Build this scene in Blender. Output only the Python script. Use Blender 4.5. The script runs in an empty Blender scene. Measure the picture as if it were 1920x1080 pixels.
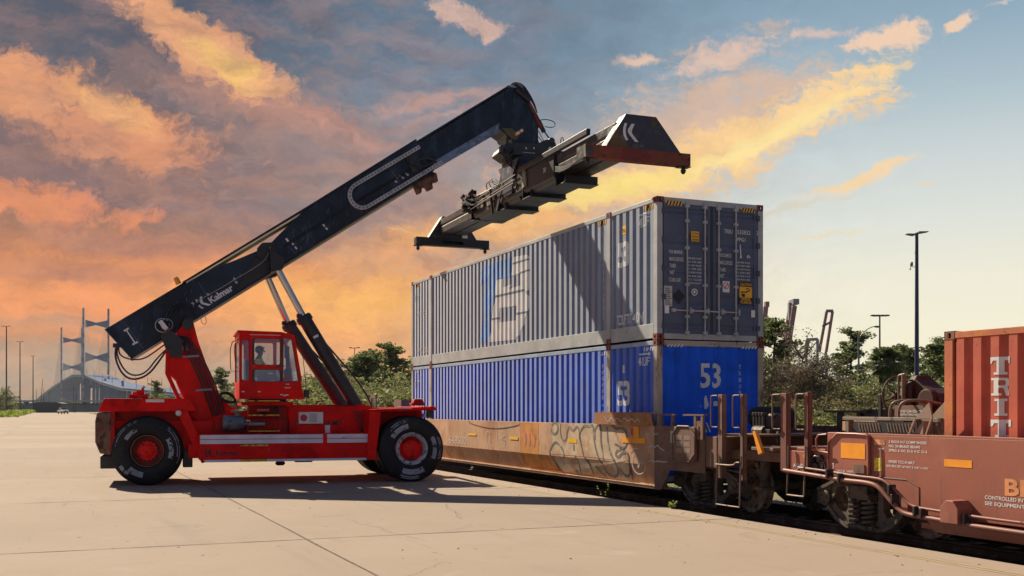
import bpy, bmesh, math, random
from math import sin, cos, pi, radians, atan2, sqrt
from mathutils import Matrix, Vector
R = random.Random(7)
scene = bpy.context.scene
COL = scene.collection

# ---------------------------------------------------------------- camera, sky, sun, exposure
cam_d = bpy.data.cameras.new("camera")
cam = bpy.data.objects.new("camera", cam_d); COL.objects.link(cam)
cam.location = (0, 0, 1.8); cam.rotation_euler = (pi/2, 0, 0)
cam_d.sensor_width = 36; cam_d.lens = 37.5; cam_d.shift_y = 225/1920
cam_d.clip_start = .1; cam_d.clip_end = 9000
scene.camera = cam
scene.view_settings.view_transform = 'Standard'; scene.view_settings.look = 'None'
scene.view_settings.exposure = 0.85; scene.view_settings.gamma = 1
scene.render.engine = 'CYCLES'
scene.cycles.max_bounces = 5; scene.cycles.diffuse_bounces = 3; scene.cycles.glossy_bounces = 3
scene.cycles.transparent_max_bounces = 8; scene.cycles.volume_bounces = 0

SUNV = Vector((-.86, 1.01, 1.0)).normalized()
sun_d = bpy.data.lights.new("sun", 'SUN'); sun_d.energy = 5.0; sun_d.angle = radians(.5); sun_d.color = (1, .86, .66)
sun = bpy.data.objects.new("sun", sun_d); COL.objects.link(sun)
sun.rotation_euler = SUNV.to_track_quat('Z', 'Y').to_euler(); sun.location = (-20, 30, 40)

def lin(c):
    return tuple(((x/255)/12.92 if x/255 <= .04045 else ((x/255+.055)/1.055)**2.4) for x in c)

class NT:
    def __init__(s, tree): s.t = tree; s.n = tree.nodes; s.l = tree.links
    def add(s, typ, ins=None, **kw):
        nd = s.n.new(typ)
        for k, v in kw.items(): setattr(nd, k, v)
        for k, v in (ins or {}).items(): s.put(nd.inputs[k], v)
        return nd
    def put(s, sock, v):
        if isinstance(v, bpy.types.NodeSocket): s.l.new(v, sock)
        else:
            if hasattr(sock.default_value, '__len__') and hasattr(v, '__len__') and len(sock.default_value) == 4 and len(v) == 3: v = (*v, 1)
            sock.default_value = v
    def math(s, op, a, b=0.0, c=None, clamp=False):
        nd = s.n.new('ShaderNodeMath'); nd.operation = op; nd.use_clamp = clamp
        s.put(nd.inputs[0], a); s.put(nd.inputs[1], b)
        if c is not None: s.put(nd.inputs[2], c)
        return nd.outputs[0]
    def mix(s, f, a, b, blend='MIX'):
        nd = s.n.new('ShaderNodeMix'); nd.data_type = 'RGBA'; nd.blend_type = blend
        s.put(nd.inputs[0], f); s.put(nd.inputs[6], a); s.put(nd.inputs[7], b)
        return nd.outputs[2]
    def sm(s, x, lo, hi, interp='SMOOTHSTEP', a=0.0, b=1.0):
        nd = s.n.new('ShaderNodeMapRange'); nd.interpolation_type = interp
        for k, v in ((0, x), (1, lo), (2, hi), (3, a), (4, b)): s.put(nd.inputs[k], v)
        return nd.outputs[0]
    def ramp(s, x, stops):
        nd = s.n.new('ShaderNodeValToRGB'); e = nd.color_ramp.elements
        while len(e) < len(stops): e.new(.5)
        for el, (p, c) in zip(e, stops): el.position = p; el.color = (*c, 1)
        s.put(nd.inputs[0], x); return nd.outputs[0]
    def noise(s, vec, scale, detail=4, rough=.55, dist=0.0, out=0):
        nd = s.n.new('ShaderNodeTexNoise'); s.put(nd.inputs['Vector'], vec)
        nd.inputs['Scale'].default_value = scale; nd.inputs['Detail'].default_value = detail
        nd.inputs['Roughness'].default_value = rough; nd.inputs['Distortion'].default_value = dist
        return nd.outputs[out]

def make_world():
    w = bpy.data.worlds.new("World"); scene.world = w; w.use_nodes = True
    T = NT(w.node_tree); T.n.clear()
    tc = T.add('ShaderNodeTexCoord').outputs['Generated']
    sp = T.add('ShaderNodeSeparateXYZ', {0: tc})
    X, Y, Z = sp.outputs
    hor = T.math('SQRT', T.math('ADD', T.math('MULTIPLY', X, X), T.math('MULTIPLY', Y, Y)))
    a = T.math('ARCTAN2', X, Y); v = T.math('DIVIDE', Z, T.math('MAXIMUM', hor, .02))
    P = T.add('ShaderNodeCombineXYZ', {0: a, 1: v, 2: 0.0}).outputs[0]
    def pa(px, py):
        aa = math.atan((px-960)/2000); return aa, (765-py)/2000*cos(aa)
    # slow warp of the cloud field
    wn = T.noise(P, 9, 3, .5, out=1)
    wv = T.add('ShaderNodeVectorMath', {0: wn, 1: (.5, .5, .5)}, operation='SUBTRACT').outputs[0]
    wv = T.add('ShaderNodeVectorMath', {0: wv, 1: (.055, .035, 0)}, operation='MULTIPLY').outputs[0]
    wn2 = T.add('ShaderNodeVectorMath', {0: T.noise(P, 55, 5, .6, out=1), 1: (.5, .5, .5)}, operation='SUBTRACT').outputs[0]
    wv = T.add('ShaderNodeVectorMath', {0: wv, 1: T.add('ShaderNodeVectorMath', {0: wn2, 1: (.030, .020, 0)}, operation='MULTIPLY').outputs[0]}, operation='ADD').outputs[0]
    PW = T.add('ShaderNodeVectorMath', {0: P, 1: wv}, operation='ADD').outputs[0]
    def stretched(rot, sx, sy):
        return T.add('ShaderNodeMapping', {'Vector': PW, 'Rotation': (0, 0, radians(rot)), 'Scale': (sx, sy, 1)}).outputs[0]
    nA = T.sm(T.noise(stretched(12, 9, 20), 1.0, 9, .62, .0), .30, .70, 'LINEAR')      # left field, falling to the right
    nB = T.sm(T.noise(stretched(-24, 9, 26), 1.3, 10, .66, .0), .30, .70, 'LINEAR')     # right fan, rising to the right
    nC = T.sm(T.noise(PW, 26, 9, .64, .0), .30, .70, 'LINEAR')
    def col(stops):   # stops: (py, rgb)
        return T.ramp(T.math('DIVIDE', v, .42), [((765-py)/2000/.42, lin(c)) for py, c in stops])
    left = col([(765, (164, 148, 126)), (690, (158, 134, 108)), (620, (206, 140, 92)), (530, (212, 134, 88)), (440, (160, 114, 94)), (300, (132, 106, 102)), (150, (92, 96, 108)), (0, (66, 86, 108))])
    cen = col([(765, (236, 178, 116)), (640, (240, 176, 112)), (560, (246, 184, 116)), (470, (214, 170, 135)), (360, (172, 158, 152)), (220, (130, 144, 160)), (100, (106, 130, 152)), (0, (106, 128, 148))])
    right = col([(765, (244, 238, 204)), (640, (246, 240, 212)), (540, (240, 236, 216)), (430, (222, 226, 218)), (320, (204, 213, 214)), (200, (172, 192, 202)), (90, (146, 172, 190)), (0, (132, 160, 180))])
    base = T.mix(T.sm(a, pa(250, 0)[0], pa(900, 0)[0]), left, cen)
    base = T.mix(T.sm(a, pa(900, 0)[0], pa(1560, 0)[0]), base, right)
    cur = base
    nF = T.sm(T.noise(PW, 110, 6, .7, .0), .3, .7, 'LINEAR')
    N = {q: T.math('ADD', T.math('MULTIPLY', n_, .66), T.math('MULTIPLY', nF, .34)) for q, n_ in (('A', nA), ('B', nB), ('C', nC))}
    def blob(px, py, rx, ry, rot, rgb, st=1.0, lo=.15, hi=.6, n='C', k=.7):
        nonlocal cur
        ca, cv = pa(px, py)
        m = T.add('ShaderNodeMapping', {'Vector': PW, 'Location': (ca, cv, 0), 'Rotation': (0, 0, radians(rot)), 'Scale': (rx/2000, ry/2000, 1)}, vector_type='TEXTURE').outputs[0]
        d = T.add('ShaderNodeVectorMath', {0: m}, operation='LENGTH').outputs['Value']
        g = T.math('SUBTRACT', 1.0, d)
        g = T.math('ADD', T.math('MULTIPLY', T.math('SUBTRACT', N[n], .5), k), g)
        f = T.math('MULTIPLY', T.sm(g, lo, hi), st)
        cur = T.mix(f, cur, lin(rgb))
    # grey-brown decks on the left
    blob(300, 330, 620, 150, -8, (132, 108, 110), .85, .0, .6, 'A', 1.0)
    blob(620, 260, 420, 120, -14, (158, 134, 132), .6, .0, .7, 'A', 1.1)
    blob(480, 190, 330, 60, -18, (196, 140, 120), .55, .1, .8, 'A', 1.2)
    blob(700, 400, 380, 90, -10, (150, 140, 142), .5, .0, .7, 'A', 1.2)
    blob(250, 60, 260, 60, -20, (92, 92, 106), .7, .1, .7, 'A', 1.0)
    # orange lower left
    blob(330, 560, 560, 110, 0, (250, 158, 98), .9, .0, .7, 'A', 1.1)
    blob(560, 580, 300, 110, 0, (255, 176, 96), .85, .0, .7, 'A', .9)
    blob(90, 385, 190, 54, -3, (236, 146, 100), .9, .05, .55, 'C', 1.3)
    blob(250, 455, 260, 34, -6, (170, 120, 108), .6, .0, .6, 'A', 1.0)
    blob(460, 420, 300, 34, -10, (150, 122, 122), .6, .0, .6, 'A', 1.0)
    blob(120, 505, 240, 26, 0, (176, 122, 106), .5, .0, .6, 'A', 1.0)
    blob(240, 610, 330, 18, 0, (178, 146, 122), .6, .0, .7, 'A', .8)
    blob(90, 690, 500, 52, 0, (168, 150, 128), .75, .0, .6, 'A', .5)
    # lit clouds upper left
    blob(200, 235, 270, 84, -12, (226, 152, 112), .95, .05, .60, 'C', 1.2)
    blob(50, 160, 140, 74, 0, (240, 166, 118), .9, .05, .55, 'C', 1.1)
    blob(205, 195, 120, 44, -15, (250, 184, 118), .8, .05, .8, 'C', .8)
    blob(380, 84, 240, 64, -27, (240, 172, 124), .95, .08, .48, 'C', 1.0)
    blob(430, 118, 115, 38, -27, (255, 203, 116), .95, .0, .6, 'C', .9)
    blob(500, 150, 60, 36, 0, (240, 176, 130), .7, .05, .6, 'C', .8)
    blob(620, 225, 170, 26, -18, (212, 152, 130), .6, .0, .8, 'A', 1.2)
    blob(800, 190, 170, 34, 8, (214, 166, 148), .7, .0, .9, 'A', 1.3)
    blob(850, 215, 110, 16, 10, (236, 178, 150), .5, .0, .9, 'A', 1.3)
    blob(862, 22, 105, 34, -24, (226, 188, 170), .8, .12, .75, 'C', 1.7)
    # middle, under the boom
    blob(760, 455, 150, 60, 15, (244, 172, 110), .8, .0, .8, 'C', 1.1)
    blob(700, 570, 200, 70, 0, (255, 190, 98), .7, .0, .8, 'A', .8)
    blob(960, 415, 280, 46, 10, (250, 186, 112), .9, .0, .7, 'B', .9)
    blob(1080, 330, 240, 60, 12, (232, 178, 138), .7, .0, .7, 'B', 1.2)
    # the rising fan on the right
    blob(1330, 215, 320, 130, 15, (222, 186, 160), .85, .05, .85, 'B', 1.5)
    blob(1270, 300, 430, 70, 15, (250, 206, 146), .95, .0, .7, 'B', 1.4)
    blob(1500, 215, 260, 48, 24, (254, 214, 154), .95, .02, .6, 'B', 1.2)
    blob(1130, 352, 300, 30, 12, (255, 226, 134), .9, .0, .7, 'B', .7)
    blob(1450, 250, 240, 24, 22, (255, 230, 160), .85, .0, .8, 'B', .8)
    blob(1180, 400, 200, 26, 12, (236, 190, 140), .7, .0, .8, 'B', 1.1)
    blob(1350, 110, 120, 34, 8, (232, 198, 178), .8, .1, .8, 'B', 1.4)
    blob(1200, 105, 80, 14, 0, (236, 198, 172), .8, .05, .8, 'B', 1.2)
    blob(1660, 66, 100, 34, 6, (246, 208, 176), .9, .1, .6, 'C', 1.2)
    blob(1530, 62, 110, 20, 0, (226, 196, 180), .8, .1, .8, 'C', 1.3)
    blob(1806, 40, 36, 13, 20, (244, 208, 178), .9, .1, .6, 'C', 1.0)
    blob(1890, 2, 30, 8, 10, (226, 202, 186), .6, .1, .8, 'C', 1.0)
    blob(1620, 336, 120, 13, 16, (250, 214, 164), .9, .0, .7, 'B', .9)
    blob(1740, 352, 30, 5, 0, (240, 214, 180), .7, .0, .7, 'B', .9)
    blob(1570, 440, 70, 7, 6, (240, 220, 186), .8, .0, .7, 'B', .9)
    blob(1470, 400, 150, 12, 14, (220, 206, 180), .5, .0, .7, 'B', 1.0)
    # fine broken texture over the cloudy left and middle
    tx = T.math('MULTIPLY', T.sm(a, pa(1250, 0)[0], pa(700, 0)[0]), .30)
    nG = T.sm(T.noise(stretched(8, 14, 34), 1.0, 10, .70, .0), .40, .62)
    cur = T.mix(T.math('MULTIPLY', nG, tx), cur, T.mix(T.sm(v, .05, .30), lin((250, 166, 98)), lin((190, 142, 124))))
    nH = T.sm(T.noise(stretched(-6, 11, 30), 1.7, 10, .70, .0), .44, .66)
    cur = T.mix(T.math('MULTIPLY', nH, tx), cur, T.mix(T.sm(v, .05, .30), lin((158, 112, 90)), lin((88, 92, 106))))
    nI = T.noise(stretched(10, 26, 52), 1.0, 10, .68)
    lum = T.sm(nI, .34, .66, 'LINEAR', .86, 1.05)
    lumc = T.add('ShaderNodeCombineXYZ', {0: lum, 1: lum, 2: lum}).outputs[0]
    cur = T.mix(T.sm(a, pa(1900, 0)[0], pa(1100, 0)[0], 'SMOOTHSTEP', .0, 1.0), cur, T.mix(1.0, cur, lumc, 'MULTIPLY'))
    cur = T.mix(T.sm(v, -.05, -.01), (.16, .14, .12), cur)
    sky = T.add('ShaderNodeTexSky', sky_type='NISHITA', sun_disc=False)
    sky.sun_elevation = math.asin(SUNV.z); sky.sun_rotation = math.atan2(SUNV.x, SUNV.y)
    nish = T.mix(1.0, sky.outputs[0], (SKY_UP, SKY_UP, SKY_UP), 'MULTIPLY')
    up = T.sm(v, .48, .9)
    back = T.sm(T.math('ABSOLUTE', a), .75, 1.7)
    lowback = T.mix(T.sm(v, .0, 1.2), BACK_LOW, BACK_HIGH)
    cur = T.mix(back, cur, lowback)
    cur = T.mix(T.math('MULTIPLY', up, T.math('SUBTRACT', 1.0, T.math('MULTIPLY', back, .7))), cur, nish)
    bg = T.add('ShaderNodeBackground', {0: cur, 1: 1/1.8025})      # colours above are as displayed at exposure 0.85
    o = T.add('ShaderNodeOutputWorld', {0: bg.outputs[0]})
SKY_UP = .045
BACK_LOW = (.27, .31, .42); BACK_HIGH = (.045, .085, .21)
make_world()

# ---------------------------------------------------------------- materials
MATS = {}
def mat(name, col, rough=.55, metal=0.0, var=.12, vs=2.0, sheen=0.0, dirt=None, bump=0.0, bs=30.0, spec=.5, emis=None, streak=False, coat=0.0):
    """col linear rgb. dirt = list of (rgb, scale, lo, hi, (sx,sy,sz))"""
    if name in MATS: return MATS[name]
    m = bpy.data.materials.new(name); m.use_nodes = True; MATS[name] = m
    T = NT(m.node_tree); b = m.node_tree.nodes['Principled BSDF']
    oc = T.add('ShaderNodeTexCoord').outputs['Object']
    c = (*col, 1)
    cur = T.mix(T.sm(T.noise(oc, vs, 5, .6), .35, .65), tuple(x*(1-var) for x in col), tuple(min(1, x*(1+var)) for x in col))
    rg = rough
    for d in (dirt or []):
        dc, ds, lo, hi = d[:4]; st = d[4] if len(d) > 4 else (1, 1, 1)
        mp = T.add('ShaderNodeMapping', {'Vector': oc, 'Scale': st}).outputs[0]
        f = T.sm(T.noise(mp, ds, 7, .65), lo, hi)
        if len(d) > 5: f = T.math('MULTIPLY', f, d[5])
        cur = T.mix(f, cur, dc)
        rg = T.math('ADD', T.math('MULTIPLY', f, .3), rg, clamp=True)
    T.put(b.inputs['Base Color'], cur)
    T.put(b.inputs['Roughness'], rg); b.inputs['Metallic'].default_value = metal
    b.inputs['Specular IOR Level'].default_value = spec
    if sheen: b.inputs['Sheen Weight'].default_value = sheen; b.inputs['Sheen Roughness'].default_value = .35
    if coat: b.inputs['Coat Weight'].default_value = coat; b.inputs['Coat Roughness'].default_value = .15
    if bump:
        bp = T.add('ShaderNodeBump', {'Strength': bump, 'Distance': .02, 'Height': T.noise(oc, bs, 5, .6)})
        T.l.new(bp.outputs[0], b.inputs['Normal'])
    if emis: b.inputs['Emission Color'].default_value = (*emis[0], 1); b.inputs['Emission Strength'].default_value = emis[1]
    return m
RUST = (.16, .055, .025); GRIME = (.035, .028, .022); DUST = (.30, .24, .17)
RED = mat('red_paint', (.72, .004, .004), .42, var=.12, spec=.14, dirt=[((.26, .004, .004), 1.3, .48, .75), (GRIME, 3.5, .60, .74, (1, 1, .5), .7), ((.42, .14, .10), 9, .63, .70, (1, 1, .35), .65), (GRIME, 2.0, .58, .74, (3, 1, .35), .45)], bump=.08, bs=14)
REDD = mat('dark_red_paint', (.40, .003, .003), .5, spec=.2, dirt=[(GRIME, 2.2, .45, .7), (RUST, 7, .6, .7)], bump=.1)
REDH = mat('hub_red', (.72, .006, .005), .5, spec=.2, dirt=[((.05, .01, .01), 9, .52, .68)])
NAVY = mat('boom_navy', (.008, .017, .032), .42, var=.45, vs=1.2, spec=.3, dirt=[((.035, .06, .11), 1.6, .50, .72, (1.2, 1, .6), .8), (GRIME, 4, .6, .75, (1, 1, 1), .6), ((.14, .16, .19), 5, .60, .72, (1.6, 1, .25), .55), ((.30, .30, .30), 16, .68, .74, (1, 1, .2), .6)], bump=.06, bs=9)
BLACKM = mat('black_steel', (.018, .018, .022), .45, var=.3, dirt=[((.07, .06, .05), 5, .58, .75), (RUST, 9, .66, .74, (1, 1, 1), .6)], bump=.15)
DARKM = mat('spreader_dark', (.008, .008, .011), .45, var=.3, dirt=[((.045, .038, .034), 3.5, .56, .80), (RUST, 8, .62, .72)], bump=.2)
ARMM = mat('spreader_arm', (.04, .034, .031), .42, var=.3, metal=.2, dirt=[((.17, .15, .13), 4, .52, .72, (.3, 1, 1)), (RUST, 6, .6, .72)], bump=.15)
RUSTRED = mat('rust_red', (.20, .025, .018), .65, var=.3, dirt=[(RUST, 4, .45, .6), ((.03, .02, .02), 7, .56, .68)], bump=.4)
RUSTBLK = mat('rusty_block', (.16, .075, .05), .8, var=.3, dirt=[((.05, .03, .025), 5, .5, .62), ((.30, .18, .13), 9, .6, .7)], bump=.6, bs=18)
RUBBER = mat('rubber', (.009, .010, .013), .6, var=.3, spec=.3, dirt=[((.07, .06, .05), 2.5, .50, .80, (1, 1, 1), .5), ((.10, .085, .07), 9, .62, .72, (1, 1, 1), .5)], bump=.12, bs=40)
HOSE = mat('hose', (.012, .010, .016), .4)
CHROME = mat('chrome', (.55, .50, .46), .18, metal=1.0, var=.05)
WHITE = mat('white_paint', (.66, .66, .64), .5, dirt=[(DUST, 5, .6, .8, (1, 1, 1), .4)])
STRIPE = mat('stripe_white', (.62, .63, .72), .5, var=.1, dirt=[((.30, .05, .05), 5, .60, .74, (1, 1, 3)), (GRIME, 8, .6, .75, (1, 1, 1), .6)])
CREAM = mat('cream_underside', (.80, .70, .46), .8, var=.15)
YELLOW = mat('yellow_paint', (.62, .42, .03), .5, dirt=[(GRIME, 10, .5, .66)])
ORANGE = mat('orange_mark', (.80, .30, .015), .5, var=.1, dirt=[(RUST, 9, .62, .72, (1, 1, 1), .5)])
AMBER = mat('amber_lens', (.85, .30, .01), .25, var=.05)
BLACKT = mat('black_text', (.02, .012, .012), .6)
GREYM = mat('grey_metal', (.20, .21, .23), .45, metal=.4, dirt=[(GRIME, 5, .55, .7)])
def glass(name, tint=(.75, .80, .85), op=.25):
    m = bpy.data.materials.new(name); m.use_nodes = True; T = NT(m.node_tree); T.n.clear()
    tr = T.add('ShaderNodeBsdfTransparent', {0: tint}); gl = T.add('ShaderNodeBsdfGlossy', {0: (.9, .95, 1), 1: .04})
    df = T.add('ShaderNodeBsdfDiffuse', {0: (.5, .52, .56)})
    fr = T.add('ShaderNodeLayerWeight', {0: .35})
    m1 = T.add('ShaderNodeMixShader', {0: op, 1: tr.outputs[0], 2: df.outputs[0]})
    m2 = T.add('ShaderNodeMixShader', {0: T.math('ADD', T.math('MULTIPLY', fr.outputs[1], .35), .06), 1: m1.outputs[0], 2: gl.outputs[0]})
    T.add('ShaderNodeOutputMaterial', {0: m2.outputs[0]}); MATS[name] = m; return m
GLASS = glass('cab_glass', (.86, .89, .92), op=.03); GLASSD = glass('cab_glass_low', (.55, .62, .72), .3)

# ---------------------------------------------------------------- frames and mesh builder
def frame(x, y, ang): return Matrix.Translation((x, y, 0)) @ Matrix.Rotation(ang, 4, 'Z')
FW = Matrix.Identity(4)
FM = frame(-3.06, 27.9, radians(18))                      # reach stacker: x forward, y away from the viewer
TD = math.atan(857/2000)
FT = frame(2.93, 21.53, TD-pi/2)                          # train: x towards the viewer, y across the train
FS = frame(.40, 28.8, atan2(-.933, .359))                 # spreader: x towards the viewer
RM = {}
def tag(o, label=None, cat=None, group=None, kind=None):
    if label: o['label'] = label
    if cat: o['category'] = cat
    if group: o['group'] = group
    if kind: o['kind'] = kind
    return o
def root(name, F, at, label, cat, group=None, rot=0):
    o = bpy.data.objects.new(name, None); COL.objects.link(o); o.empty_display_size = .3
    m = F @ Matrix.Translation(at) @ Matrix.Rotation(rot, 4, 'Z'); o.matrix_world = m; RM[o.name] = m.inverted()
    return tag(o, label, cat, group)

# parts of which a thing has several alike: every separate piece of the mesh becomes a part of its own
EACH = set("top_rail bottom_rail stacking_post end_sill end_wall end_panel side_tank side_stripe edge_strip front_fender step_edge grab_handle window far_window reflector guide_rail grab_post pipe_clamp tow_block cab_pillar leg_frame rail_tube work_lamp scuff wheel_well telescopic_arm flange_plate guide_plate corner_plate lamp_box yoke filler_block stay_plate paint_patch hose_clamp drain_cover end_plate card_holder headlight hydraulic_hose rear_hose spreader_rod grease_line window_seal cylinder_pipe parapet bulkhead recess_panel rear_hood".split())
class MB:
    def __init__(s, F=FW): s.F = F; s.v = []; s.f = []; s.m = []; s.mi = 0; s.cuts = []
    def cut(s): s.cuts.append((len(s.v), len(s.f))); return s
    def pieces(s):
        p = list(range(len(s.v)))
        def fd(a):
            while p[a] != a: p[a] = p[p[a]]; a = p[a]
            return a
        for f in s.f:
            for k in f[1:]: p[fd(k)] = fd(f[0])
        g = {}
        for i, f in enumerate(s.f): g.setdefault(fd(f[0]), []).append(i)
        return list(g.values())
    def sub(s, fi):
        o = MB(s.F); mp = {}
        for i in fi:
            for k in s.f[i]:
                if k not in mp: mp[k] = len(o.v); o.v.append(s.v[k])
            o.f.append(tuple(mp[k] for k in s.f[i])); o.m.append(s.m[i])
        return o
    def add(s, vs, fs):
        b = len(s.v); s.v += [tuple(v) for v in vs]
        for f in fs: s.f.append(tuple(i+b for i in f)); s.m.append(s.mi)
        return s
    def box(s, x0, x1, y0, y1, z0, z1, rot=None, piv=None):
        vs = [Vector((x, y, z)) for x in (x0, x1) for y in (y0, y1) for z in (z0, z1)]
        if rot:
            p = Vector(piv or ((x0+x1)/2, (y0+y1)/2, (z0+z1)/2)); vs = [p + rot @ (v-p) for v in vs]
        return s.add(vs, [(0, 1, 3, 2), (4, 6, 7, 5), (0, 4, 5, 1), (2, 3, 7, 6), (0, 2, 6, 4), (1, 5, 7, 3)])
    def prism(s, poly, a, b, axis='y'):
        """poly in (x,z) extruded in y, or (y,z) extruded in x, or (x,y) in z"""
        def mk(p, t):
            return {'y': (p[0], t, p[1]), 'x': (t, p[0], p[1]), 'z': (p[0], p[1], t)}[axis]
        n = len(poly); vs = [mk(p, a) for p in poly]+[mk(p, b) for p in poly]
        return s.add(vs, [tuple(range(n)), tuple(range(2*n-1, n-1, -1))]+[(i, (i+1) % n, n+(i+1) % n, n+i) for i in range(n)])
    def beam(s, p0, p1, w, h):
        p0 = Vector(p0); p1 = Vector(p1); d = (p1-p0).normalized()
        u = d.cross(Vector((0, 0, 1)));  u = Vector((1, 0, 0)) if u.length < 1e-4 else u.normalized(); q = u.cross(d)
        vs = [p+u*a*w/2+q*b*h/2 for p in (p0, p1) for a, b in ((-1, -1), (1, -1), (1, 1), (-1, 1))]
        return s.add(vs, [(3, 2, 1, 0), (4, 5, 6, 7)]+[(i, (i+1) % 4, 4+(i+1) % 4, 4+i) for i in range(4)])
    def tube(s, pts, r, n=8, caps=True):
        pts = [Vector(p) for p in pts]; rs = r if isinstance(r, (list, tuple)) else [r]*len(pts)
        vs = []; up = None
        for i, p in enumerate(pts):
            d = (pts[min(i+1, len(pts)-1)]-pts[max(i-1, 0)]).normalized()
            if up is None:
                up = Vector((0, 0, 1)) if abs(d.z) < .9 else Vector((1, 0, 0))
            u = d.cross(up).normalized(); up = u.cross(d)
            vs += [p+(u*cos(2*pi*k/n)+up*sin(2*pi*k/n))*rs[i] for k in range(n)]
        m = len(pts); fs = [(i*n+k, i*n+(k+1) % n, (i+1)*n+(k+1) % n, (i+1)*n+k) for i in range(m-1) for k in range(n)]
        if caps: fs += [tuple(range(n-1, -1, -1)), tuple(range((m-1)*n, m*n))]
        return s.add(vs, fs)
    def cyl(s, p0, p1, r, n=16, r1=None): return s.tube([p0, p1], [r, r if r1 is None else r1], n)
    def lathe(s, prof, c, axis, n=32, cap=False):
        """prof list of (radius, offset along axis)"""
        ax = Vector(axis).normalized(); u = ax.orthogonal().normalized(); w = ax.cross(u); c = Vector(c)
        vs = [c+ax*o+(u*cos(2*pi*k/n)+w*sin(2*pi*k/n))*r for r, o in prof for k in range(n)]
        fs = [(i*n+k, i*n+(k+1) % n, (i+1)*n+(k+1) % n, (i+1)*n+k) for i in range(len(prof)-1) for k in range(n)]
        if cap: fs += [tuple(range(n)), tuple(range(len(prof)*n-1, (len(prof)-1)*n-1, -1))]
        return s.add(vs, fs)
    def ribbon(s, pts, w, conv):
        """flat stroke following 2-D pts, conv maps (u,v)->xyz"""
        P = [Vector(p) for p in pts]
        for _ in range(2):
            Q = [P[0]]
            for a, b in zip(P, P[1:]): Q += [a*.75+b*.25, a*.25+b*.75]
            Q.append(P[-1]); P = Q
        vs = []
        for i, p in enumerate(P):
            d = (P[min(i+1, len(P)-1)]-P[max(i-1, 0)]); d = d.normalized() if d.length > 0 else Vector((1, 0)); nn = Vector((-d.y, d.x))
            ww = w*(.6+.4*sin(pi*i/(len(P)-1)))
            vs += [conv(*(p+nn*ww/2)), conv(*(p-nn*ww/2))]
        return s.add(vs, [(2*i, 2*i+1, 2*i+3, 2*i+2) for i in range(len(P)-1)])
    def build(s, name, mats, parent=None, smooth=False, bevel=0, kind=None, at=None):
        if parent is not None and (s.cuts or name in EACH):
            if s.cuts:
                e = [f for _, f in s.cuts]+[len(s.f)]; pc = [list(range(a, c)) for a, c in zip([0]+e[:-1], e) if c > a]
            else: pc = s.pieces()
            if 1 < len(pc) <= 60:
                out = [s.sub(q).build1(name, mats, parent, smooth, bevel) for q in pc]; return out[0]
        return s.build1(name, mats, parent, smooth, bevel, kind, at)
    def build1(s, name, mats, parent=None, smooth=False, bevel=0, kind=None, at=None):
        me = bpy.data.meshes.new(name)
        if parent is not None:
            r = parent
            while r.parent: r = r.parent
            M = RM[r.name] @ s.F
        else: M = (s.F @ Matrix.Translation(at)).inverted() @ s.F if at is not None else Matrix.Identity(4)
        me.from_pydata([M @ Vector(v) for v in s.v], [], s.f)
        mats = mats if isinstance(mats, (list, tuple)) else [mats]
        for m in mats: me.materials.append(m)
        if len(mats) > 1: me.polygons.foreach_set('material_index', s.m)
        bm = bmesh.new(); bm.from_mesh(me); bmesh.ops.recalc_face_normals(bm, faces=bm.faces); bm.to_mesh(me); bm.free()
        if smooth:
            me.polygons.foreach_set('use_smooth', [True]*len(me.polygons))
            me.set_sharp_from_angle(angle=radians(38))
        o = bpy.data.objects.new(name, me); COL.objects.link(o)
        if parent is not None: o.parent = parent
        else: o.matrix_world = s.F @ (Matrix.Translation(at) if at is not None else Matrix.Identity(4))
        if parent is None: RM[o.name] = o.matrix_world.inverted()
        if bevel:
            b = o.modifiers.new('bevel', 'BEVEL'); b.width = bevel; b.segments = 2; b.limit_method = 'ANGLE'; b.angle_limit = radians(40)
        if kind: o['kind'] = kind
        return o

def curve_mesh(cd):
    o = bpy.data.objects.new('tmp', cd); COL.objects.link(o)
    dg = bpy.context.evaluated_depsgraph_get(); me = bpy.data.meshes.new_from_object(o.evaluated_get(dg))
    bm = bmesh.new(); bm.from_mesh(me)
    bpy.data.objects.remove(o); bpy.data.meshes.remove(me); bpy.data.curves.remove(cd)
    return bm
def text_bm(s, bold=0.0, condensed=False):
    cd = bpy.data.curves.new('tmp', 'FONT'); cd.body = s; cd.size = 1; cd.offset = bold; cd.resolution_u = 3
    if condensed: cd.space_character = .92
    return curve_mesh(cd)
def text_add(mb, s, x, z, h, w, conv, bold=0.012, cuts=None):
    """letters with cap height h, total width w (None keeps the font's) put on the surface conv(u,v)"""
    bm = text_bm(s, bold)
    xs = [v.co.x for v in bm.verts]
    if not xs: bm.free(); return
    x0, x1 = min(xs), max(xs); k = h/.70; kx = k if w is None else w/max(x1-x0, .01)
    for v in bm.verts: v.co = Vector((x+(v.co.x-x0)*kx, z+v.co.y*k, 0))
    cut_add(mb, bm, conv, cuts)
def cut_add(mb, bm, conv, cuts=None):
    if cuts:
        lo = min(v.co.x for v in bm.verts); hi = max(v.co.x for v in bm.verts)
        for c in cuts:
            if lo < c < hi:
                bmesh.ops.bisect_plane(bm, geom=bm.verts[:]+bm.edges[:]+bm.faces[:], dist=1e-6, plane_co=(c, 0, 0), plane_no=(1, 0, 0))
    bm.verts.index_update()
    mb.add([conv(v.co.x, v.co.y) for v in bm.verts], [[v.index for v in f.verts] for f in bm.faces]); bm.free()
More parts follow.
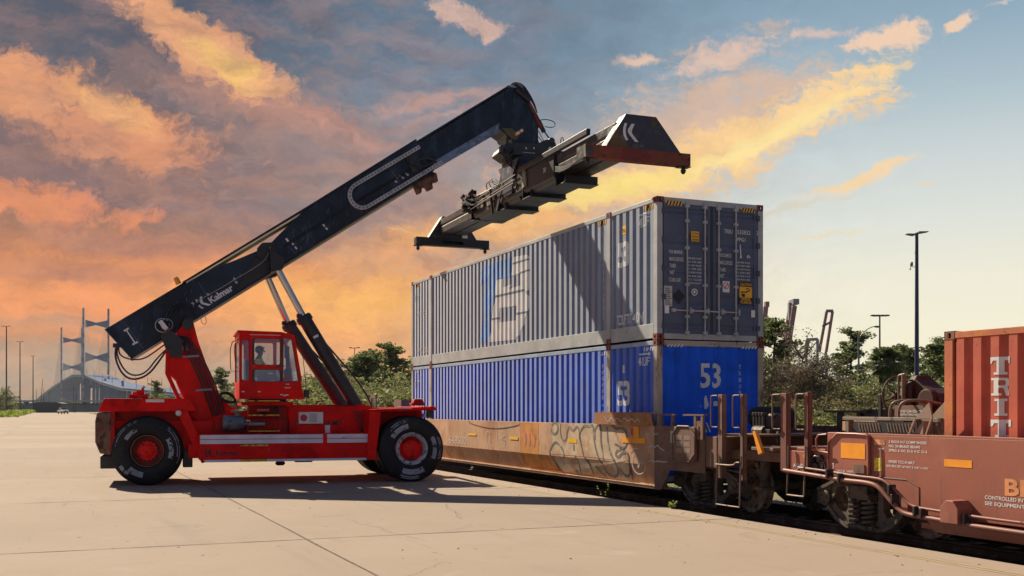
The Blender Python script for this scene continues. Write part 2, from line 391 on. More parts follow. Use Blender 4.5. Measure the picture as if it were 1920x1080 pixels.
def poly_add(mb, poly, conv, cuts=None, holes=()):
    cd = bpy.data.curves.new('tmp', 'CURVE'); cd.dimensions = '2D'; cd.fill_mode = 'BOTH'
    for pl in (poly, *holes):
        sp = cd.splines.new('POLY'); sp.points.add(len(pl)-1); sp.use_cyclic_u = True
        for p, q in zip(sp.points, pl): p.co = (q[0], q[1], 0, 1)
    cut_add(mb, curve_mesh(cd), conv, cuts)
def rrect(x0, z0, x1, z1, r, n=4):
    out = []
    for cx, cz, a0 in ((x1-r, z1-r, 0), (x0+r, z1-r, 90), (x0+r, z0+r, 180), (x1-r, z0+r, 270)):
        out += [(cx+r*cos(radians(a0+90*i/n)), cz+r*sin(radians(a0+90*i/n))) for i in range(n+1)]
    return out
def plate_holes(mb, outer, holes, y0, y1, conv=None):
    """a plate in x-z with holes, from y0 to y1"""
    cd = bpy.data.curves.new('tmp', 'CURVE'); cd.dimensions = '2D'; cd.fill_mode = 'BOTH'; cd.extrude = abs(y1-y0)/2
    for pl in (outer, *holes):
        sp = cd.splines.new('POLY'); sp.points.add(len(pl)-1); sp.use_cyclic_u = True
        for p, q in zip(sp.points, pl): p.co = (q[0], q[1], 0, 1)
    bm = curve_mesh(cd); bm.verts.index_update(); ym = (y0+y1)/2
    cv = conv or (lambda x, y, z: (x, y, z))
    mb.add([cv(v.co.x, ym+v.co.z, v.co.y) for v in bm.verts], [[v.index for v in f.verts] for f in bm.faces]); bm.free()
def circle(cx, cz, r, n=20): return [(cx+r*cos(2*pi*i/n), cz+r*sin(2*pi*i/n)) for i in range(n)]
def arc(c, r, a0, a1, n=10, conv=lambda u, v: (u, 0, v)):
    return [conv(c[0]+r*cos(radians(a0+(a1-a0)*i/n)), c[1]+r*sin(radians(a0+(a1-a0)*i/n))) for i in range(n+1)]
def smooth_path(pts, k=2):
    P = [Vector(p) for p in pts]
    for _ in range(k):
        Q = [P[0]]
        for a, b in zip(P, P[1:]): Q += [a*.75+b*.25, a*.25+b*.75]
        Q.append(P[-1]); P = Q
    return P
HEAD=[(1.01, 8.2), (2.8, 9.27), (2.89, 9.12), (2.94, 9.01), (3.04, 8.96), (3.16, 8.8), (3.87, 8.85), (3.83, 9.02), (3.83, 9.43), (3.46, 10.08), (3.37, 10.34), (3.03, 10.37), (0.5, 8.68)]
HEADBASE=[(2.82, 8.78), (3.13, 8.85), (3.69, 8.92), (4.03, 9.02), (4.18, 9.02), (4.27, 8.89), (4.29, 8.54), (3.04, 8.42), (2.91, 8.55), (2.73, 8.62)]
TOWER=[(-5.64, 3.24), (-5.47, 3.55), (-5.28, 3.86), (-5.17, 3.94), (-5.07, 3.84), (-4.96, 3.4), (-4.56, 2.25), (-4.42, 2.02), (-4.21, 1.84), (-4.04, 1.79), (-4.04, 1.35), (-4.61, 1.19), (-5.2, 1.67), (-5.29, 2.02), (-5.47, 2.48), (-5.62, 2.63)]
NOTCH=[(-5.28, 4.82), (-4.73, 5.24), (-4.1, 5.44), (-3.5, 5.71), (-3.26, 5.83), (-3.13, 6.03), (-2.51, 6.69)]
DOORTXT=[(1.597, 5.432, 0.104, 'TRBU', 0.214), (1.928, 5.436, 0.107, '533832', 0.328), (2.409, 5.445, 0.101, '2', 0.05), (1.921, 5.284, 0.096, 'PPG1', 0.207), (0.271, 4.939, 0.09, 'FOR MARINE :', 0.339), (0.282, 4.79, 0.096, 'MAX.GROSS', 0.328), (0.282, 4.655, 0.096, 'TARE', 0.15), (0.289, 4.52, 0.09, 'NET', 0.114), (0.271, 4.369, 0.096, 'CUB.CAP.', 0.285), (1.493, 4.934, 0.09, 'FOR DOMESTIC:', 0.292), (1.493, 4.781, 0.096, 'MAX.GROSS', 0.31), (1.493, 4.634, 0.096, 'TARE', 0.143), (1.5, 4.505, 0.09, 'NET', 0.107), (0.723, 4.848, 0.045, '28.000 KGS', 0.321), (0.723, 4.775, 0.045, '61.730 LBS', 0.321), (0.723, 4.703, 0.045, '5.120 KGS', 0.321), (0.723, 4.63, 0.045, '11.290 LBS', 0.321), (0.723, 4.557, 0.045, '22.880 KGS', 0.321), (0.723, 4.485, 0.045, '50.440 LBS', 0.321), (0.723, 4.412, 0.045, '111 CU.M', 0.321), (0.723, 4.34, 0.045, '3.920 CU.FT', 0.321), (1.917, 4.827, 0.042, '30.480 KGS', 0.328), (1.917, 4.756, 0.042, '67.200 LBS', 0.328), (1.917, 4.684, 0.042, '5.120 KGS', 0.328), (1.917, 4.613, 0.042, '11.290 LBS', 0.328), (1.917, 4.542, 0.042, '25.360 KGS', 0.328), (1.917, 4.471, 0.042, '55.910 LBS', 0.328)]
DOORBOX={'caution': (0.798, 5.216, 0.991, 5.421), 'diamond': (0.378, 3.924, 0.645, 4.224), 'emblem': (0.802, 4.105, 0.952, 4.246), 'sheet': (0.153, 3.869, 0.346, 4.277), 'sheet2': (0.171, 3.72, 0.274, 3.871), 'nosmoke': (1.565, 4.205, 1.732, 4.436), 'wide': (1.974, 3.971, 2.302, 4.438), 'tag': (2.277, 3.706, 2.373, 3.856), 'haz1': (0.2, 5.917, 0.574, 6.008), 'haz2': (2.035, 5.905, 2.373, 5.993)}
UP53=(-1.65, 4.84, -1.23, 5.35)
UPLIFT=(-0.75, 5.55, -0.32, 5.75)
UPTOP=(-1.7, 3.59, -0.53, 3.8)
UPSTK=(-1.45, 5.51, -1.3, 5.69)
LO53=(-1.67, 1.87, -1.2, 2.37)
LOLIFT=(-0.77, 2.68, -0.3, 2.85)
LOSTK=(-1.48, 2.55, -1.35, 2.72)
END53=(1.04, 2.23, 1.54, 2.72)
ENDV=(2.01, 2.12, 2.06, 2.72)
ENDW1=(1.01, 1.77, 1.23, 2.07)
ENDW2=(1.36, 1.84, 1.48, 1.94)
TRIT=[(8.32, 2.23, 8.64, 2.46), (8.35, 1.96, 8.63, 2.19), (8.4, 1.7, 8.57, 1.92), (8.34, 1.42, 8.66, 1.65)]
LOGOT=[(-9.59, 5.81), (-7.47, 5.82), (-7.53, 5.3), (-8.48, 5.35), (-8.72, 4.95), (-9.12, 3.65), (-9.82, 3.65), (-9.67, 3.99), (-9.5, 5.31), (-9.82, 5.34)]
LOGOB=[(-7.39, 5.81), (-6.5, 5.76), (-6.34, 5.64), (-6.34, 4.89), (-6.56, 4.79), (-6.34, 4.61), (-6.5, 4.23), (-6.92, 3.75), (-7.28, 3.61), (-9.12, 3.64), (-8.69, 4.89), (-8.56, 5.33), (-8.02, 5.31), (-8.1, 5.07), (-7.57, 5.1), (-7.5, 5.24)]
LOGOH1=[(-7.47, 5.32), (-6.96, 5.32), (-6.96, 5.01), (-7.65, 4.99)]
LOGOH2=[(-8.3, 4.53), (-7.13, 4.5), (-7.23, 4.12), (-8.38, 4.15)]
LOGOS=[[(-8.72, 4.91), (-6.64, 4.89), (-6.64, 4.83), (-8.74, 4.85)], [(-8.96, 4.3), (-8.3, 4.29), (-8.31, 4.24), (-8.98, 4.25)], [(-7.16, 4.31), (-6.42, 4.3), (-6.45, 4.25), (-7.19, 4.26)], [(-7.39, 5.66), (-6.34, 5.65), (-6.34, 5.61), (-7.41, 5.61)], [(-7.03, 5.35), (-6.32, 5.37), (-6.32, 5.33), (-7.05, 5.3)]]
GRAF=[[(-4.08, 0.23), (-4.33, 0.47), (-4.58, 0.69), (-4.48, 0.84), (-4.23, 1.02), (-3.94, 0.9), (-3.75, 0.76), (-3.8, 0.62)], [(-4.43, 1.37), (-4.33, 1.46), (-4.13, 1.44), (-4.06, 1.28), (-4.23, 1.17), (-4.43, 1.2), (-4.45, 1.33)], [(-3.94, 1.42), (-3.96, 1.21), (-3.82, 1.01), (-3.61, 1.08), (-3.61, 1.26), (-3.47, 1.39), (-3.29, 1.25), (-3.1, 1.4), (-2.97, 1.3), (-2.93, 1.08), (-2.75, 0.7)], [(-2.93, 1.04), (-2.97, 1.24), (-2.71, 1.42), (-2.53, 1.38), (-2.28, 1.45), (-2.28, 1.15), (-2.15, 0.86), (-1.94, 0.58)], [(-2.21, 1.1), (-2.23, 1.31), (-2.07, 1.45), (-1.92, 1.41), (-1.94, 1.1), (-1.86, 0.87), (-1.82, 0.64)], [(-1.64, 1.4), (-1.62, 1.07), (-1.5, 0.83), (-1.26, 0.61), (-1.22, 0.35)], [(-1.46, 1.44), (-1.26, 1.35), (-0.96, 1.39), (-0.79, 1.3), (-0.8, 1.06), (-0.96, 0.94), (-1.15, 0.99)], [(-1.3, 1.03), (-1.11, 1.01), (-0.99, 0.94), (-1.22, 0.9), (-1.28, 0.8), (-1.15, 0.75), (-0.96, 0.87), (-0.8, 0.89), (-0.71, 0.79), (-0.73, 0.57), (-0.77, 0.29)], [(-2.71, 0.7), (-2.53, 0.55), (-2.51, 0.32)], [(-3.2, 0.72), (-3.06, 0.53), (-3.15, 0.28)], [(-3.33, 0.39), (-3.29, 0.25)], [(-2.28, 0.53), (-2.11, 0.38), (-1.94, 0.31)], [(-3.26, 0.97), (-3.24, 0.82)], [(-1.9, 0.51), (-1.78, 0.34), (-1.46, 0.32), (-1.3, 0.42), (-1.26, 0.61)], [(-1.19, 0.54), (-1.07, 0.36), (-0.84, 0.38), (-0.75, 0.53)]]
GRAFFILL=[(-4.43, 1.42), (-4.13, 1.46), (-3.94, 1.38), (-3.47, 1.43), (-3.1, 1.44), (-2.71, 1.44), (-2.28, 1.47), (-1.62, 1.46), (-1.34, 1.37), (-1.15, 1.13), (-0.99, 0.94), (-0.77, 0.71), (-0.75, 0.38), (-1.07, 0.29), (-1.5, 0.28), (-2.28, 0.29), (-3.06, 0.25), (-3.7, 0.25), (-4.08, 0.27), (-4.53, 0.71), (-4.38, 1.04)]
GRAFW=[[(-0.66, 0.9), (-0.51, 0.98), (-0.29, 0.97)], [(-0.51, 0.87), (-0.58, 0.72), (-0.51, 0.54), (-0.29, 0.44), (-0.04, 0.51), (-0.01, 0.64), (-0.15, 0.74)], [(-0.4, 0.76), (-0.29, 0.66), (-0.33, 0.55), (-0.18, 0.74), (-0.15, 0.6)], [(0.06, 1.03), (0.2, 1.0), (0.17, 1.07), (0.37, 1.01), (0.44, 1.08), (0.57, 1.0), (0.71, 0.97)], [(0.1, 0.73), (0.24, 0.77), (0.3, 0.73), (0.51, 0.76), (0.64, 0.74), (0.81, 0.76)], [(-1.62, 1.63), (-1.46, 1.48), (-1.3, 1.63), (-1.22, 1.5), (-1.07, 1.61), (-0.84, 1.49), (-0.77, 1.62), (-0.58, 1.51), (-0.44, 1.6), (-0.29, 1.49), (-0.22, 1.6), (-0.08, 1.51)], [(-8.5, 0.72), (-8.68, 1.0), (-8.56, 1.19), (-8.33, 1.09), (-8.39, 0.83), (-8.22, 0.73)], [(-7.94, 1.35), (-7.83, 0.89)], [(-7.29, 1.09), (-7.67, 1.0), (-7.29, 0.97), (-7.4, 0.76)]]
# ---------------------------------------------------------------- ground, pavement, track bed
def ground_mat(name, a, b, c, s=.15, bump=.3, bs=20):
    m = bpy.data.materials.new(name); m.use_nodes = True; T = NT(m.node_tree); p = m.node_tree.nodes['Principled BSDF']
    oc = T.add('ShaderNodeTexCoord').outputs['Object']
    cur = T.mix(T.sm(T.noise(oc, s, 8, .62), .38, .62), a, b)
    cur = T.mix(T.sm(T.noise(oc, s*9, 6, .6), .5, .72), cur, c)
    T.put(p.inputs['Base Color'], cur); p.inputs['Roughness'].default_value = .9; p.inputs['Specular IOR Level'].default_value = .2
    T.l.new(T.add('ShaderNodeBump', {'Strength': bump, 'Distance': .05, 'Height': T.noise(oc, bs, 5, .7)}).outputs[0], p.inputs['Normal'])
    MATS[name] = m; return m
LAND = ground_mat('land_soil', (.20, .17, .10), (.09, .11, .035), (.26, .22, .15), .08)
BALLAST = ground_mat('ballast', (.20, .19, .18), (.10, .10, .10), (.30, .29, .27), 3.0, 1.0, 14)
def concrete():
    m = bpy.data.materials.new('concrete'); m.use_nodes = True; T = NT(m.node_tree); p = m.node_tree.nodes['Principled BSDF']
    oc = T.add('ShaderNodeTexCoord').outputs['Object']
    sp = T.add('ShaderNodeSeparateXYZ', {0: oc})
    cur = T.mix(T.sm(T.noise(oc, .16, 6, .6), .35, .65), (.335, .272, .218), (.312, .252, .200))
    cur = T.mix(T.math('MULTIPLY', T.sm(T.noise(oc, 1.1, 9, .68), .48, .70), .5), cur, (.30, .235, .19))
    mp = T.add('ShaderNodeMapping', {'Vector': oc, 'Scale': (.25, 1.6, 1)}).outputs[0]     # tyre tracks along the quay
    cur = T.mix(T.math('MULTIPLY', T.sm(T.noise(mp, .9, 7, .6, .4), .54, .74), .35), cur, (.235, .195, .165))
    cur = T.mix(T.math('MULTIPLY', T.sm(T.noise(oc, 26, 4, .6), .60, .68), .5), cur, (.22, .175, .14))
    mp2 = T.add('ShaderNodeMapping', {'Vector': oc, 'Rotation': (0, 0, radians(24)), 'Scale': (.10, 1.3, 1)}).outputs[0]     # turning tyre scuffs
    cur = T.mix(T.math('MULTIPLY', T.sm(T.noise(mp2, 1.6, 8, .7, .8), .60, .72), .42), cur, (.15, .13, .115))
    cur = T.mix(T.math('MULTIPLY', T.sm(T.noise(oc, .45, 10, .72, 1.2), .60, .66), .30), cur, (.19, .165, .14))     # damp and oil stains
    cur = T.mix(T.math('MULTIPLY', T.sm(T.noise(oc, .8, 8, .7), .56, .74), .45), cur, (.40, .36, .32))
    cur = T.mix(T.sm(T.noise(oc, 5.5, 3, .4), .735, .745), cur, (.12, .09, .07))
    # each slab its own tone, the poured lanes 6.3 m wide and 7.6 m long
    ix = T.math('FLOOR', T.math('DIVIDE', T.math('SUBTRACT', sp.outputs[0], 4.1), 7.6)); iy = T.math('FLOOR', T.math('DIVIDE', T.math('ADD', sp.outputs[1], 8.0), 6.3))
    wn = T.add('ShaderNodeTexWhiteNoise', {'Vector': T.add('ShaderNodeCombineXYZ', {0: ix, 1: iy, 2: 0.0}).outputs[0]}, noise_dimensions='3D').outputs[0]
    k = T.sm(wn, 0, 1, 'LINEAR', .93, 1.05)
    cur = T.mix(1.0, cur, T.add('ShaderNodeCombineXYZ', {0: k, 1: k, 2: k}).outputs[0], 'MULTIPLY')
    T.put(p.inputs['Base Color'], cur); p.inputs['Roughness'].default_value = .9; p.inputs['Specular IOR Level'].default_value = .1
    h = T.math('ADD', T.noise(oc, 60, 4, .7), T.math('MULTIPLY', T.noise(oc, 3, 5, .6), 2.0))
    T.l.new(T.add('ShaderNodeBump', {'Strength': .18, 'Distance': .02, 'Height': h}).outputs[0], p.inputs['Normal'])
    MATS['concrete'] = m; return m
CONC = concrete()
JOINT = mat('joint', (.13, .10, .075), .95, var=.4, vs=6)
LINEY = mat('worn_yellow_line', (.42, .30, .12), .85, dirt=[((.42, .36, .28), 5, .50, .62)])

b = MB(); b.box(-2500, 2500, -60, 4500, -1.4, -.55); tag(b.build('ground', LAND), kind='structure')
# the concrete apron: a real slab, its edge beside the track at y = -1 of the train frame
b = MB(FT); b.prism([(-420, -88), (34, -88), (34, -1.0), (-420, -1.0)], -.54, 0, 'z')
tag(b.build('pavement', CONC), kind='structure')
b = MB(FT)
def strip(b, x0, x1, y0, y1, z=.004, wob=0, n=1):
    for i in range(n):
        xa = x0+(x1-x0)*i/n; xb = x0+(x1-x0)*(i+1)/n
        b.add([(xa, y0, z), (xb, y0, z), (xb, y1, z), (xa, y1, z)], [(0, 1, 2, 3)])
def crack(b, p, q, w, seed, z=.004, amp=.02, n=60):
    r = random.Random(seed); pts = []; o = 0
    for i in range(n+1):
        o = o*.7+r.uniform(-amp, amp); t = i/n; pts.append((p[0]+(q[0]-p[0])*t, p[1]+(q[1]-p[1])*t, o, w*r.uniform(.5, 1.4)))
    d = Vector((q[0]-p[0], q[1]-p[1])).normalized(); nn = Vector((-d.y, d.x))
    vs = []
    for x, y, o, ww in pts:
        for s in (-1, 1): vs.append((x+nn.x*(o+s*ww/2), y+nn.y*(o+s*ww/2), z))
    b.add(vs, [(2*i, 2*i+1, 2*i+3, 2*i+2) for i in range(len(pts)-1)])
for k, x in enumerate([4.1-7.6*i for i in range(-3, 22)]): crack(b, (x, -88), (x, -1.02), .030, k, n=260, amp=.006)
for k, y in enumerate([-8.0-6.3*i for i in range(12)]): crack(b, (-300, y), (33, y), .020 if k else .030, 50+k, z=.008, n=400, amp=.010)
tag(b.build('pavement_joints', JOINT), kind='structure')
b = MB(FT); rc0 = random.Random(21)      # hairline cracks wandering across single slabs
for i in range(26):
    x, y = rc0.uniform(-30, 14), rc0.uniform(-26, -2); a = rc0.uniform(0, 6.28); L = rc0.uniform(1.2, 5)
    crack(b, (x, y), (x+cos(a)*L, y+sin(a)*L), rc0.uniform(.004, .009), 200+i, z=.005, amp=.05, n=24)
tag(b.build('pavement_cracks', JOINT), kind='structure')
b = MB(FT)
for i in range(240):
    x, y = rc0.uniform(-20, 12), rc0.uniform(-24, -1.1); s = rc0.uniform(.005, .016)
    if rc0.random() < .5: y = -1.1-rc0.random()**2*1.4
    b.add([(x-s, y-s, .0), (x+s, y-s*.6, .0), (x+s*.8, y+s, .0), (x-s*.9, y+s*.7, .0), (x, y, s*1.1)], [(0, 1, 4), (1, 2, 4), (2, 3, 4), (3, 0, 4)])
tag(b.build('grit', mat('grit_stone', (.14, .12, .10), .9, var=.5, vs=9)), 'scattered grit and crumbs of stone on the concrete pavement', 'grit', kind='stuff')
b = MB(FT); strip(b, -400, 33, -1.60, -1.57, .004); strip(b, -400, 33, -1.71, -1.68, .004)
tag(b.build('pavement_line', LINEY), kind='structure')
b = MB(FT); b.box(-420, 60, -.98, 3.9, -.54, -.30)
tag(b.build('track_bed', BALLAST), kind='structure')
# loose stones on the ballast where it is seen between the wagons
b = MB(FT)
for i in range(2600):
    x = R.uniform(-6, 10); y = R.choice((R.uniform(-.95, 3.9), R.uniform(2.2, 3.9))); s = R.uniform(.02, .05)
    c = Vector((x, y, -.30)); vs = [c+Vector((R.uniform(-s, s), R.uniform(-s, s), R.uniform(0, s*1.2))) for _ in range(5)]
    b.add(vs, [(0, 1, 2), (0, 2, 3), (0, 3, 4), (0, 4, 1), (1, 2, 3), (1, 3, 4)])
tag(b.build('gravel', mat('gravel_stone', (.26, .25, .24), .9, var=.4, vs=8)), 'grey crushed stone ballast lying between and beyond the rails', 'gravel', kind='stuff')
RAILM = mat('rail_steel', (.06, .035, .025), .6, metal=.4, var=.3, dirt=[((.16, .12, .10), 4, .5, .7)])
def rail(y, label):
    b = MB(FT); prof = [(-.07, -.27), (.07, -.27), (.07, -.255), (.012, -.24), (.012, -.145), (.036, -.13), (.036, -.1), (-.036, -.1), (-.036, -.13), (-.012, -.145), (-.012, -.24), (-.07, -.255)]
    b.prism([(y+p, z) for p, z in prof], -400, 60, 'x'); o = b.build('rail', RAILM, at=(0, y, -.27)); tag(o, label, 'rail', 'rails of the freight track')
rail(.58, 'brown steel rail beside the edge of the concrete'); rail(2.01, 'far steel rail behind the wheels, away from the concrete')
TIE = mat('sleeper_wood', (.05, .038, .03), .9, var=.4)
sl = MB(FT); sl.box(-.11, .11, -.02, 2.6, -.33, -.275)
proto = sl.build('sleeper', TIE, at=(0, 1.3, -.3), bevel=.01); tag(proto, 'dark wooden sleeper under the freight track', 'sleeper', 'sleepers of the freight track')
for i in range(-22, 20):
    o = proto if i == 0 else proto.copy()
    if i: COL.objects.link(o)
    o.matrix_world = FT @ Matrix.Translation((i*.6, 1.3, -.3))
# kerb plate sealing the apron edge
b = MB(FT); b.box(-400, 34, -.995, -.90, -.30, -.14); tag(b.build('kerb', mat('kerb_dark', (.05, .035, .025), .9, var=.4)), kind='structure')

# ---------------------------------------------------------------- containers
PITCH = .2875; AMP = .042
def yprof(x, base=.012):
    t = (x/PITCH) % 1.0
    if t < .46: return base
    if t < .58: return base+AMP*(t-.46)/.12
    if t < .88: return base+AMP
    return base+AMP*(1-(t-.88)/.12)
def breaks(x0, x1):
    out = [x0]; k = math.floor(x0/PITCH)-1
    while k*PITCH < x1+PITCH:
        for t in (0, .46, .58, .88):
            x = (k+t)*PITCH
            if x0+.004 < x < x1-.004: out.append(x)
        k += 1
    return out+[x1]
def corr_wall(b, x0, x1, z0, z1, Y0=0, sgn=1, prof=yprof):
    xs = breaks(x0, x1)
    # a closed skin 4 mm thick
    vs = []
    for x in xs:
        y = prof(x); vs += [(x, Y0+sgn*y, z0), (x, Y0+sgn*y, z1), (x, Y0+sgn*(y+.004), z1), (x, Y0+sgn*(y+.004), z0)]
    fs = []
    for i in range(len(xs)-1):
        a = 4*i; c = a+4
        fs += [(a, c, c+1, a+1), (a+3, a+2, c+2, c+3), (a+1, c+1, c+2, a+2)]
    b.add(vs, fs)
def wconv(off=.004, prof=yprof): return lambda u, v: (u, prof(u)-off, v)
W = 2.59
def casting(root_, x, y, z, m, inx, iny):
    """corner casting with its oval holes cut through the faces"""
    b = MB(FT); sx, sy, sz = .178, .162, .118
    xa, xb = (x, x+inx*sx); ya, yb = (y, y+iny*sy); X0, X1 = sorted((xa, xb)); Y0, Y1 = sorted((ya, yb))
    hole = rrect(-.045, -.028, .045, .028, .025)
    cx, cy, cz = (X0+X1)/2, (Y0+Y1)/2, z+sz/2
    yo = Y0 if iny > 0 else Y1-.02
    plate_holes(b, [(X0, z), (X1, z), (X1, z+sz), (X0, z+sz)], [[(cx+p*.7, cz+q*1.25) for p, q in hole]], yo, yo+.02)
    xo = X1-.02 if inx < 0 else X0
    plate_holes(b, [(Y0, z), (Y1, z), (Y1, z+sz), (Y0, z+sz)], [[(cy+p*.7, cz+q*1.25) for p, q in hole]], xo, xo+.02, lambda u, t, w: (t, u, w))
    b.box(X0, X1, Y0, Y1, z+sz-.012, z+sz+.002); b.box(X0, X1, Y0, Y1, z-.002, z+.012)
    b.mi = 1
    b.box(X0+.03, X1-.03, Y0+.05, Y1-.05, z+.01, z+sz-.01)
    b.build('corner_casting', [m, BLACKM], root_)
def container(name, x1, L, z0, Ht, label, side_m, frame_m, cast_m, posts, castings=True, top_rail_m=None, bot=.20, group=None, bottom_m=None, end='flat'):
    r = root(name, FT, (x1-L/2, W/2, z0), label, 'shipping container', group); x0 = x1-L; zt = z0+Ht
    cw = .16
    segs = sorted([x0+cw]+[q for p in posts for q in (p-.08, p+.08)]+[x1-cw])
    b = MB(FT)
    for i in range(0, len(segs), 2): corr_wall(b, segs[i], segs[i+1], z0+bot, zt-.09)
    b.build('side_wall', side_m, r)
    b = MB(FT); corr_wall(b, x0+cw, x1-cw, z0+.2, zt-.09, W, -1); b.build('side_wall', side_m, r)
    b = MB(FT)
    for y in (.004, W-.07): b.box(x0+.16, x1-.16, y, y+.066, zt-.10, zt-.012)
    b.build('top_rail', top_rail_m or frame_m, r, bevel=.006)
    b = MB(FT)
    for y in (.004, W-.07): b.box(x0+.16, x1-.16, y, y+.066, z0+.03, z0+bot)
    b.box(x0+2.2, x1-2.2, .001, .003, z0+.03, z0+.035)
    b.build('bottom_rail', bottom_m or frame_m, r, bevel=.006)
    b = MB(FT)
    for p in posts:
        b.box(p-.08, p+.08, -.012, .09, z0+.11, zt-.11)
        b.box(p-.08, p+.08, W-.09, W+.006, z0+.11, zt-.11)
    if posts: b.build('stacking_post', frame_m if len(posts) < 3 else frame_m, r, bevel=.006)
    for p in posts:
        for z in (z0, zt-.118):
            casting(r, p-.089, 0-.016, z, cast_m, 1, 1)
    for x, inx in ((x0, 1), (x1, -1)):
        for y, iny in ((0, 1), (W, -1)):
            for z in (z0, zt-.118): casting(r, x, y, z, cast_m, inx, iny)
            b = MB(FT); X0, X1 = sorted((x, x+inx*.15)); Y0, Y1 = sorted((y, y+iny*.13))
            b.box(X0, X1, Y0+.002, Y1, z0+.116, zt-.116); b.build('corner_post', frame_m, r, bevel=.008)
    b = MB(FT)
    n = int(L/.3)
    for i in range(n):      # stamped roof
        xa = x0+.17+(L-.34)*i/n; d = (L-.34)/n
        b.add([(xa, .07, zt-.02), (xa+d*.3, .07, zt-.02), (xa+d*.5, .07, zt-.038), (xa+d*.8, .07, zt-.038), (xa+d, .07, zt-.02),
               (xa, W-.07, zt-.02), (xa+d*.3, W-.07, zt-.02), (xa+d*.5, W-.07, zt-.038), (xa+d*.8, W-.07, zt-.038), (xa+d, W-.07, zt-.02)], [(i2, i2+1, i2+6, i2+5) for i2 in range(4)])
    b.build('roof_panel', side_m, r)
    b = MB(FT)
    b.box(x0+.05, x1-.05, .08, W-.08, z0+.14, z0+.17)
    k = 0; x = x0+.3
    while x < x1-.2: b.box(x, x+.05, .07, W-.07, z0+.03, z0+.138); x += .45
    b.build('floor_frame', BLACKM, r)
    for x in (x0, x1):
        inx = 1 if x == x0 else -1
        X0, X1 = sorted((x, x+inx*.06))
        b = MB(FT); b.box(X0, X1, .17, W-.17, zt-.118, zt-.004); b.box(X0, X1, .17, W-.17, z0+.012, z0+.13)
        b.build('end_sill', frame_m, r, bevel=.006)
    return r
SPEC = .5
GREYC = mat('grey_blue_side', (.15, .19, .275), .45, var=.08, spec=.6, sheen=.7, dirt=[((.12, .15, .22), 1.6, .48, .75, (1, 1, .4), .5), (RUST, 5, .66, .74, (1, 1, .22)), ((.30, .26, .22), 3, .60, .72, (1, 1, .1), .45)], bump=.25, bs=3)  # side lightened from the door's paint, sunlit brightness put into its colour
DOORC = mat('slate_blue_door', (.066, .085, .140), .5, var=.12, dirt=[((.15, .15, .18), 2.5, .55, .8, (1, 1, .3), .5), (GRIME, 4, .6, .75, (1, 1, .4), .6), (RUST, 11, .70, .76)], bump=.08)
FRAMEG = mat('frame_grey', (.34, .36, .37), .55, dirt=[(GRIME, 6, .60, .78), (RUST, 8, .64, .72)])
FRAMEN = mat('frame_dark', (.05, .06, .085), .5, dirt=[(RUST, 8, .64, .72)])
CASTR = mat('casting_rust', (.20, .05, .04), .7, var=.3, dirt=[(RUST, 14, .5, .6)])
BLUEC = mat('blue_side', (.004, .085, .50), .4, var=.12, sheen=.7, dirt=[((.012, .06, .26), 2, .52, .8, (1, 1, .4), .6), (RUST, 5, .67, .75, (1, 1, .22)), ((.20, .20, .22), 3, .62, .74, (1, 1, .1), .4)], bump=.25, bs=3)
BLUEE = mat('blue_end', (.003, .095, .66), .5, var=.15, spec=.2, dirt=[((.006, .05, .42), 1.8, .5, .8, (1, 1, .3), .7), (GRIME, 7, .68, .76)])
TANF = mat('tan_worn_frame', (.36, .31, .25), .7, dirt=[(RUST, 5, .55, .68, (1, 1, .3)), ((.10, .08, .06), 7, .6, .72)])
RAILB = mat('pale_blue_rail', (.26, .34, .46), .55, dirt=[(RUST, 9, .60, .70, (1, 1, .4)), (GRIME, 5, .6, .75)])
ORG = mat('orange_red_side', (.46, .085, .045), .55, var=.12, dirt=[((.30, .045, .025), 2.2, .5, .75, (1, 1, .3), .6), (RUST, 10, .66, .73)], bump=.1)
ORGF = mat('orange_red_frame', (.45, .12, .045), .6, dirt=[((.50, .19, .04), 3, .5, .7), (RUST, 9, .6, .7)], bump=.15)
WLET = mat('white_lettering', (.60, .62, .62), .6, var=.06, dirt=[((.35, .37, .40), 7, .66, .74)])
Z1, Z2 = .29, 3.19; H9 = 2.892
P53 = [-2.05, -14.1]
up = container('container', 0, 16.15, Z2, H9, 'grey blue container with blue and white side emblem, top of the stack, door end showing', GREYC, FRAMEG, CASTR, P53, bot=.33)
lo = container('container', 0, 16.15, Z1, H9, 'bright blue container sitting in the well wagon under the grey one', BLUEC, TANF, CASTR, P53, top_rail_m=RAILB, bot=.16)
rc = container('container', 7.56+12.19, 12.19, .25, 2.591, 'orange red container with white vertical letters, at the right edge', ORG, ORGF, mat('casting_brown', (.20, .07, .03), .7), [], bot=.16)

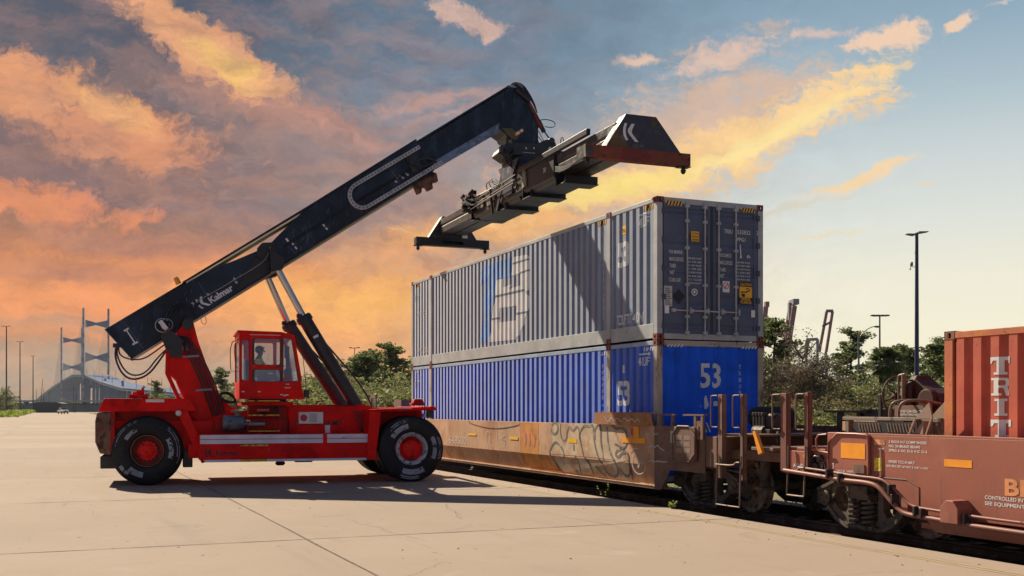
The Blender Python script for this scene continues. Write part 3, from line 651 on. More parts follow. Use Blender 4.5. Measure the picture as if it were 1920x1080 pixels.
# --- grey container: doors on the near end
def dconv(x=.012): return lambda u, v: (x, u, v)
for i, (ya, yb) in enumerate(((.15, 1.285), (1.315, W-.15))):
    b = MB(FT); zb, zt = Z2+.13, Z2+H9-.118
    b.box(-.05, -.022, ya, yb, zb, zt)
    # raised frame and the three shallow horizontal swages between
    b.box(-.022, .004, ya, ya+.09, zb, zt); b.box(-.022, .004, yb-.09, yb, zb, zt)
    b.box(-.022, .004, ya+.09, yb-.09, zb, zb+.09); b.box(-.022, .004, ya+.09, yb-.09, zt-.09, zt)
    hh = (zt-zb-.18)/4
    for k in range(4):
        z = zb+.09+hh*k+.07
        b.prism([(-.022, z), (-.003, z+.05), (-.003, z+hh-.19), (-.022, z+hh-.14)], ya+.09, yb-.09, 'y')
    dr = b.build('door', DOORC, up, bevel=.003)
    rods = ((.69, 1.12), (1.455, 1.88))[i]
    for ry in rods:
        q = MB(FT); q.cyl((.035, ry, zb-.03), (.035, ry, zt+.06), .017, 10)
        for z in (zb+.02, zb+.35, zb+1.0, zb+1.75, zb+2.3, zt-.04): q.box(-.0, .058, ry-.045, ry+.045, z-.028, z+.028)
        q.build('lock_rod', FRAMEG, dr)
        q = MB(FT); hz = Z2+.60; q.box(.045, .06, ry-.33, ry+.03, hz-.018, hz+.012); q.box(.0, .065, ry-.36, ry-.28, hz-.04, hz+.035); q.box(.0, .05, ry+.06, ry+.10, hz-.06, hz+.06)
        q.build('handle', FRAMEG, dr, bevel=.004)
    for z in [zb+.1+k*.58 for k in range(5)]:
        q = MB(FT); yy = ya-.04 if i == 0 else yb-.03; q.box(-.01, .03, yy, yy+.08, z, z+.11); q.build('hinge', FRAMEN, dr, bevel=.004)
    q = MB(FT); q.box(-.03, .008, yb-.02 if i == 0 else ya-.014, yb+.014 if i == 0 else ya+.02, zb, zt); q.build('gasket', BLACKM, dr)
b = MB(FT)
for x, z, h, s, w in DOORTXT: text_add(b, s, x, z, h*.8, w, dconv(), .012)
x0, z0, x1, z1 = 2.0, 4.98, 2.28, 5.2
poly_add(b, [(1.985, 5.20), (2.01, 5.22), (2.03, 5.0), (2.045, 4.94), (1.99, 4.93), (2.0, 5.0)], dconv()); poly_add(b, [(2.16, 4.96), (2.2, 5.02), (2.26, 4.96), (2.235, 4.94), (2.2, 4.98), (2.18, 4.93)], dconv())
b.build('lettering', WLET, up)
STK = {k: mat(k, c, .6, var=.05) for k, c in dict(stk_yellow=(.80, .42, .02), stk_black=(.012, .012, .014), stk_white=(.72, .72, .70), stk_red=(.5, .03, .05), stk_grey=(.45, .46, .44)).items()}
b = MB(FT); mats = list(STK.values()); Y_, K_, W_, R_, G_ = range(5)
def q4(k, bx, x=.010, inset=0):
    b.mi = k; y0, z0, y1, z1 = bx; b.add([(x, y0+inset, z0+inset), (x, y1-inset, z0+inset), (x, y1-inset, z1-inset), (x, y0+inset, z1-inset)], [(0, 1, 2, 3)])
D = DOORBOX
q4(Y_, D['caution']); q4(K_, (D['caution'][0]+.012, D['caution'][1]+.012, D['caution'][2]-.012, D['caution'][1]+.016), .0115)
b.mi = K_
y0, z0, y1, z1 = D['caution']
for k, s in enumerate(('CONTAINER', 'HIGH', 'CAUTION')): text_add(b, s, y0+.02, z0+.02+k*.062, .036, y1-y0-.04, dconv(.0125))
b.cut(); y0, z0, y1, z1 = D['diamond']; c = ((y0+y1)/2, (z0+z1)/2)
b.add([(.010, y0, c[1]), (.010, c[0], z0), (.010, y1, c[1]), (.010, c[0], z1)], [(0, 1, 2, 3)])
b.cut(); y0, z0, y1, z1 = D['emblem']; c = ((y0+y1)/2, (z0+z1)/2); b.mi = W_
plate_holes(b, circle(c[0], c[1], .073), [circle(c[0], c[1], .055)], .010, .012, lambda u, t, w: (t, u, w))
b.add([(.011, c[0]-.03, c[1]-.04), (.011, c[0]+.03, c[1]-.01), (.011, c[0]+.01, c[1]+.045), (.011, c[0]-.02, c[1]+.03)], [(0, 1, 2, 3)])
b.cut(); q4(W_, D['sheet2']); b.cut(); q4(W_, D['tag']); b.cut(); q4(G_, D['sheet'])
b.mi = K_; y0, z0, y1, z1 = D['sheet']
for k in range(9): b.add([(.0125, y0+.02, z0+.03+k*.04), (.0125, y1-.02-.02*(k % 3), z0+.03+k*.04), (.0125, y1-.02-.02*(k % 3), z0+.045+k*.04), (.0125, y0+.02, z0+.045+k*.04)], [(0, 1, 2, 3)])
b.cut(); q4(W_, D['nosmoke']); y0, z0, y1, z1 = D['nosmoke']; c = ((y0+y1)/2, (z0+z1)/2); b.mi = R_
plate_holes(b, circle(c[0], c[1]+.02, .07), [circle(c[0], c[1]+.02, .055)], .011, .014, lambda u, t, w: (t, u, w))
b.add([(.014, c[0]-.05, c[1]-.03), (.014, c[0]-.035, c[1]-.045), (.014, c[0]+.05, c[1]+.055), (.014, c[0]+.035, c[1]+.07)], [(0, 1, 2, 3)])
b.cut(); y0, z0, y1, z1 = D['wide']; q4(K_, D['wide']); q4(Y_, (y0+.008, z0+.14, y1-.008, z1-.10), .012)
b.mi = Y_; text_add(b, 'CAUTION', y0+.02, z1-.08, .058, y1-y0-.04, dconv(.0125), .02); text_add(b, 'WIDE', y0+.05, z0+.082, .05, y1-y0-.1, dconv(.0125), .02); text_add(b, 'TURNS', y0+.02, z0+.015, .055, y1-y0-.04, dconv(.0125), .02)
b.mi = K_
for pl in ([(.04, .22), (.10, .25), (.18, .24), (.28, .30), (.28, .32), (.17, .27), (.05, .27)], [(.06, .16), (.14, .15), (.15, .21), (.10, .23), (.05, .20)], [(.17, .31), (.26, .33), (.25, .345), (.16, .33)]):
    poly_add(b, [(y0+p, z0+q) for p, q in pl], dconv(.0135))
for nm in ('haz1', 'haz2'):
    b.cut(); y0, z0, y1, z1 = D[nm]; q4(Y_, D[nm], .009); b.mi = K_; n = 5
    for k in range(n): ya = y0+(y1-y0)*k/n; b.add([(.0105, ya, z0), (.0105, ya+.035, z0), (.0105, ya+.07, z1), (.0105, ya+.035, z1)], [(0, 1, 2, 3)])
b.build('sticker', mats, up)
# side markings follow the corrugations
CUTS = breaks(-16.2, 0)
BLOGO = mat('logo_blue', (.02, .17, .50), .5, var=.25, sheen=.7, dirt=[((.10, .20, .34), 4, .48, .66), ((.15, .19, .275), 9, .58, .68)]); LOGOG = mat('logo_grey', (.16, .19, .24), .5)
b = MB(FT); poly_add(b, LOGOT, wconv(), CUTS); b.mi = 1
poly_add(b, LOGOB, wconv(.005), CUTS, [LOGOH1, LOGOH2]); b.mi = 2
for q in LOGOS: poly_add(b, q, wconv(.008), CUTS)
b.build('side_emblem', [BLOGO, WLET, LOGOG], up)
def bt(b, s, bx, conv, cuts, bold=.015): text_add(b, s, bx[0], bx[1], bx[3]-bx[1], bx[2]-bx[0], conv, bold, cuts)
b = MB(FT); cv = wconv()
bt(b, '53', UP53, cv, CUTS, .03); bt(b, "40' LIFT", UPLIFT, cv, CUTS); bt(b, "TOP LIFT AT 40' ONLY", UPTOP, cv, CUTS)
poly_add(b, [(-.74, 5.80), (-.42, 5.80), (-.42, 5.77), (-.33, 5.815), (-.42, 5.86), (-.42, 5.83), (-.74, 5.83)], cv, CUTS)
bt(b, "40' LIFT", (-15.85, 5.40, -15.35, 5.60), cv, CUTS); bt(b, "TOP LIFT AT 40' ONLY", (-15.6, 3.62, -14.4, 3.80), cv, CUTS)
bt(b, "TRBU 533832", (-15.6, 4.9, -14.75, 5.0), cv, CUTS)
bm = text_bm('TRBU 533832 2', .02)
mx = max(v.co.x for v in bm.verts)
for v in bm.verts: v.co = Vector((-2.30-v.co.y*.14, 3.75+v.co.x/mx*2.0, 0))
cut_add(b, bm, cv, CUTS)
b.build('lettering', WLET, up)
b = MB(FT); b.mi = 0; poly_add(b, [(UPSTK[0], UPSTK[1]), (UPSTK[2], UPSTK[1]), (UPSTK[2], UPSTK[3]), (UPSTK[0], UPSTK[3])], cv, CUTS)
for xs in (-.55, -2.55, -15.7):
    b.cut(); b.mi = 0; poly_add(b, [(xs, 5.86), (xs+.42, 5.86), (xs+.42, 5.965), (xs, 5.965)], wconv(.003), CUTS)
    b.mi = 1
    for k in range(5): poly_add(b, [(xs+k*.085, 5.86), (xs+k*.085+.04, 5.86), (xs+k*.085+.07, 5.965), (xs+k*.085+.03, 5.965)], wconv(.006), CUTS)
b.cut(); b.mi = 1; text_add(b, '9.6', UPSTK[0]+.015, UPSTK[1]+.04, .09, .11, wconv(.007), .02, CUTS)
b.build('sticker', [STK['stk_yellow'], STK['stk_black']], up)
# --- blue container: corrugated end wall and markings
EP = .31
def eprof(y):
    t = (y/EP) % 1.0; A = .04
    return -.012-(0 if t < .3 else A*(t-.3)/.2 if t < .5 else A if t < .8 else A*(1-(t-.8)/.2))
ecuts = sorted([(k+t)*EP for k in range(10) for t in (0, .3, .5, .8) if .13 < (k+t)*EP < W-.13])
b = MB(FT); xs = [.13]+ecuts+[W-.13]; zb, zt = Z1+.13, Z1+H9-.118
for x in (0, -16.15):
    vs = []
    for y in xs:
        e = eprof(y); X = e if x == 0 else x-e; vs += [(X, y, zb), (X, y, zt)]
    b.add(vs, [(2*i, 2*i+2, 2*i+3, 2*i+1) for i in range(len(xs)-1)])
b.build('end_wall', BLUEE, lo)
b = MB(FT); b.box(-16.13, -16.10, .13, W-.13, Z2+.13, Z2+H9-.118); b.build('end_wall', DOORC, up)
econv = lambda u, v: (eprof(u)+.004, u, v)
b = MB(FT)
bt(b, '53', END53, econv, ecuts, .02)
for k, s in enumerate('TRBU5'): text_add(b, s, 2.005, 2.62-k*.135, .085, .055, econv, .01, ecuts)
poly_add(b, [(1.16, 1.78), (1.2, 1.78), (1.24, 1.86), (1.19, 2.07), (1.15, 2.0)], econv, ecuts); poly_add(b, [(1.03, 1.80), (1.07, 1.84), (1.05, 1.87)], econv, ecuts); poly_add(b, [(1.36, 1.84), (1.48, 1.84), (1.48, 1.94), (1.37, 1.94)], econv, ecuts)
b.build('lettering', WLET, lo)
b = MB(FT)
for y0 in (.22, 2.04):
    b.cut()
    for k in range(5): b.add([(.004, y0+k*.08, 3.04), (.004, y0+k*.08+.04, 3.04), (.004, y0+k*.08+.08, 3.1), (.004, y0+k*.08+.04, 3.1)], [(0, 1, 2, 3)])
    for k in range(4): b.add([(.006, y0+.75+k*.09, 1.3), (.006, y0+.79+k*.09, 1.3), (.006, y0+.70+k*.09, 1.5), (.006, y0+.66+k*.09, 1.5)], [(0, 1, 2, 3)])
b.build('sticker', WLET, lo)
b = MB(FT)
bt(b, '53', LO53, cv, CUTS, .03); bt(b, "40' LIFT", LOLIFT, cv, CUTS)
poly_add(b, [(-.74, 2.90), (-.42, 2.90), (-.42, 2.87), (-.33, 2.915), (-.42, 2.96), (-.42, 2.93), (-.74, 2.93)], cv, CUTS)
poly_add(b, [(LOSTK[0], LOSTK[1]), (LOSTK[2], LOSTK[1]), (LOSTK[2], LOSTK[3]), (LOSTK[0], LOSTK[3])], cv, CUTS)
bt(b, "40' LIFT", (-15.85, 2.5, -15.35, 2.72), cv, CUTS)
poly_add(b, [(-15.75, 1.62), (-15.0, 1.62), (-15.0, 2.12), (-15.75, 2.12)], cv, CUTS, [[(-15.62, 1.7), (-15.12, 1.7), (-15.12, 2.0), (-15.3, 1.9), (-15.45, 1.95)]])
bm = text_bm('TRBU 533832', .02); mx = max(v.co.x for v in bm.verts)
for v in bm.verts: v.co = Vector((-2.34-v.co.y*.13, 1.2+v.co.x/mx*1.6, 0))
cut_add(b, bm, cv, CUTS)
b.build('lettering', WLET, lo)
b = MB(FT)
for xs in (-.55, -2.45, -15.7):
    b.cut()
    for k in range(5): poly_add(b, [(xs+k*.085, 2.97), (xs+k*.085+.04, 2.97), (xs+k*.085+.07, 3.05), (xs+k*.085+.03, 3.05)], wconv(.006), CUTS)
b.build('sticker', WLET, lo)
# --- orange red container letters (slab serif) and end wall
b = MB(FT); C2 = breaks(7.5, 20)
def slab(bx, ch):
    x0, z0, x1, z1 = bx; w = x1-x0; h = z1-z0
    if ch == 'T': ps = [[(0, 1), (1, 1), (1, .62), (.9, .62), (.82, .80), (.64, .80), (.64, .14), (.78, .14), (.78, 0), (.22, 0), (.22, .14), (.36, .14), (.36, .80), (.18, .80), (.1, .62), (0, .62)]]
    elif ch == 'I': ps = [[(0, 1), (1, 1), (1, .86), (.72, .86), (.72, .14), (1, .14), (1, 0), (0, 0), (0, .14), (.28, .14), (.28, .86), (0, .86)]]
    else:
        ps = [[(0, 1), (.72, 1), (.93, .90), (.93, .62), (.78, .50), (.90, .16), (1, .14), (1, 0), (.70, 0), (.56, .43), (.40, .43), (.40, .14), (.5, .14), (.5, 0), (0, 0), (0, .14), (.14, .14), (.14, .86), (0, .86)]]
    hol = [[(x0+p*w, z0+q*h) for p, q in [(.40, .86), (.60, .86), (.68, .80), (.68, .64), (.60, .57), (.40, .57)]]] if ch == 'R' else []
    for pl in ps: poly_add(b, [(x0+p*w, z0+q*h) for p, q in pl], cv, C2, hol)
for bx, ch in zip(TRIT, 'TRIT'): slab(bx, ch)
b.build('lettering', WLET, rc)
b = MB(FT); zb, zt = .25+.13, .25+2.591-.118
vs = []
for y in xs if isinstance(xs, list) else [.13]+ecuts+[W-.13]:
    e = eprof(y); vs += [(7.56-e, y, zb), (7.56-e, y, zt)]
b.add(vs, [(2*i, 2*i+2, 2*i+3, 2*i+1) for i in range(len(vs)//2-1)]); b.build('end_wall', ORG, rc)
# ---------------------------------------------------------------- well wagons
CAR1 = mat('wagon_tan', (.47, .29, .18), .66, var=.15, vs=.8, spec=.3, dirt=[((.34, .16, .07), 1.0, .45, .68, (1, 1, .6), .8), ((.52, .36, .25), 2.5, .55, .72), (RUST, 7, .60, .72, (1, 1, .3)), (GRIME, 4, .62, .76, (1.5, 1, .12), .5)], bump=.1)
CAR1O = mat('wagon_orange_patch', (.55, .22, .035), .62, var=.2, dirt=[((.36, .16, .06), 2.5, .45, .7)])
CAR1R = mat('wagon_brown', (.15, .080, .056), .65, var=.2, dirt=[((.24, .13, .085), 2, .52, .72, (1, 1, .5)), (RUST, 7, .55, .7), (GRIME, 9, .62, .72)], bump=.15)
CAR2 = mat('wagon_maroon', (.30, .096, .062), .5, var=.08, vs=.7, dirt=[((.38, .15, .10), 1.5, .5, .75, (1, 1, .6), .6), ((.15, .05, .04), 5, .58, .74, (1, 1, .3), .7), (GRIME, 3, .60, .76, (1.6, 1, .12), .5), ((.45, .28, .20), 11, .66, .72, (1, 1, .5), .5)], bump=.06)
GALV = mat('handrail_worn', (.15, .10, .075), .6, metal=.2, dirt=[(RUST, 12, .5, .65)])
TRUCKM = mat('truck_iron', (.10, .078, .062), .8, var=.3, spec=.25, dirt=[((.24, .17, .12), 3, .52, .74), ((.03, .022, .02), 6, .5, .65)], bump=.4, bs=25)
WHEELM = mat('wheel_steel', (.24, .18, .12), .6, var=.3, metal=.3, dirt=[(RUST, 5, .5, .65), ((.03, .02, .018), 7, .52, .62)], bump=.2)
GRAFM = mat('graffiti_grey', (.13, .12, .105), .7, var=.3, dirt=[((.40, .30, .20), 5, .52, .68)]); GRAFB = mat('graffiti_beige', (.46, .35, .235), .65, var=.15, dirt=[((.38, .22, .12), 2.2, .44, .64)])
GRAFP = mat('graffiti_pink', (.60, .16, .13), .6)
YS = -.25
def sideconv(off=.004, y=YS): return lambda u, v: (u, y-off, v)
def lowconv(off=.004):
    return lambda u, v: (u, (YS+(.66-v)/.36*.14 if v < .66 else YS)-off, v)
def wheelset(parent, x):
    for y in (.58, 2.01):
        s = 1 if y < 1 else -1
        b = MB(FT); r = .47
        b.lathe([(0, -.10*s), (.10, -.10*s), (.115, -.03*s), (.22, .005*s), (.36, -.015*s), (.39, -.06*s), (r, -.062*s), (r, .045*s), (r+.03, .055*s), (r+.03, .08*s), (.38, .085*s), (.30, .06*s), (0, .05*s)], (x, y, -.10+r), (0, 1, 0), 40)
        b.build('wheel', WHEELM, parent, smooth=True)
    b = MB(FT); b.cyl((x, .5, .37), (x, 2.1, .37), .085, 14); b.build('axle', TRUCKM, parent, smooth=True)
def bogie(parent, cx):
    """three-piece truck: side frames with springs, wheels, brake beam"""
    for y in (.13, 2.29):
        b = MB(FT)
        out = [(-1.10, .50), (-.85, .60), (-.48, .77), (.48, .77), (.85, .60), (1.10, .50), (1.12, .28), (.80, .24), (.60, .06), (.38, -.045), (-.38, -.045), (-.60, .06), (-.80, .24), (-1.12, .28)]
        mid = rrect(-.27, .10, .27, .60, .05); tri = [(.38, .60), (.62, .56), (.74, .36), (.60, .22), (.46, .16), (.38, .26)]
        out = [(cx+p, q) for p, q in out]
        plate_holes(b, out, [[(cx+p, q) for p, q in mid], [(cx+p, q) for p, q in tri], [(cx-p, q) for p, q in tri][::-1]], y, y+.14)
        ring = [(cx+p*.97, .36+(q-.36)*.95) for p, q in [(-1.10, .50), (-.85, .60), (-.48, .77), (.48, .77), (.85, .60), (1.10, .50)]]
        for p, q in zip(ring, ring[1:]): b.beam((p[0], y+.07, p[1]), (q[0], y+.07, q[1]), .22, .05)
        low = [(cx+p, q) for p, q in [(-.80, .24), (-.60, .07), (-.38, -.03), (.38, -.03), (.60, .07), (.80, .24)]]
        for p, q in zip(low, low[1:]): b.beam((p[0], y+.07, p[1]), (q[0], y+.07, q[1]), .22, .05)
        sf = b.build('side_frame', TRUCKM, parent, bevel=.012)
        for s in (-1, 1):
            q = MB(FT); yy = y-.05 if y < 1 else y+.19
            q.lathe([(0, 0), (.10, 0), (.125, .02), (.125, .10), (.15, .12), (.15, .2)] if y < 1 else [(0, 0), (.10, 0), (.125, -.02), (.125, -.1), (.15, -.12), (.15, -.2)], (cx+s*.89, yy, .37), (0, 1, 0), 18)
            for k in range(3): q.cyl((cx+s*.89+.07*cos(k*2.09+.5), yy+.01*(1 if y < 1 else -1), .37+.07*sin(k*2.09+.5)), (cx+s*.89+.07*cos(k*2.09+.5), yy-.02*(1 if y < 1 else -1), .37+.07*sin(k*2.09+.5)), .02, 6)
            q.build('axle_box', TRUCKM, sf, smooth=True)
    for y in (.06, .22, 2.3):
        for dx in (-.14, .14):
            q = MB(FT); pts = []
            for i in range(5*14+1):
                t = i/14; pts.append((cx+dx+.085*cos(2*pi*t), y+.085*sin(2*pi*t), .03+.36*t/5))
            q.tube(pts, .020, 6); q.build('spring', TRUCKM, parent, smooth=True)
    b = MB(FT); b.box(cx-.20, cx+.20, -.0, 2.55, .41, .62); b.box(cx-.27, cx+.27, .02, .30, -.02, .03); b.build('bolster', TRUCKM, parent, bevel=.015)
    for s in (-1, 1):
        wheelset(parent, cx+s*.89)
        b = MB(FT); b.beam((cx+s*.38, .35, .25), (cx+s*.38, 2.2, .25), .08, .1); b.box(cx+s*.37-.05, cx+s*.37+.05, .5, .68, .15, .55)
        b.build('brake_beam', TRUCKM, parent)
def hoop(b, pts, r=.014): b.tube(smooth_path(pts, 1), r, 6)
def wagon_body(parent, xa, xb, m, m2, step_near=True):
    """long well between xa and xb (trains x): near and far side, floor, end bulkheads"""
    for nm, Y, s in (('side_sill', YS, 1), ('side_sill', W+.25, -1)):
        b = MB(FT)
        y = lambda d: Y+s*d
        b.prism([(y(0), 1.45), (y(.07), 1.45), (y(.07), 1.38), (y(.014), 1.38), (y(.014), .67), (y(.154), .31), (y(.154), .24), (y(.05), .235), (y(.05), .19), (y(.34), .19), (y(.34), .225), (y(.168), .235), (y(.168), .32), (y(.012), .665), (y(0), .66)][::1], xa, xb, 'x')
        b.build(nm, m, parent, bevel=.004)
    b = MB(FT)
    x = xa+.5
    while x < xb: b.box(x, x+.15, .0, W, .17, .225); x += 1.9
    b.build('cross_member', BLACKM, parent)
t1 = root('well_wagon', FT, (-7, 1.3, -.1), 'tan and orange graffiti covered well wagon carrying the two stacked long containers', 'rail wagon')
wagon_body(t1, -17.0, .31, CAR1, CAR1R)
# near end of the wagon side: the panel rises over the truck
b = MB(FT); b.prism([(.31, .66), (.31, .19), (.55, .19), (.90, .60), (2.1, .60), (2.1, 1.45), (.31, 1.45)], YS, YS+.014); b.prism([(.31, .66), (.31, .19), (.55, .19), (.90, .60), (2.1, .60), (2.1, 1.45), (.31, 1.45)], W+.24, W+.254)
b.build('end_panel', CAR1R, t1)
b = MB(FT); b.prism([(-17, .66), (-17, .19), (-17.3, .19), (-17.6, .60), (-19, .60), (-19, 1.45), (-17, 1.45)], YS, YS+.014); b.prism([(-17, .66), (-17, .19), (-17.3, .19), (-17.6, .60), (-19, .60), (-19, 1.45), (-17, 1.45)], W+.24, W+.254)
b.build('end_panel', CAR1R, t1)
# repainted patches, each a thin coat on the steel
b = MB(FT)
def patch(mb, x0, x1, z0, z1, off=.003):
    zz = [z for z in (z0, .66, z1) if z0 <= z <= z1]
    c = lowconv(off)
    for za, zb in zip(zz, zz[1:]): mb.add([c(x0, za), c(x1, za), c(x1, zb), c(x0, zb)], [(0, 1, 2, 3)])
patch(b, -6.35, -4.35, .32, .655); patch(b, -6.35, -5.2, .66, 1.43)
b.mi = 1
patch(b, -6.0, -2.3, .24, .30, .006)
b.build('paint_patch', [CAR1O, CAR1O], t1)
b = MB(FT); b.box(-17, .2, YS+.035, YS+.049, .236, .25); b.build('sill_groove', BLACKM, t1)
b = MB(FT); c = lowconv(.006); cvl = breaks(-5, 0)
poly_add(b, GRAFFILL, c, [x/5 for x in range(-30, 0)])
b.build('graffiti', GRAFB, t1)
b = MB(FT)
for q in GRAF: b.ribbon(q, .062, lowconv(.011))
b.mi = 1
for q in GRAFW: b.ribbon([(p[0], p[1]) for p in q], .022, lambda u, v: (u, YS-.014-(.075 if v > 1.47 else 0), v))
b.mi = 2
for x in (-6.0, -5.75, -5.45): b.ribbon([(x, 1.18), (x+.03, .98), (x, .84)], .07, lowconv(.009))
b.mi = 0
for x, z in ((-5.6, 1.3), (-5.55, 1.2), (-5.35, 1.1), (-5.3, 1.22), (-5.2, 1.0)): b.ribbon([(x-.05, z+.05), (x+.05, z), (x-.02, z-.06), (x+.06, z-.08)], .014, lowconv(.010))
b.build('graffiti', [GRAFM, mat('graffiti_white', (.50, .46, .42), .6), GRAFP], t1)
# reinforcing chevron outline and small markings
b = MB(FT); b.ribbon([(-9.96, 1.45), (-9.96, 1.35), (-8.1, 1.21), (-6.34, 1.35), (-6.34, 1.45)], .022, sideconv(.006)); b.build('weld_line', BLACKT, t1)
b = MB(FT)
for x0, x1, z0, z1 in ((-10.05, -9.4, 1.02, 1.08), (-7.0, -6.45, .98, 1.06), (-3.53, -3.1, 1.0, 1.10)): patch(b, x0, x1, z0, z1, .012)
b.mi = 1; patch(b, -1.0, -.02, 1.08, 1.19, .013); patch(b, -.5, -.28, 1.19, 1.42, .012)
b.build('reflector', [mat('reflector_yellow', (.80, .46, .03), .4), ORANGE], t1)
b = MB(FT); text_add(b, '648500', -11.7, .74, .22, 1.5, sideconv(.006), .01); text_add(b, 'LD LMT', .02, 1.26, .05, .5, sideconv(.018)); b.build('lettering', mat('faded_white', (.52, .42, .34), .6), t1)
b = MB(FT); b.add([(.93, YS-.01, 1.13), (1.08, YS-.01, 1.13), (1.08, YS-.01, 1.36), (.93, YS-.01, 1.36)], [(0, 1, 2, 3)]); b.mi = 1
b.add([(-.62, YS-.01, 1.24), (-.5, YS-.01, 1.24), (-.5, YS-.01, 1.38), (-.62, YS-.01, 1.38)], [(0, 1, 2, 3)]); b.build('placard', [STK['stk_grey'], STK['stk_red']], t1)
# raised side guide above the sill (orange graffiti panel) and its frames
b = MB(FT); b.prism([(-2.16, 1.45), (.37, 1.45), (.27, 1.70), (-2.10, 1.70)], YS-.07, YS-.05); b.box(-2.10, .27, YS-.07, YS+.06, 1.69, 1.71)
b.build('side_guide', mat('guide_orange_brown', (.36, .15, .05), .65, var=.25, dirt=[((.20, .10, .06), 3, .5, .7)]), t1)
b = MB(FT); b.box(.40, 1.05, YS, YS+.06, 1.655, 1.685); b.box(1.35, 2.05, YS, YS+.10, 1.655, 1.685)
for x in (.50, .92, 1.72, 1.95): b.box(x, x+.07, YS+.005, YS+.05, 1.36, 1.66)
b.build('guide_rail', GALV, t1)
b = MB(FT); b.prism(rrect(1.16, .80, 1.90, 1.45, .05), YS-.09, YS-.03, 'y'); b.build('end_box', CAR1R, t1, bevel=.01)
b = MB(FT)
for q in (([1.14, .80], [1.14, 1.46], [1.92, 1.46], [1.92, .80], [1.14, .80]),): hoop(b, [(p[0], YS-.10, p[1]) for p in q[0:1]]+[(p[0], YS-.10, p[1]) for p in q[1:]], .016)
b.build('box_frame', GALV, t1)
b = MB(FT)
for i in range(2):
    for k in range(3): b.add([(1.26+i*.27, YS-.093, .96+k*.12), (1.47+i*.27, YS-.093, .96+k*.12), (1.47+i*.27, YS-.093, 1.05+k*.12), (1.26+i*.27, YS-.093, 1.05+k*.12)], [(0, 1, 2, 3)])
b.build('placard', mat('placard_grey', (.24, .17, .14), .6), t1)
b = MB(FT); plate_holes(b, [(1.90, 1.22), (2.10, 1.22), (2.10, 1.56), (1.90, 1.56)], [rrect(1.96, 1.28, 2.03, 1.46, .02)], YS-.05, YS-.02); b.build('tie_down', CAR1R, t1)
bogie(t1, 1.55)
bogie(t1, -18.4)
def end_platform(parent, s, x0, m, far=False):
    """deck, draft sill, coupler, grab posts; s=+1 towards the viewer end"""
    X = lambda d: x0+s*d
    b = MB(FT); xs = sorted((X(0), X(2.35)))
    b.box(xs[0], xs[1], .95, 1.65, .62, 1.02); b.box(*sorted((X(0), X(.5))), YS+.02, W+.23, .72, 1.28)
    b.box(*sorted((X(.5), X(1.3))), -.2, 2.8, 1.30, 1.34); b.box(*sorted((X(.45), X(2.3))), .10, .22, .88, 1.05); b.box(*sorted((X(.45), X(2.3))), 2.35, 2.47, .88, 1.05)
    b.box(*sorted((X(1.6), X(2.2))), -.28, 2.85, 1.08, 1.14)
    b.build('end_platform', m, parent, bevel=.01)
    b = MB(FT); b.box(*sorted((X(2.30), X(2.62))), 1.18, 1.42, .66, .90); b.prism([(X(2.55), 1.10), (X(2.85), 1.14), (X(2.90), 1.30), (X(2.80), 1.48), (X(2.55), 1.50)], .62, .94, 'z')
    b.build('coupler', TRUCKM, parent, bevel=.02)
end_platform(t1, 1, 1.95, CAR1R); end_platform(t1, -1, -18.4, CAR1R)
def grabs(parent, xa, xb, zb, m, w=.14, y=-.31, low=.10, xl=None):
    for i, (x, ww) in enumerate(((xa, w), (xb, w*.6))):
        b = MB(FT); b.box(x, x+ww, y, y+.02, zb, 2.04); b.box(x, x+.02, y, y+.09, zb, 2.04); b.box(x+ww-.02, x+ww, y, y+.09, zb, 2.04); b.build('grab_post', m, parent, bevel=.006)
        b = MB(FT); hoop(b, [(x+.02, y-.02, 2.02), (x-.13, y-.05, 2.02), (x-.14, y-.05, 1.98), (x-.14, y-.05, 1.50), (x-.13, y-.05, 1.46), (x+.02, y-.02, 1.46)]); b.build('grab_handle', GALV, parent, smooth=True)
    b = MB(FT); xa2 = xa+.02 if xl is None else xl; x2 = xb+.06
    hoop(b, [(xa2, y-.02, zb+.42), (xa2, y-.05, low), (xa2, y-.05, low-.01), (x2, y-.05, low-.01), (x2, y-.05, low), (x2, y-.02, zb+.42)], .016)
    hoop(b, [(xa2, y-.05, .80), (xb-.12, y-.05, .80), (xb-.05, y-.05, .86), (x2, y-.05, .86)], .016)
    b.build('step_loop', GALV, parent, smooth=True)
grabs(t1, 2.60, 3.27, .55, CAR1R)
for xx in (-19.6, -20.2):
    b = MB(FT); b.box(xx, xx+.10, -.31, -.25, .6, 2.3); b.box(xx, xx+.10, 2.8, 2.86, .6, 2.3); b.build('grab_post', CAR1R, t1)
b = MB(FT); b.box(-20.2, -19.5, -.31, -.28, 2.16, 2.3); b.box(-19.5, -18.6, .4, 2.2, 1.3, 2.1); b.build('end_frame', CAR1R, t1)
b = MB(FT); b.prism([(.40+3.30, 1.40), (.46+3.30, 1.42), (.66+3.30, 1.06), (.56+3.30, 1.02)], -.36, -.30); b.build('uncoupling_tag', ORANGE, t1)
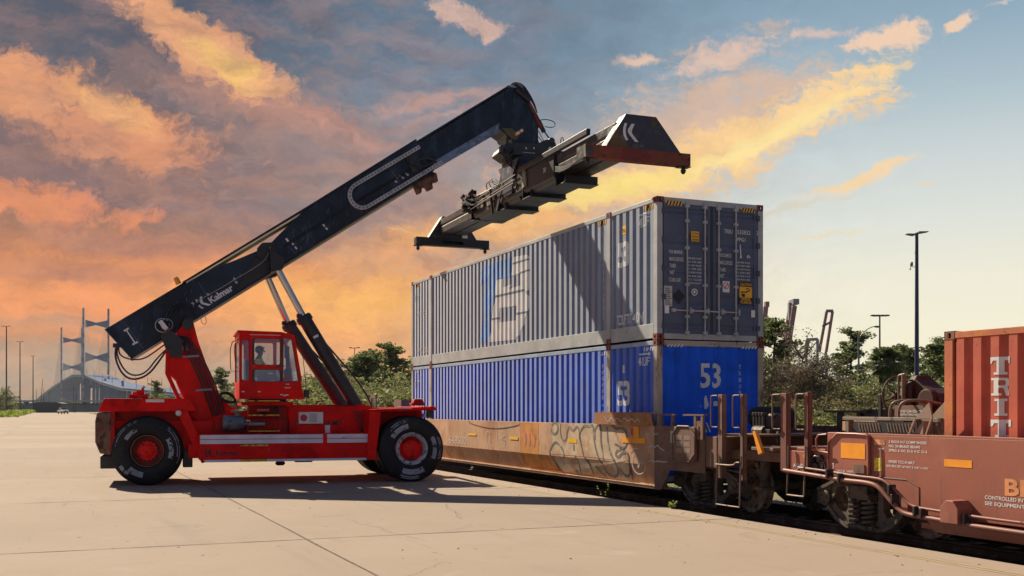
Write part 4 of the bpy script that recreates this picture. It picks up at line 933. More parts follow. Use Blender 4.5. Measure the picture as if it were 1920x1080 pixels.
# brake reservoir and valve cluster on the platform
b = MB(FT)
rr = [(0, -.62), (.12, -.60), (.19, -.52), (.21, -.44), (.21, .44), (.19, .52), (.12, .60), (0, .62)]
b.lathe(rr, (1.75, 1.5, 1.62), (1, 0, 0), 24); b.build('air_reservoir', mat('reservoir_black', (.02, .018, .018), .8, var=.3), t1, smooth=True)
b = MB(FT)
b.box(2.42, 2.95, .55, .95, 1.34, 1.42); b.box(2.5, 2.8, .62, .9, 1.42, 1.62); b.lathe([(0, -.12), (.11, -.12), (.13, -.08), (.13, .10), (.09, .14), (0, .14)], (2.82, .75, 1.56), (0, 0, 1), 14)
for k in range(4): b.cyl((2.44+k*.09, .60, 1.46), (2.44+k*.09, .60, 1.66), .035, 8); b.cyl((2.44+k*.09, .60, 1.66), (2.44+k*.09, .60, 1.72), .05, 8)
b.lathe([(0, -.16), (.10, -.16), (.10, .16), (0, .16)], (2.62, .6, 1.38), (1, 0, 0), 12)
b.build('brake_valve', mat('valve_iron', (.06, .05, .045), .6, metal=.4, dirt=[(GRIME, 9, .5, .6)]), t1, smooth=False, bevel=.008)
b = MB(FT)
b.tube(smooth_path([(2.0, .4, 1.30), (2.6, .3, 1.12), (3.4, .2, 1.14), (4.2, .25, 1.10)]), .022, 8); b.tube(smooth_path([(3.0, .7, 1.38), (3.3, .4, 1.2), (3.7, .5, .9), (4.1, 1.0, .55), (4.4, 1.2, .6)]), .025, 8); b.tube([(1.7, -.1, .68), (2.4, -.05, .70), (2.9, -.05, .66)], .02, 8)
b.cyl((3.1, .35, .40), (3.1, .35, .88), .09, 12); b.box(2.95, 3.25, .2, .5, .36, .41)
b.build('brake_pipe', TRUCKM, t1, smooth=True)
# ---- second wagon
t2 = root('well_wagon', FT, (12, 1.3, -.1), 'maroon well wagon with white stencils and orange squares, carrying the orange red container', 'rail wagon')
xE = 26.0
for Y, s in ((YS, 1), (W+.25, -1)):
    b = MB(FT); y0, y1 = sorted((Y, Y+s*.014))
    b.prism([(5.51, .80), (6.45, .80), (6.62, .78), (7.20, .46), (7.45, .34), (xE, .28), (xE, 1.40), (5.51, 1.40)], y0, y1)
    y0, y1 = sorted((Y, Y+s*.10)); b.box(5.51, xE, y0, y1, 1.40, 1.43)
    y2, y3 = sorted((Y+s*.014, Y+s*.30)); b.prism([(Y, .28), (Y+s*.014, .28), (Y+s*.16, .12), (Y+s*.40, .12), (Y+s*.40, .10), (Y+s*.14, .10)], 7.5, xE, 'x')
    b.build('side_sill', CAR2, t2, bevel=.004)
b = MB(FT); b.box(7.0, 7.12, YS+.02, W+.23, .30, 1.40); b.box(7.2, xE, -.05, W+.05, .13, .20); b.build('bulkhead', CAR2, t2)
b = MB(FT); b.prism([(5.53, 1.43), (5.53, .80), (6.36, .80), (6.42, .86), (6.42, 1.40), (6.36, 1.43)], YS-.055, YS-.003); b.build('end_box', CAR2, t2, bevel=.008)
b = MB(FT); hoop(b, [(5.56, YS-.07, .80), (5.56, YS-.07, 1.42), (6.40, YS-.07, 1.42), (6.44, YS-.07, 1.36), (6.44, YS-.07, .80)], .013); hoop(b, [(5.60, YS-.10, 1.12), (5.36, YS-.12, 1.14), (5.34, YS-.12, 1.38), (5.56, YS-.10, 1.40)], .014); b.build('box_frame', CAR2, t2, smooth=True)
b = MB(FT); b.mi = 0; c2 = sideconv(.058); 
for x0, x1, z0, z1, k, of in ((5.84, 6.36, 1.05, 1.28, 0, .06), (7.81, 8.28, 1.02, 1.12, 0, .004), (6.49, 6.70, 1.27, 1.345, 1, .004), (6.49, 6.64, .89, 1.08, 2, .004)):
    b.mi = k; b.add([(x0, YS-of, z0), (x1, YS-of, z0), (x1, YS-of, z1), (x0, YS-of, z1)], [(0, 1, 2, 3)])
b.build('reflector', [ORANGE, mat('stencil_orange', (.48, .22, .10), .6, var=.4, vs=12), mat('label_yellow', (.62, .48, .06), .6, var=.4, vs=25)], t2)
b = MB(FT)
for s, x, z, h, w in (('2 INCH H F COMP SHOES', 6.78, 1.305, .036, .72), ('NO. 24 BRAKE BEAMS', 6.78, 1.243, .036, .60), ('SPRG 6 OC D-5 4 IC D-5', 6.78, 1.182, .036, .73),
                      ('MINER TCC-IV-60LT', 6.78, 1.022, .038, .50), ('SIDE BRG SET UP HGT 5 1/16" +-1/16"', 6.73, .962, .030, .80),
                      ('CONTROLLED INTERCHANGE', 8.49, .640, .046, 1.02), ('SEE EQUIPMENT REGISTER', 8.49, .563, .046, 1.0)):
    text_add(b, s, x, z, h, w, sideconv(.004), .012)
text_add(b, 'JACK HERE', 5.74, .838, .035, .42, sideconv(.060), .01)
poly_add(b, [(6.56, 1.215), (6.62, 1.195), (6.62, 1.207), (6.68, 1.207), (6.68, 1.223), (6.62, 1.223), (6.62, 1.235)], sideconv(.004))
poly_add(b, [(5.66, .86), (5.675, .86), (5.675, .95), (5.69, .95), (5.667, .98), (5.645, .95), (5.66, .95)], sideconv(.060))
b.build('lettering', WLET, t2)
b = MB(FT); text_add(b, 'BNSF', 8.80, .715, .20, .92, sideconv(.004), .03); b.build('lettering', mat('letter_orange', (.62, .25, .10), .55, var=.2), t2)
b = MB(FT); b.box(6.14, 6.36, YS-.075, YS-.056, .845, .97); b.build('card_holder', GALV, t2)
b = MB(FT); hoop(b, [(6.38, YS-.003, .80), (7.36, YS-.003, .80), (7.36, YS-.003, .45)], .006); b.build('weld_line', BLACKT, t2)
PIPEM = mat('pipe_maroon', (.20, .075, .055), .5, spec=.3, dirt=[(GRIME, 6, .6, .72)])
b = MB(FT)
b.tube(smooth_path([(4.9, -.36, .86), (5.6, -.38, .84), (6.3, -.40, .80), (6.75, -.41, .80), (6.9, -.41, .76), (7.15, -.41, .62), (7.30, -.41, .50), (7.45, -.41, .45), (7.7, -.41, .44), (9, -.41, .40), (26, -.41, .3)]), .021, 10)
b.tube(smooth_path([(4.6, -.40, .80), (5.5, -.42, .76), (6.0, -.43, .73), (6.6, -.44, .73), (6.8, -.44, .68), (7.0, -.44, .52), (7.2, -.44, .38), (7.35, -.44, .34), (7.7, -.44, .33), (9, -.44, .28), (26, -.44, .2)]), .034, 10)
b.build('brake_pipe', PIPEM, t2, smooth=True)
b = MB(FT)
for x, z in ((5.72, .81), (5.98, .76), (7.02, .66), (7.08, .53), (7.50, .40), (7.62, .38), (8.36, .38)):
    b.box(x-.02, x+.02, -.49, -.36, z-.07, z+.07)
b.build('pipe_clamp', BLACKM, t2, bevel=.006)
b = MB(FT); b.prism([(8.0, .50), (8.10, .60), (8.22, .60), (8.30, .50), (8.30, .30), (8.0, .30)], -.52, YS-.002); b.build('pipe_bracket', CAR2, t2, bevel=.008)
bogie(t2, 5.87)
b = MB(FT); b.box(4.55, 5.45, .95, 1.65, .62, 1.02); b.box(5.0, 5.5, YS+.02, W+.23, .85, 1.2); b.box(4.62, 5.09, YS-.06, YS-.04, .79, 1.12); b.box(4.6, 5.45, -.28, -.2, 1.13, 1.17); b.box(4.6, 5.1, -.28, 2.85, 1.12, 1.16)
b.box(4.35, 6.9, .9, 1.7, 1.20, 1.34); b.build('end_platform', CAR2, t2, bevel=.008)
b = MB(FT); b.box(4.30, 4.58, 1.18, 1.42, .66, .90); b.prism([(4.35, 1.08), (4.05, 1.12), (4.0, 1.28), (4.1, 1.46), (4.35, 1.50)], .62, .94, 'z'); b.build('coupler', TRUCKM, t2, bevel=.02)
b = MB(FT); text_add(b, 'A-END', 4.72, .86, .055, .25, lambda u, v: (u, YS-.064, v), .02); b.build('lettering', WLET, t2)
b = MB(FT); b.lathe([(0, 0), (.05, 0), (.05, .004), (0, .004)], (5.02, YS-.066, 1.04), (0, 1, 0), 16); b.build('reflector', ORANGE, t2)
grabs(t2, 4.42, 5.02, .78, mat('post_maroon', (.15, .050, .038), .6, dirt=[(RUST, 7, .55, .7)]), w=.16, y=-.34, low=.42, xl=4.66)
b = MB(FT)
for x, z in ((5.13, 1.0), (5.2, .9), (5.3, 1.02), (5.36, .9)): b.lathe([(0, -.05), (.05, -.05), (.06, 0), (.05, .05), (0, .05)], (x, -.24, z), (0, 1, 0), 10)
b.tube(smooth_path([(5.1, -.27, .95), (5.25, -.33, 1.08), (5.42, -.27, .98), (5.5, -.3, .82)]), .016, 7); b.cyl((5.05, -.25, .88), (5.5, -.25, .86), .03, 8); b.box(5.1, 5.3, -.3, -.1, .72, .92)
b.build('brake_valve', BLACKM, t2)
# walkway, blocks, guide and hand brake on top
b = MB(FT)
b.box(5.45, 6.15, .05, .20, 1.615, 1.665); b.box(6.15, 7.05, .0, .20, 1.615, 1.665); b.box(7.05, 7.45, .05, .2, 1.60, 1.66)
for x in (5.5, 6.2, 6.95, 7.3): b.box(x, x+.08, .06, .16, 1.43, 1.615)
b.build('walkway', mat('walkway_tread', (.20, .155, .12), .6, dirt=[(GRIME, 9, .5, .65)]), t2, bevel=.005)
b = MB(FT)
b.box(4.2, 5.9, 1.55, 1.63, 1.55, 1.78); b.box(4.55, 4.62, 2.3, 2.38, 1.2, 2.1); b.box(3.9, 6.0, 2.3, 2.5, 1.60, 1.68)
for x in (3.6, 4.1, 5.0): b.box(x, x+.09, 1.5, 1.6, 1.2, 1.72)
b.box(3.3, 4.4, 1.45, 1.6, 1.72, 1.76)
b.box(5.18, 5.24, 1.0, 1.05, 1.3, 2.02)
b.box(5.1, 5.3, 1.42, 1.54, 1.4, 2.06)
b.build('platform_frame', BLACKM, t2, bevel=.005)
b = MB(FT); b.box(4.78, 5.12, .62, .80, 1.43, 1.58); b.mi = 1; b.box(5.30, 5.78, .40, .58, 1.43, 1.60); b.build('filler_block', [mat('block_tan', (.42, .24, .12), .7, dirt=[(GRIME, 9, .6, .7)]), MATS['block_tan'] if 'block_tan' in MATS else CAR2], t2, bevel=.006)
b = MB(FT); text_add(b, '451', 5.40, 1.47, .09, .2, lambda u, v: (u, .396, v), .01); b.build('lettering', BLACKT, t2)
b = MB(FT)
for x0 in (5.95, 6.55):
    for k in range(8 if x0 < 6.2 else 9): b.add([(x0+k*.06, -.05, 1.45), (x0+k*.06+.022, -.05, 1.45), (x0+k*.06-.02, -.05, 1.58), (x0+k*.06-.042, -.05, 1.58)], [(0, 1, 2, 3)])
b.mi = 1; b.box(5.80, 7.1, -.04, -.02, 1.43, 1.60)
b.build('slat_guard', [GALV, BLACKM], t2)
b = MB(FT); text_add(b, 'THIS CAR EQUIPPED', 6.42, 1.735, .035, .5, lambda u, v: (u, .29, v), .01); text_add(b, 'WITH TWO HOSES', 6.42, 1.685, .035, .44, lambda u, v: (u, .29, v), .01); b.mi = 1; b.box(6.30, 7.0, .30, .34, 1.665, 1.84); b.build('notice_plate', [WLET, CAR1R], t2)
b = MB(FT)
cb = Vector((5.45, 1.15, 2.0))
ringp = [(5.45, 1.15+.30*cos(2*pi*i/36), 2.0+.30*sin(2*pi*i/36)) for i in range(37)]
b.tube(ringp, .018, 8, False)
for k in range(6):
    a = 2*pi*k/6+.3; b.tube([(5.43, 1.15+.05*cos(a), 2.0+.05*sin(a)), (5.43, 1.15+.16*cos(a+.12), 2.0+.16*sin(a+.12)), (5.45, 1.15+.29*cos(a), 2.0+.29*sin(a))], [.022, .014, .014], 6)
b.lathe([(0, 0), (.07, 0), (.07, .06), (0, .06)], (5.41, 1.15, 2.0), (1, 0, 0), 12)
b.build('hand_brake_wheel', mat('brake_wheel_brown', (.085, .035, .025), .5), t2, smooth=True)
b = MB(FT)
b.prism([(1.30, 1.68), (.86, 1.68), (.82, 1.85), (.82, 2.15), (.94, 2.30), (1.20, 2.30), (1.30, 2.15)], 5.98, 6.10, 'x'); b.cyl((5.45, 1.15, 2.0), (6.0, 1.10, 2.0), .05, 10)
b.prism([(6.10, 1.70), (6.10, 2.26), (6.26, 2.14), (6.52, 2.02), (6.66, 1.86), (6.66, 1.70)], .88, 1.24)
b.lathe([(0, 0), (.16, 0), (.17, .02), (.17, .12), (0, .12)], (6.38, .82, 1.92), (0, 1, 0), 18)
b.build('hand_brake_box', mat('brake_maroon', (.055, .020, .016), .6, spec=.25, dirt=[((.13, .05, .035), 3, .55, .7)]), t2, bevel=.012)
b = MB(FT)
hoop(b, [(5.80, .86, 1.70), (5.80, .84, 2.27), (5.82, .84, 2.31), (5.94, .84, 2.32)], .018); b.cyl((5.96, .80, 1.6), (5.96, .80, 2.32), .035, 8)
for x in (6.42, 6.60): b.tube(smooth_path([(x, .1, 1.62), (x, .1, 1.80), (x+.07, .12, 1.90), (x+.22, .3, 1.92), (x+.3, .6, 1.86)]), .02, 8)
b.box(7.02, 7.1, 1.2, 1.3, 1.6, 2.1); b.box(7.2, 7.26, 1.6, 1.7, 1.6, 2.1); b.box(7.0, 7.14, 1.15, 1.35, 1.9, 2.1)
b.build('grab_handle', GALV, t2, smooth=True)
b = MB(FT)
b.prism([(7.10, 1.43), (7.30, 1.62), (7.30, 1.43)], -.12, .2); b.prism([(7.16, 1.64), (7.44, 1.88), (7.50, 1.66)], -.15, -.13); b.beam((7.06, -.14, 1.43), (7.18, -.14, 1.66), .03, .03); b.beam((7.38, -.14, 1.43), (7.48, -.14, 1.66), .03, .03); b.prism([(7.2, 1.66), (7.46, 1.88), (7.52, 1.88), (7.52, 1.43), (7.48, 1.43)], .1, .12)
b.build('corner_guide', mat('guide_tan', (.24, .16, .12), .6, dirt=[((.35, .22, .03), 4, .6, .7)]), t2, bevel=.004)
# ---------------------------------------------------------------- reach stacker
rs = root('reach_stacker', FM, (-3.0, 0, 0), 'red reach stacker with raised dark navy boom and spreader over the train', 'reach stacker')
LOGOW = mat('logo_white', (.66, .66, .68), .5, dirt=[(GRIME, 9, .62, .74)])
def kmark(mb, x, z, s, conv, ang=0):
    ca, sa = cos(ang), sin(ang)
    cv = lambda pl: [(x+s*(p*ca-q*sa), z+s*(p*sa+q*ca)) for p, q in pl]
    poly_add(mb, cv([(.28, 1.0), (.12, 1.0), (.02, .72), (0, .5), (.04, .28), (.18, 0), (.36, 0), (.22, .26), (.18, .5), (.20, .72)]), conv)
    poly_add(mb, cv([(.78, 1.0), (.58, 1.0), (.34, .66), (.32, .50), (.42, .34), (.80, -.05), (1.05, -.05), (.62, .40), (.58, .52), (.62, .66)]), conv)
def side(y): return lambda u, v: (u, y, v)
# chassis
b = MB(FM)
for y0, y1 in ((-1.05, -.75), (.75, 1.05)): b.box(-7.0, .55, y0, y1, .75, 1.50)
b.prism([(-2.85, 1.0), (-2.85, 1.88), (-1.0, 1.88), (-.75, 1.80), (.45, 1.80), (.50, 1.1), (-.9, 1.0)], -1.12, -1.04)
b.prism([(-2.85, 1.0), (-2.85, 1.88), (-1.0, 1.88), (-.75, 1.80), (.45, 1.80), (.50, 1.1), (-.9, 1.0)], 1.04, 1.12)
b.box(-2.9, -.9, -1.04, 1.04, 1.80, 1.84)
b.box(-6.9, -2.9, -.75, .75, .80, 1.62)
b.prism([(-4.9, 1.0), (-4.9, 1.48), (-4.2, 1.72), (-2.86, 1.80), (-2.86, 1.0)], -.98, -.90)
b.box(-.8, .5, -1.9, 1.9, .55, .95)          # front axle housing
b.build('chassis', RED, rs, bevel=.012)
b = MB(FM)
for s in (-1, 1):
    ya, yb = sorted((s*1.90, s*1.12))
    b.box(-4.98, -1.02, ya, yb, .60, 1.19)
b.build('side_tank', RED, rs, bevel=.02)
b = MB(FM)
for x0, x1 in ((-4.95, -2.14), (-2.04, -1.06)):
    b.box(x0, x1, -1.912, -1.898, .97, 1.065); b.box(x0, x1, -1.912, -1.898, 1.082, 1.175)
b.build('side_stripe', STRIPE, rs)
b = MB(FM); b.mi = 0; b.box(-4.85, -4.05, -1.93, -1.86, .545, .600); b.box(-3.45, -1.05, -1.93, -1.86, .545, .600); b.mi = 1; b.box(-4.05, -3.45, -1.93, -1.86, .545, .600); b.box(-4.04, -3.42, -1.925, -1.905, .91, .945)
b.build('edge_strip', [STRIPE, YELLOW], rs)
b = MB(FM)
kmark(b, -4.84, .66, .20, side(-1.903)); text_add(b, 'Kalmar', -4.60, .70, .12, .50, side(-1.903), .02)
text_add(b, 'CONT', -2.94+.22, 1.36, .15, .46, side(-1.124), .008); text_add(b, 'CHAMP', -2.23, 1.36, .155, .66, side(-1.124), .008)
b.build('lettering', BLACKT, rs)
b = MB(FM); b.box(-2.62, -2.03, -1.145, -1.13, 1.42, 1.70); b.mi = 1; b.lathe([(0, 0), (.085, 0), (.085, -.003), (0, -.003)], (-2.50, -1.147, 1.56), (0, 1, 0), 20); b.mi = 2
b.add([(-2.36, -1.147, 1.45), (-2.18, -1.147, 1.45), (-2.18, -1.147, 1.67), (-2.36, -1.147, 1.67)], [(0, 1, 2, 3)]); b.mi = 0; b.add([(-2.57, -1.149, 1.55), (-2.43, -1.149, 1.55), (-2.43, -1.149, 1.575), (-2.57, -1.149, 1.575)], [(0, 1, 2, 3)])
b.box(-1.98, -1.86, -1.135, -1.125, 1.18, 1.38)
b.build('warning_sign', [WHITE, STK['stk_red'], STK['stk_grey']], rs)
# rear counterweight and hood
b = MB(FM)
b.prism([(-7.18, 1.72), (-7.05, 2.02), (-5.15, 2.02), (-5.05, 1.78), (-5.05, 1.72)], -1.38, 1.38)
b.prism([(-5.46, 1.74), (-5.22, 1.74), (-4.72, .55), (-4.90, .50)], -1.42, -1.0); b.prism([(-5.46, 1.74), (-5.22, 1.74), (-4.72, .55), (-4.90, .50)], 1.0, 1.42)
b.box(-5.2, -4.85, -1.36, -.95, .62, .95)
b.build('rear_hood', RED, rs, bevel=.015)
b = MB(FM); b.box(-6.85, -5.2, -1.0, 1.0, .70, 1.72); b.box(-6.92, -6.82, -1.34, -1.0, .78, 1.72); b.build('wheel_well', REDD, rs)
b = MB(FM); b.prism([(-7.20, 1.70), (-7.24, 1.5), (-7.24, 1.02), (-7.14, .76), (-6.90, .72), (-6.90, 1.70)], -1.36, 1.36); b.build('counterweight', RUSTBLK, rs, bevel=.03)
b = MB(FM); b.box(-7.14, -6.55, -1.2, 1.2, .40, .70); b.box(-5.32, -5.10, -1.2, -.7, .40, .80); b.build('tow_block', BLACKM, rs, bevel=.02)
b = MB(FM); b.box(-6.52, -6.10, -1.1, -.7, 2.02, 2.12); b.box(-6.36, -6.18, -1.05, -.8, 2.12, 2.22); b.cyl((-6.22, -.9, 2.2), (-6.22, -.9, 2.28), .03, 8); b.cyl((-6.40, -.9, 2.1), (-6.40, -.9, 2.18), .05, 8); b.build('filler_cap', RED, rs, bevel=.01)
b = MB(FM); b.mi = 0; text_add(b, 'CAUTION HOT', -6.10, 1.985-.03, .03, .32, side(-1.384)); b.box(-6.14, -5.74, -1.384, -1.381, 1.935, 2.0)
b.add([(-4.86, -1.424, .56), (-4.78, -1.424, .60), (-4.82, -1.424, .70), (-4.90, -1.424, .66)], [(0, 1, 2, 3)]); b.build('sticker', WHITE, rs)
# cooling louvres on the hood, beacon bracket lamp
b = MB(FM); b.lathe([(0, 0), (.055, 0), (.07, -.05), (.05, -.09), (0, -.10)], (-5.42, -1.42, 1.68), (0, 1, 0), 14); b.build('work_lamp', WHITE, rs, smooth=True)
# front fender and deck
b = MB(FM)
for s in (-1, 1):
    ya, yb = sorted((s*2.0, s*1.12))
    b.prism([(-1.03, 1.76), (-.74, 1.76), (-.90, .55), (-1.10, .55)], ya, yb)
    b.prism([(-1.03, 1.76), (-1.03, 1.70), (.48, 1.76), (.48, 1.83)], ya, yb)
b.prism([(.48, 1.74), (.48, 1.84), (.60, 1.84), (.66, 1.74)], -1.9, 1.9)
b.build('front_fender', RED, rs, bevel=.01)
b = MB(FM); b.box(.02, .36, -1.9, -1.62, 1.86, 1.92); b.prism([(.06, 1.92), (.10, 2.02), (.30, 2.02), (.34, 1.92)], -1.88, -1.64); b.box(-.95, -.62, .9, 1.2, 1.84, 1.92); b.cyl((-.8, 1.05, 1.9), (-.8, 1.05, 2.0), .04, 8); b.build('lamp_box', REDD, rs, bevel=.01)
b = MB(FM)
for k in range(4): b.tube(smooth_path([(.30+.07*k, -1.8+.05*k, 1.84), (.36+.07*k, -1.86, 1.72), (.32+.08*k, -1.8, 1.60), (.40+.07*k, -1.7, 1.54)]), .014, 6)
b.box(.42, .56, -1.86, -1.72, 1.56, 1.74); b.build('lamp_cable', BLACKM, rs)
b = MB(FM); b.box(-.40, .0, -2.004, -1.99, 1.785, 1.815); b.build('sticker', WHITE, rs)
# lifting bracket for the cylinders in front of the fender
b = MB(FM)
for s in (-1, 1):
    b.prism([(-1.35, 1.50), (-1.1, 1.72), (-.80, 1.70), (-.70, 1.40), (-.80, 1.12), (-1.2, 1.05)], s*.95-.04, s*.95+.04)
    b.cyl((-.88, s*.70, 1.38), (-.88, s*1.25, 1.38), .16, 18)
for k in range(5): b.tube(smooth_path([(-1.28+.08*k, -1.18, 1.75-.02*k), (-1.2+.07*k, -1.24, 1.5), (-1.15+.05*k, -1.26, 1.3-.03*k), (-1.0, -1.22, 1.08)]), .016, 6)
b.build('cylinder_bracket', BLACKM, rs, bevel=.01)
# boom support towers
def tower(s):
    b = MB(FM); ya, yb = sorted((s*.80, s*.62)); b.prism(TOWER, ya, yb)
    if s < 0: b.prism([(-5.64, 3.24), (-5.70, 3.24), (-5.72, 2.62), (-5.45, 2.0), (-5.35, 2.0), (-5.62, 2.63)], -.80, -.55)
    t = b.build('boom_support', RED, rs, bevel=.012)
    if s < 0:
        q = MB(FM)
        for k in range(5): q.tube(smooth_path([(-5.50+.06*k, -.83, 3.52), (-5.30+.075*k, -.84, 3.25), (-4.98+.08*k, -.84, 2.60), (-4.70+.075*k, -.84, 1.85), (-4.62+.07*k, -.84, 1.60)]), .020, 7)
        q.build('hydraulic_hose', HOSE, t, smooth=True)
        q = MB(FM)
        for x, z in ((-5.26, 3.02), (-4.96, 2.22), (-4.69, 1.5)): q.beam((x-.06, -.855, z), (x+.32, -.855, z+.03), .03, .05)
        for x in (-5.32, -5.22): q.cyl((x, -.87, 3.18), (x-.02, -.87, 3.30), .03, 8)
        q.build('hose_clamp', GREYM, t, bevel=.004)
tower(-1); tower(1)
b = MB(FM); b.cyl((-5.20, -.95, 3.80), (-5.20, .95, 3.80), .13, 18); b.build('pivot_pin', BLACKM, rs, smooth=True)
# boom: outer section
BL = [(-7.05, 3.66), (-6.46, 2.99)]
uy = .46
outer = [(-7.05, 3.66), (-6.46, 2.99), (.90, 7.94), (.96, 8.02), (.62, 8.60), (.46, 8.70), (-2.51, 6.66), (-3.10, 6.03), (-3.30, 5.80), (-3.55, 5.68), (-4.1, 5.42), (-4.70, 5.16), (-5.28, 4.80)]
b = MB(FM)
b.prism(outer, -.50, -uy); b.prism(outer, uy, .50)
core = [(-7.0, 3.62), (-6.47, 3.02), (.88, 7.95), (.50, 8.60), (-2.6, 6.50), (-3.0, 6.0), (-3.4, 5.62), (-4.5, 5.10), (-5.2, 4.75)]
b.mi = 0; b.prism(core, -uy, uy)
boom = b.build('boom', NAVY, rs)
b = MB(FM); b.prism([(-5.30, 4.815), (-2.40, 6.745), (.47, 8.715), (.44, 8.75), (-2.42, 6.79), (-5.32, 4.85)], -.52, .52); b.prism([(-6.50, 2.955), (.92, 7.90), (.94, 7.93), (-6.47, 2.99)], -.53, .53)
b.prism([(-6.48, 2.97), (-6.44, 3.0), (-7.03, 3.69), (-7.08, 3.66)], -.53, .53); b.prism([(-7.06, 3.64), (-7.04, 3.68), (-5.30, 4.83), (-5.31, 4.79)], -.52, .52)
b.build('flange_plate', NAVY, boom)
b = MB(FM); b.prism([(-5.24, 4.845), (-5.22, 4.815), (-2.50, 6.625), (-2.52, 6.655)], -.50, .50); b.build('flange_underside', CREAM, boom)  # pale cream plate over the notch span, set under the top flange
b = MB(FM)     # doubler plate and pivot bracket for the lift cylinders
b.prism([(-3.56, 5.74), (-3.44, 5.88), (-3.2, 5.90), (-3.06, 5.70), (-3.16, 5.50), (-3.36, 5.42), (-3.58, 5.52)], -.56, -.50); b.prism([(-3.62, 5.5), (-3.3, 5.55), (-2.9, 5.50), (-2.6, 5.60), (-3.42, 5.04), (-4.1, 4.62)], -.525, -.50)
b.cyl((-3.18, -.62, 5.58), (-3.18, .62, 5.58), .09, 16); b.prism([(-3.3, 5.7), (-2.95, 5.5), (-2.96, 5.22), (-3.25, 5.12)], -.9, -.52); b.prism([(-3.3, 5.7), (-2.95, 5.5), (-2.96, 5.22), (-3.25, 5.12)], .52, .9)
b.build('cylinder_lug', DARKM, boom, bevel=.012)
b = MB(FM); kmark(b, -4.90, 4.18, .27, side(-.506), radians(33)); 
bm = text_bm('Kalmar', .03); mx = max(v.co.x for v in bm.verts)
for v in bm.verts:
    p, q = v.co.x/mx*.66, v.co.y*.215; a = radians(34); v.co = Vector((-4.66+p*cos(a)-q*sin(a), 4.34+p*sin(a)+q*cos(a), 0))
cut_add(b, bm, side(-.506))
def rod(mb, p, q, w):
    a = Vector((p[0], -.506, p[1])); c = Vector((q[0], -.506, q[1])); d = (c-a).normalized(); n_ = Vector((-d.z, 0, d.x))*w/2
    mb.add([a+n_, a-n_, c-n_, c+n_], [(0, 1, 2, 3)])
rod(b, (-6.60, 3.66), (-6.40, 3.35), .03); rod(b, (-6.65, 3.63), (-6.54, 3.70), .04); rod(b, (-6.46, 3.31), (-6.34, 3.38), .04)
rod(b, (-2.86, 6.02), (-2.80, 5.94), .05)
for x, z in ((-2.72, 5.92), (-1.95, 6.42), (-2.64, 5.82), (-1.88, 6.34)): rod(b, (x, z), (x+.05, z-.05), .04)
b.build('lettering', LOGOW, boom)
b = MB(FM)
for x, z in ((-5.08, 4.35), (-4.72, 4.58), (-4.1, 4.98), (-4.06, 4.90), (-5.04, 4.28), (-.05, 7.72), (.02, 7.78), (.10, 7.74), (-.08, 7.63), (.18, 7.86), (.22, 7.83)): rod(b, (x-.03, z), (x+.03, z-.03), .05)
b.tube(smooth_path([(-5.0, -.53, 4.38), (-4.4, -.53, 4.74), (-4.1, -.53, 4.95), (-3.7, -.53, 5.2), (-3.35, -.57, 5.45), (-3.25, -.60, 5.78)]), .008, 5)
b.tube(smooth_path([(-4.9, -.53, 4.02), (-4.88, -.54, 3.86), (-4.80, -.54, 3.82), (-4.76, -.54, 3.9), (-4.80, -.53, 4.05)]), .008, 5)
b.build('clip', mat('clip_grey', (.42, .42, .40), .5, metal=.4), boom)
b = MB(FM)   # grease lines along the boom
for dz in (0, .035, .07): b.tube([(-2.9, -.52, 5.86-dz), (-1.0, -.52, 7.14-dz), (.3, -.52, 7.98-dz)], .008, 5)
b.build('grease_line', BLACKM, boom)
b = MB(FM); rq = random.Random(5)     # scraped paint and weld seams
for i in range(90):
    x = rq.choice((rq.uniform(-6.6, -3.8), rq.uniform(-2.9, -.9), rq.uniform(-2.6, .2))); t_ = rq.uniform(.08, .92)
    zb = 2.99+(x+6.46)*.6725; zt = zb+(.78 if x > -4.6 else .9); z = zb+(zt-zb)*t_*(.72 if -5 < x < -2.6 else 1); L = rq.uniform(.03, .16)
    rod(b, (x, z), (x+L*.35*rq.uniform(-1, .4), z-L), rq.uniform(.004, .013))
for p, q in (((-2.6, 5.65), (-2.95, 5.95)), ((-6.2, 3.2), (-6.65, 3.85)), ((-4.6, 4.28), (-4.95, 4.86)), ((-.95, 6.78), (-1.4, 7.38)), ((.1, 7.48), (-.35, 8.1))): rod(b, p, q, .012)
b.build('scraped_paint', mat('scrape_grey', (.075, .09, .115), .6, var=.5, vs=4), boom)
# cable chain on the near side of the boom
b = MB(FM); a = radians(33.2); ca, sa = cos(a), sin(a); o = Vector((-.98, 7.18)); wid = .31
def ch(t, r):    # t: distance along the loop centre line, r offset outward
    L1 = 1.98; L2 = pi*wid; 
    if t < L1: p = (L1-t, wid+r)
    elif t < L1+L2: th = pi/2+(t-L1)/wid; p = ((wid+r)*cos(th), (wid+r)*sin(th))
    else: p = (t-L1-L2, -wid-r)
    return (o.x+p[0]*ca-p[1]*sa, o.y+p[0]*sa+p[1]*ca)
tot = 1.98*2+.30+pi*wid; n = 110; h2 = .045
vs = []
for i in range(n+1):
    t = tot*i/n
    for rr_, yy in ((-h2, -.56), (h2, -.56), (h2, -.66), (-h2, -.66)):
        x, z = ch(t, rr_); vs.append((x, yy, z))
b.add(vs, [(4*i+k, 4*i+(k+1) % 4, 4*i+4+(k+1) % 4, 4*i+4+k) for i in range(n) for k in range(4)]+[(0, 1, 2, 3), (4*n+3, 4*n+2, 4*n+1, 4*n)])
b.mi = 1; k = 0; t = .05
while t < tot:
    x, z = ch(t, 0); b.lathe([(.013, -.664), (.026, -.664), (.026, -.668), (.013, -.668)], (x, 0, z), (0, 1, 0), 10); t += .095
b.build('cable_chain', [mat('chain_grey', (.40, .41, .44), .5, dirt=[(GRIME, 9, .6, .7)]), BLACKM], boom)
